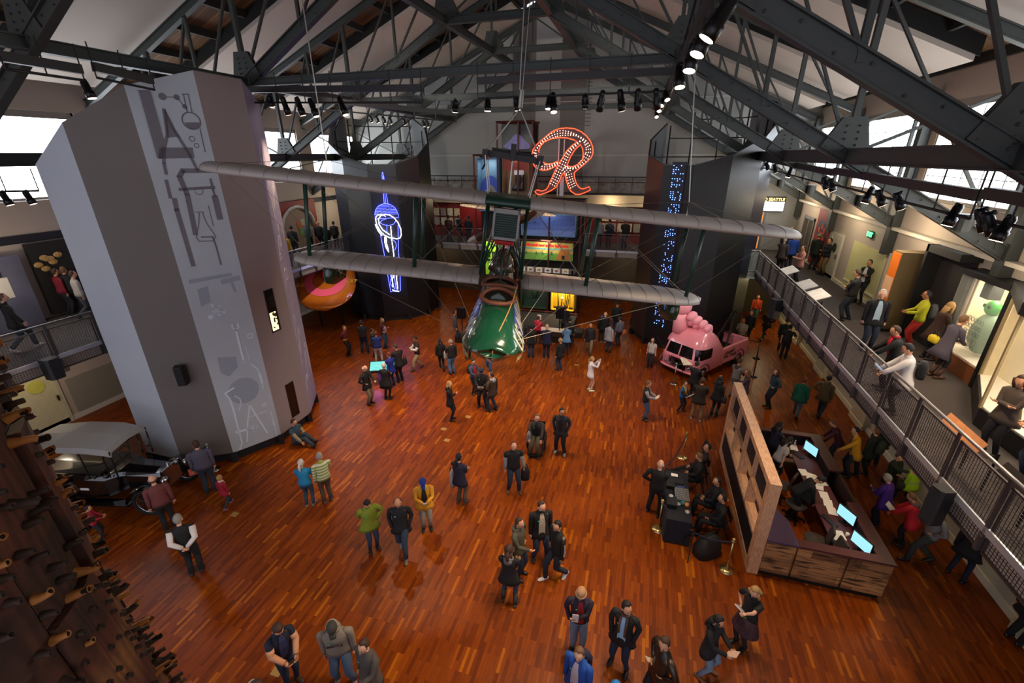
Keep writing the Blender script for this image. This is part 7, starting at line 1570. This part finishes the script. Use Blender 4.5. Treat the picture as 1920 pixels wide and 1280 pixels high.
backpack(m_, 'pale folded coat over the arm of the leather jacket man', 'a8a090', 'folded_coat', 'coat', (-.12, .26, .95), (.14, .08, .2))
P_((855, 640), 95, 1.78, '3c3a40', '1c2c44', 'man in charcoal sweater facing right beside the speaker pole', 'bk', ('down', 'down'), style='open:c8c8cc')
b, m_, w_, h_ = P_((785, 692), -70, 1.7, '2c1a12', '9a8a6c', 'man in brown tee over white sleeves and khaki trousers, walking', 'bk', ('phone', 'phone'), 'walk', style='tee sleeve:d8d4cc', look=(0, 30), sk='m')
held('phone', m_, w_, 'black phone held by the man in brown tee', '0e0e10')
P_((653, 667), 55, 1.62, '5c0f18', '101013', 'woman in dark red cardigan with yellow belt and name badge', 'lb', ('behind', 'behind'), style='f band:b8b020 open:5c0f18', look=(0, 0))
P_((685, 662), 170, 1.78, '101014', '18243c', 'man in black sweater and jeans with folded arms, from behind', 'bk', ('fold', 'fold'), 'wide')
P_((703, 670), 120, 1.55, '1a1714', '2a2620', 'short dark haired woman in black jacket and skirt leggings', 'bk', ('read', 'read'), style='f coat')
b, m_, w_, h_ = P_((722, 652), 60, 1.66, '4c1424', '24405a', 'woman in plum top holding a baby', 'lb', ('fold', 'fold'), 'stand', style='f', longh=True)
P_((w_[0].x, w_[0].y), 0, .7, 'a88a98', 'a88a98', 'small baby held by the woman in plum top', 'br', ('read', 'read'), 'crouch', z=.85, yaw=m_.to_euler().z+pi, style='')
P_((712, 680), 180, 1.66, '15296a', 'a8a098', 'woman in royal blue tee and white trousers, from behind', 'rd', ('read', 'read'), 'wide', style='f tee')
P_((737, 724), -150, 1.62, '142a8a', '131a28', 'red haired woman in bright blue coat at the glowing table', 'rd', ('read', 'read'), style='f coat strap', look=(-20, 25))
b, m_, w_, h_ = P_((752, 715), -150, 1.78, '17110f', '100e0e', 'man in long dark brown coat with shoulder bag, bending to the table', 'br', ('read', 'read'), style='coat', lean=8, look=(-20, 25))
backpack(m_, 'dark shoulder bag of the man in dark brown coat', '120f10', 'shoulder_bag', 'bag', (.24, -.1, .95), (.1, .07, .15))
P_((693, 757), 50, 1.74, '0d0e11', '7a6a52', 'bald white haired man in black jacket and khaki trousers at the table', 'wh', ('read', 'hip'), style='bald coat strap', look=(10, 25), sk='p')
P_((727, 748), 150, 1.64, '14100f', '0e0c0c', 'white haired woman in long black coat beside the glowing table', 'wh', ('read', 'read'), style='f coat long', look=(20, 15))
# right centre
P_((1218, 688), -20, 1.5, 'b8b0ac', '161e30', 'long haired girl in white tee in front of the pink truck', 'br', ('down', 'down'), 'stand', style='f tee', longh=True, sk='p')
b, m_, w_, h_ = P_((1105, 732), 110, 1.6, 'd0ccd4', '2a4a8a', 'girl in white sweatshirt and shorts photographing with her phone', 'bl', ('photo', 'photo'), 'stand', style='f shorts coat pony', shoe='c8d8b0', sk='p')
held('phone', m_, w_, 'phone held up by the girl in white sweatshirt', 'c0c8d8', off=(0, .06, .05), tilt=0)
P_((1104, 663), 0, 1.7, '17161c', '7a6a50', 'black haired man in dark jacket and khaki trousers walking to camera', 'bk', ('down', 'down'), 'walk', style='coat open:1c1a1c', sk='l')
P_((1126, 640), 180, 1.45, '101114', '14161c', 'child in bright blue knit hat, standing by the bald man', 'br', ('down', 'down'), hat=('beanie', '1668c0'))
P_((1131, 642), 170, 1.72, '101012', '131318', 'bald man in black coat beside the blue knit hat', 'none', ('down', 'down'), style='coat', shoe='8a8a8c', sk='p')
P_((1139, 661), 150, 1.62, '9c9ca4', '1c2c44', 'dark haired woman in pale grey hooded jacket and boots', 'bk', ('down', 'down'), style='f coat boot hood', shoe='101012')
b, m_, w_, h_ = P_((1159, 648), -140, 1.62, '5c5c68', '14161f', 'dark haired woman in grey top with an orange handbag', 'bk', ('down', 'down'), style='f', longh=False)
backpack(m_, 'orange handbag of the dark haired woman in grey top', 'c0622c', 'handbag', 'bag', (.28, -.05, .82), (.12, .06, .14))
P_((1153, 625), 175, 1.84, '0f1013', '1e3048', 'tall man in black with a dark brimmed hat near the black tower', 'bk', ('down', 'down'), hat=('brim', '0e0e10'))
P_((1049, 694), -140, 1.62, '100f10', '1e3454', 'woman with short blonde hair in black coat, back turned', 'bl', ('down', 'down'), style='f coat', look=(-15, 0))
P_((1061, 664), -170, 1.6, '5f8cb4', '1c2436', 'person in pale blue hooded jacket reading papers', 'bk', ('read', 'read'), style='f hood coat')
b, m_, w_, h_ = P_((1066, 652), 170, 1.68, '15161a', '14181f', 'person in dark jacket behind the pale blue hood', 'bk', ('down', 'down'), style='coat')
P_((1058, 630), -160, 1.76, '131216', '16161c', 'man in black carrying a toddler at the stage corner', 'br', ('fold', 'down'), style='coat hood')
P_((1024, 671), 178, 1.78, '15183a', '15182c', 'bald man in navy jacket and trousers facing the stage', 'none', ('read', 'read'), style='coat', sk='p')
b, m_, w_, h_ = P_((1008, 644), 160, 1.55, 'b8143c', '1a1a1e', 'person in raspberry jacket reading white sheets by the stage', 'br', ('photo', 'read'), style='puff')
held('paper', m_, [w_[0]], 'white sheet held by the person in raspberry jacket', off=(0, .05, .06), tilt=0)
P_((995, 670), 175, 1.74, '0f0f11', '1e344e', 'person in black jacket and jeans, back turned, left of the navy jacket man', 'bk', ('read', 'read'), style='coat')
b, m_, w_, h_ = P_((979, 659), 170, 1.74, '22222c', '4a4e58', 'man in dark grey jacket leaning on a cane at the stage', 'br', ('hip', 'hip'), style='coat', shoe='c8c4c0')
tag(B().tube([w_[0], (w_[0].x-.05, w_[0].y-.1, 0)], .012, 6).build('cane', black, None), 'black cane of the man in dark grey jacket', 'cane')
tb = at(1040, 640, z=.0); e = empty('low_table', (tb.x+.1, tb.y+.1, 0), 0, 'low table with white paper sheets and a straw hat, before the stage', 'table'); B().box(-.9, .9, -.25, .25, .0, .62).build('table_body', M('3a2018', .6), e); B().box(-.92, .92, -.27, .27, .62, .64).build('table_top', M('d8d0c4', .6), e)
b, m_, w_, h_ = P_((1206, 786), 85, 1.66, '121014', '3a5068', 'woman in black vest over grey sleeves reading white papers', 'lb', ('read', 'read'), style='f vest sleeve:8a8a8c badge', look=(0, 20))
held('paper', m_, w_, 'white papers held by the woman in black vest', size=(.25, .2))
b, m_, w_, h_ = P_((1275, 770), 60, 1.32, '1a5c9c', '12141a', 'boy in blue and black top with a yellow collar, holding paper', 'br', ('read', 'read'), 'wide', style='sleeve:111216 scarf:c89a20')
held('paper', m_, w_, 'white paper map held by the boy in blue top', size=(.35, .25))
P_((1304, 787), 180, 1.8, '231c12', '8a6c46', 'man in dark olive jacket and khaki trousers, back turned by the boy', 'br', ('read', 'read'), 'wide', style='coat', shoe='8a847c')
P_((1295, 748), 150, 1.7, '0f1014', '101218', 'person in black reading the sign by the truck', 'bk', ('read', 'read'), style='coat', look=(0, 30))
b, m_, w_, h_ = P_((1337, 779), 160, 1.66, '0d0d0f', '0c0c0e', 'woman in black dress coat pointing at the pink truck', 'bk', ('point', 'down'), style='f coat boot', longh=True)
backpack(m_, 'dark handbag of the woman pointing at the pink truck', '1c1c1e', 'handbag', 'bag', (.28, .0, .85), (.12, .06, .13))
P_((1372, 745), 140, 1.75, '6c6a6c', '4a5c70', 'man in grey hooded top leaning near the barrier', 'br', ('read', 'read'), style='hood:3a3432 sleeve:6a1418', look=(20, 20))
P_((1389, 765), -100, 1.66, '4a3a48', '3a4454', 'woman in mauve jacket holding a child, behind the timber screen', 'lb', ('fold', 'fold'), style='f coat', longh=True)
P_((1441, 764), -60, 1.68, '16323f', '12141f', 'woman in teal cardigan with lanyard, leaning, right of the timber screen', 'br', ('hip', 'hip'), style='f band:b8b8c0 open:2a4454', longh=True)
P_((1490, 780), 175, 1.68, '0c5a42', '4a5e70', 'person in emerald green hooded coat walking away', 'rd', ('down', 'down'), 'walk', style='coat hood puff')
P_((1533, 780), 165, 1.78, '5a4c30', '23303c', 'person in khaki hooded jacket walking away', 'bk', ('hip', 'down'), 'walk', style='coat hood')
P_((1462, 658), 170, 1.74, '16231a', '171c2a', 'man in dark green jacket and cap under the gallery', 'gy', ('down', 'down'), style='coat', hat=('cap', '17181a'))
P_((1467, 672), 175, 1.78, '0c0d10', '0b0c0f', 'man in black polo seen from behind under the gallery', 'bk', ('down', 'hip'), style='tee')
P_((1432, 634), -30, 1.68, '0f0d0e', '0f0e12', 'person in bulky black clothes with pale shoes near the black barrier post', 'bk', ('hip', 'hip'), 'walk', style='coat puff', shoe='a8a8a8')
P_((1412, 603), 0, 1.7, 'b83a10', '24424a', 'person in orange jacket and jeans walking to camera', 'br', ('down', 'down'), 'walk', style='strap')
b, m_, w_, h_ = P_((1384, 655), -20, 1.72, '8a8070', '101014', 'photographer in cream top behind the truck bed', 'bk', ('phone', 'phone'), 'wide', sk='m')
P_((1398, 640), -10, 1.76, '0e0f13', '1a242c', 'man in dark coat behind the photographer', 'bk', ('down', 'down'), style='coat')
P_((1392, 572), 150, 1.3, '2c2430', '16161c', 'child silhouetted in the bright far doorway under the gallery', 'br'); P_((1402, 561), 180, 1.75, '0c0c0f', '0c0c10', 'adult silhouetted in the bright far doorway under the gallery', 'bk', legs='walk')
# desk visitors
P_((1560, 868), -80, 1.6, '431420', '1c1a22', 'person in maroon coat leaning over the far desk corner', 'lb', ('counter', 'counter'), lean=25, style='f coat', look=(-10, 10))
P_((1588, 892), -70, 1.76, 'd09414', '2c2c34', 'man in yellow and black jacket leaning on the reception counter', 'bk', ('counter', 'down'), lean=12, style='coat open:4a4c50', look=(-10, 0))
b, m_, w_, h_ = P_((1614, 892), -115, 1.78, '1c2018', '15171a', 'man with a pale topped backpack beside the yellow jacket', 'lb', ('down', 'down'), 'wide', style='coat')
backpack(m_, 'dark green backpack with a pale top pocket', '2a3426')
P_((1634, 872), -160, 1.74, '1c3018', '15161a', 'person in dark green hooded coat and black knit hat', 'bk', ('down', 'down'), style='coat hood', hat=('beanie', '0e0e10'))
P_((1652, 938), 60, 1.68, '22281a', '1c1c20', 'woman in olive sweater reaching towards the bright vest', 'br', ('fold', 'point'), style='f coat')
b, m_, w_, h_ = P_((1690, 952), -120, 1.72, 'a8d41c', '1a2836', 'person in fluorescent yellow green jacket, back turned', 'bk', ('down', 'down'), 'walk', style='coat band:9aa4a8')
backpack(m_, 'small dark bag beside the fluorescent jacket', '2a2420', 'shoulder_bag', 'bag', (-.3, .05, .85), (.14, .08, .12))
P_((1642, 985), -110, 1.62, '3c1470', '14141c', 'grey haired woman in purple jacket at the counter', 'gy', ('phone', 'fold'), style='f coat puff', lean=10, look=(0, 20))
b, m_, w_, h_ = P_((1690, 1022), -95, 1.58, 'b81420', '17171c', 'person in bright red jacket at the counter', 'lb', ('counter', 'counter'), style='coat puff hood:5a4a44', lean=14, look=(0, 15))
held('book', m_, w_, 'white leaflet in the hands of the red jacket person', 'd8d4cc')
P_((1722, 1052), -60, 1.8, '7a7470', '32362f', 'bald man in grey shirt walking below the hanging speaker', 'none', ('hip', 'behind'), 'walk', style='', look=(10, -5), sk='p')
P_((1790, 1082), 170, 1.72, '0e0d0f', '14172a', 'person in black coat with white collar below the railing', 'wh', ('down', 'hip'), 'wide', style='coat scarf:d8d0c8', wide=1.1)
P_((1898, 1200), 150, 1.74, '0c0c10', '0d0d11', 'person in black with white head covering, right edge', 'none', ('down', 'down'), hat=('beanie', 'b8b0c0'), style='coat')
# desk staff
dd = on(1.15, 4.5, 0); P_((dd[0], dd[1]), 0, 1.66, '1a1c30', '101014', 'long haired staff woman in navy top at the far end of the desk', 'bk', ('counter', 'fold'), yaw=radians(-60), style='f', longh=True, look=(10, 15))
dd = on(1.1, 3.75, 0); P_((dd[0], dd[1]), 0, 1.64, 'a8a098', '14120f', 'staff woman in white sleeveless top leaning on the worktop', 'bk', ('counter', 'down'), yaw=radians(-75), style='f tee', longh=True, lean=14, look=(0, 20), sk='p')
dd = on(1.2, 2.25, 0); P_((dd[0], dd[1]), 0, 1.7, '0c0b0c', '0b0b0d', 'staff member in black bending low over the papers on the worktop', 'bk', ('counter', 'counter'), yaw=radians(-95), lean=38, style='f', look=(0, 30))
# sound crew
P_((1224, 963), 170, 1.82, '0e0e11', '0e0e11', 'bald man in black standing with his back turned at the sound desk', 'none', ('hip', 'fold'), 'wide', sk='p')
def fold_chair(x, y, rz, label):
    e = empty('folding_chair', (x, y, 0), rz, label, 'chair'); B().box(-.21, .21, -.2, .2, .43, .46).build('seat', black, e); B().box(-.2, .2, -.24, -.22, .62, .85).build('backrest', black, e)
    for s in (-1, 1): B().tube([(s*.2, -.25, .85), (s*.2, .22, 0)], .012, 5).build('leg', blk, e); B().tube([(s*.19, -.1, .45), (s*.19, -.28, 0)], .012, 5).build('leg', blk, e)
for i, (x, y, rz, lb, kw) in enumerate(((2.35, 12.25, 1.75, 'crew member in black reclining in a chair with legs stretched, farthest', dict(legs='recline', arms=('rest', 'head'), hair='bk')), (2.25, 11.7, 1.6, 'curly haired crew member in black reading on a seat by the sound desk', dict(legs='sit', arms=('lap', 'lap'), hair='lb', look=(0, 30))), (2.6, 10.7, 1.5, 'crew man in black with clasped hands sitting behind the mixing console', dict(legs='sit', arms=('lap', 'lap'), hair='bk', look=(-25, 0))), (2.65, 10.05, 1.65, 'crew member in black with one hand raised to head, near end', dict(legs='sit', arms=('lap', 'head'), hair='bk', look=(0, 0))))):
    fold_chair(x, y, rz, ['folding chair under the reclining crew member', 'folding chair of the curly haired crew member', 'folding chair behind the mixing console', 'folding chair at the near end of the sound desk'][i]); P_((x, y), 0, 1.76, '0d0d10', '141214', lb, yaw=rz, **kw)
# ---- right gallery (upper floor)
Z = G
def PG(f, face, H, *a, **k): return P_(f, face, H, *a, z=Z, **k)
PG((1457, 512), 160, 1.7, '332a26', '1c1a1e', 'grey haired man in brown jacket at the far end of the right railing', 'gy', ('counter', 'down'), style='coat')
PG((1476, 505), -160, 1.76, '163a8a', '141622', 'person in blue jacket at the far gallery end', 'br', style='coat')
PG((1492, 528), -60, 1.62, 'b0766a', '34363e', 'person in patterned pink jacket by the railing', 'bk', ('phone', 'phone'), style='f coat')
PG((1520, 505), 150, 1.76, '1c2018', '1f2630', 'person in dark jacket and pale cap beside the red banner', 'bk', hat=('cap', 'a89a70'), style='coat')
PG((1540, 515), -50, 1.72, '0f1014', '6e5630', 'person in black top and tan trousers leaning at the wall', 'bk', ('fold', 'pocket'), 'stand')
PG((1464, 490), 30, 1.7, '2a2c20', '1c1c20', 'person in dark olive coat near the far glass doors', 'bk', style='coat'); PG((1472, 485), 0, 1.72, '3a2a26', '1c1c20', 'person in dark brown near the far glass doors', 'br')
PG((1608, 568), -30, 1.68, '121316', '14151a', 'woman in black over white by the pale passage', 'bk', ('fold', 'fold'), style='f open:d8d4cc')
b, m_, w_, h_ = PG((1584, 600), -110, 1.78, '0f1013', '222a34', 'man in black holding a baby by the right railing', 'br', ('fold', 'fold'), 'wide', look=(-10, 20))
b2 = P_((w_[0].x-.05, w_[0].y-.1), 0, .75, '2a2024', '1c1c22', 'baby held by the man in black at the right railing', 'br', ('read', 'read'), 'crouch', z=Z+.85, yaw=m_.to_euler().z+pi)
PG((1620, 655), 20, 1.82, '0d0e12', '1c2636', 'white haired man in black jacket and pale blue shirt on the gallery', 'wh', ('down', 'down'), style='coat open:a8bcc8', look=(20, 0), sk='p', wide=1.08)
b, m_, w_, h_ = PG((1704, 652), -80, 1.74, 'a8a814', '9a1c12', 'man in yellow top and red trousers with a backpack', 'bk', ('read', 'read'), style='glasses', sk='m'); backpack(m_, 'grey backpack of the man in yellow top', '3a3a40')
PG((1732, 672), 120, 1.68, '2e1710', '1a100c', 'woman with curly blonde hair in long brown coat at the turtle case', 'bl', ('read', 'read'), style='f coat long', longh=True, lean=10)
b, m_, w_, h_ = PG((1748, 706), 130, 1.7, '443e4c', '141216', 'woman in grey purple coat with yellow bag, bending to the case', 'lb', ('read', 'read'), style='f coat long boot', lean=14, shoe='4a2c1c')
backpack(m_, 'bright yellow handbag of the woman in grey purple coat', 'c8b020', 'handbag', 'bag', (-.26, -.1, .98), (.16, .07, .1))
PG((1655, 730), -75, 1.64, '100f12', '0f0e12', 'woman in black puffer with red scarf leaning on the railing', 'br', ('counter', 'counter'), style='f puff coat scarf:b01420', lean=10, look=(0, 10))
b, m_, w_, h_ = PG((1672, 775), -80, 1.66, 'c8c4c4', '17161a', 'woman in white puffer jacket reading at the railing', 'bk', ('counter', 'counter'), style='f puff coat', lean=8, look=(0, 20)); backpack(m_, 'black bag behind the woman in white puffer', '0e0e12'); held('book', m_, w_, 'blue grey booklet held over the railing by the white puffer woman', '7a8aa4', off=(0, .05, .03))
PG((1852, 850), -30, 1.68, '4a4038', '14141a', 'brown haired woman in grey brown coat with folded arms, right edge', 'br', ('fold', 'fold'), style='f coat', longh=True, look=(0, 25))
PG((1925, 905), -60, 1.76, '15151a', '26344c', 'person in black and jeans with open hands cut by the right edge', 'bk', ('read', 'read'))
# ---- left gallery
PG((48, 655), 90, 1.76, '1f1a16', '20303e', 'man in dark hooded jacket and jeans walking right, left gallery', 'lb', ('down', 'swing'), 'walk', style='coat hood', shoe='b8a8a0', sk='p')
PG((134, 590), 110, 1.7, '7a1024', '1a1a20', 'person in crimson top in the dim left gallery', 'br'); PG((150, 588), 150, 1.74, '101014', '101014', 'person in black before the brown objects, left gallery', 'lb'); PG((166, 595), 100, 1.72, 'a8a098', '3c3c44', 'person in pale top beside the grey tower, left gallery', 'br', ('down', 'down'), 'walk')
for f, H, c, l in (((556, 482), 1.75, '0f0f12', 'person in black before the red arch display'), ((584, 470), 1.72, '7a8084', 'person in grey shirt before the red arch display'), ((604, 468), 1.7, '18181c', 'bald person in black right of the red arch'), ((632, 466), 1.66, '1c1210', 'dark haired person by the pale doorway of the left gallery'), ((618, 466), 1.4, '20141a', 'child by the pale doorway of the left gallery'), ((543, 500), 1.76, 'b08a1c', 'person in yellow and black jacket behind the grey tower')): PG(f, 160, H, c, '15161c', l, 'bk' if 'bald' not in l else 'none')
# ---- rear gallery
for f, face, H, c, bt, l in (((843, 455), 170, 1.76, '3a1416', '1c2a3a', 'person in maroon top before the red double door'), ((862, 452), 140, 1.7, '101012', '131318', 'person in black near the red double door'), ((812, 452), 120, 1.7, '4a1418', '15151a', 'person in dark red at the left end of the rear gallery'), ((880, 455), -160, 1.72, '131c2c', '131318', 'person in navy by the small orange lamp, rear gallery'), ((1122, 463), 170, 1.72, '8a8a90', '1c2434', 'person with white and grey backpack on the rear gallery'), ((1140, 464), 190, 1.72, '1c2838', '121218', 'person in dark blue stripes on the rear gallery'), ((1169, 466), 175, 1.78, '1f1a17', '1c2a42', 'man in dark brown jacket and jeans on the rear gallery')): PG(f, face, H, c, bt, l, 'bk', ('read', 'down'))
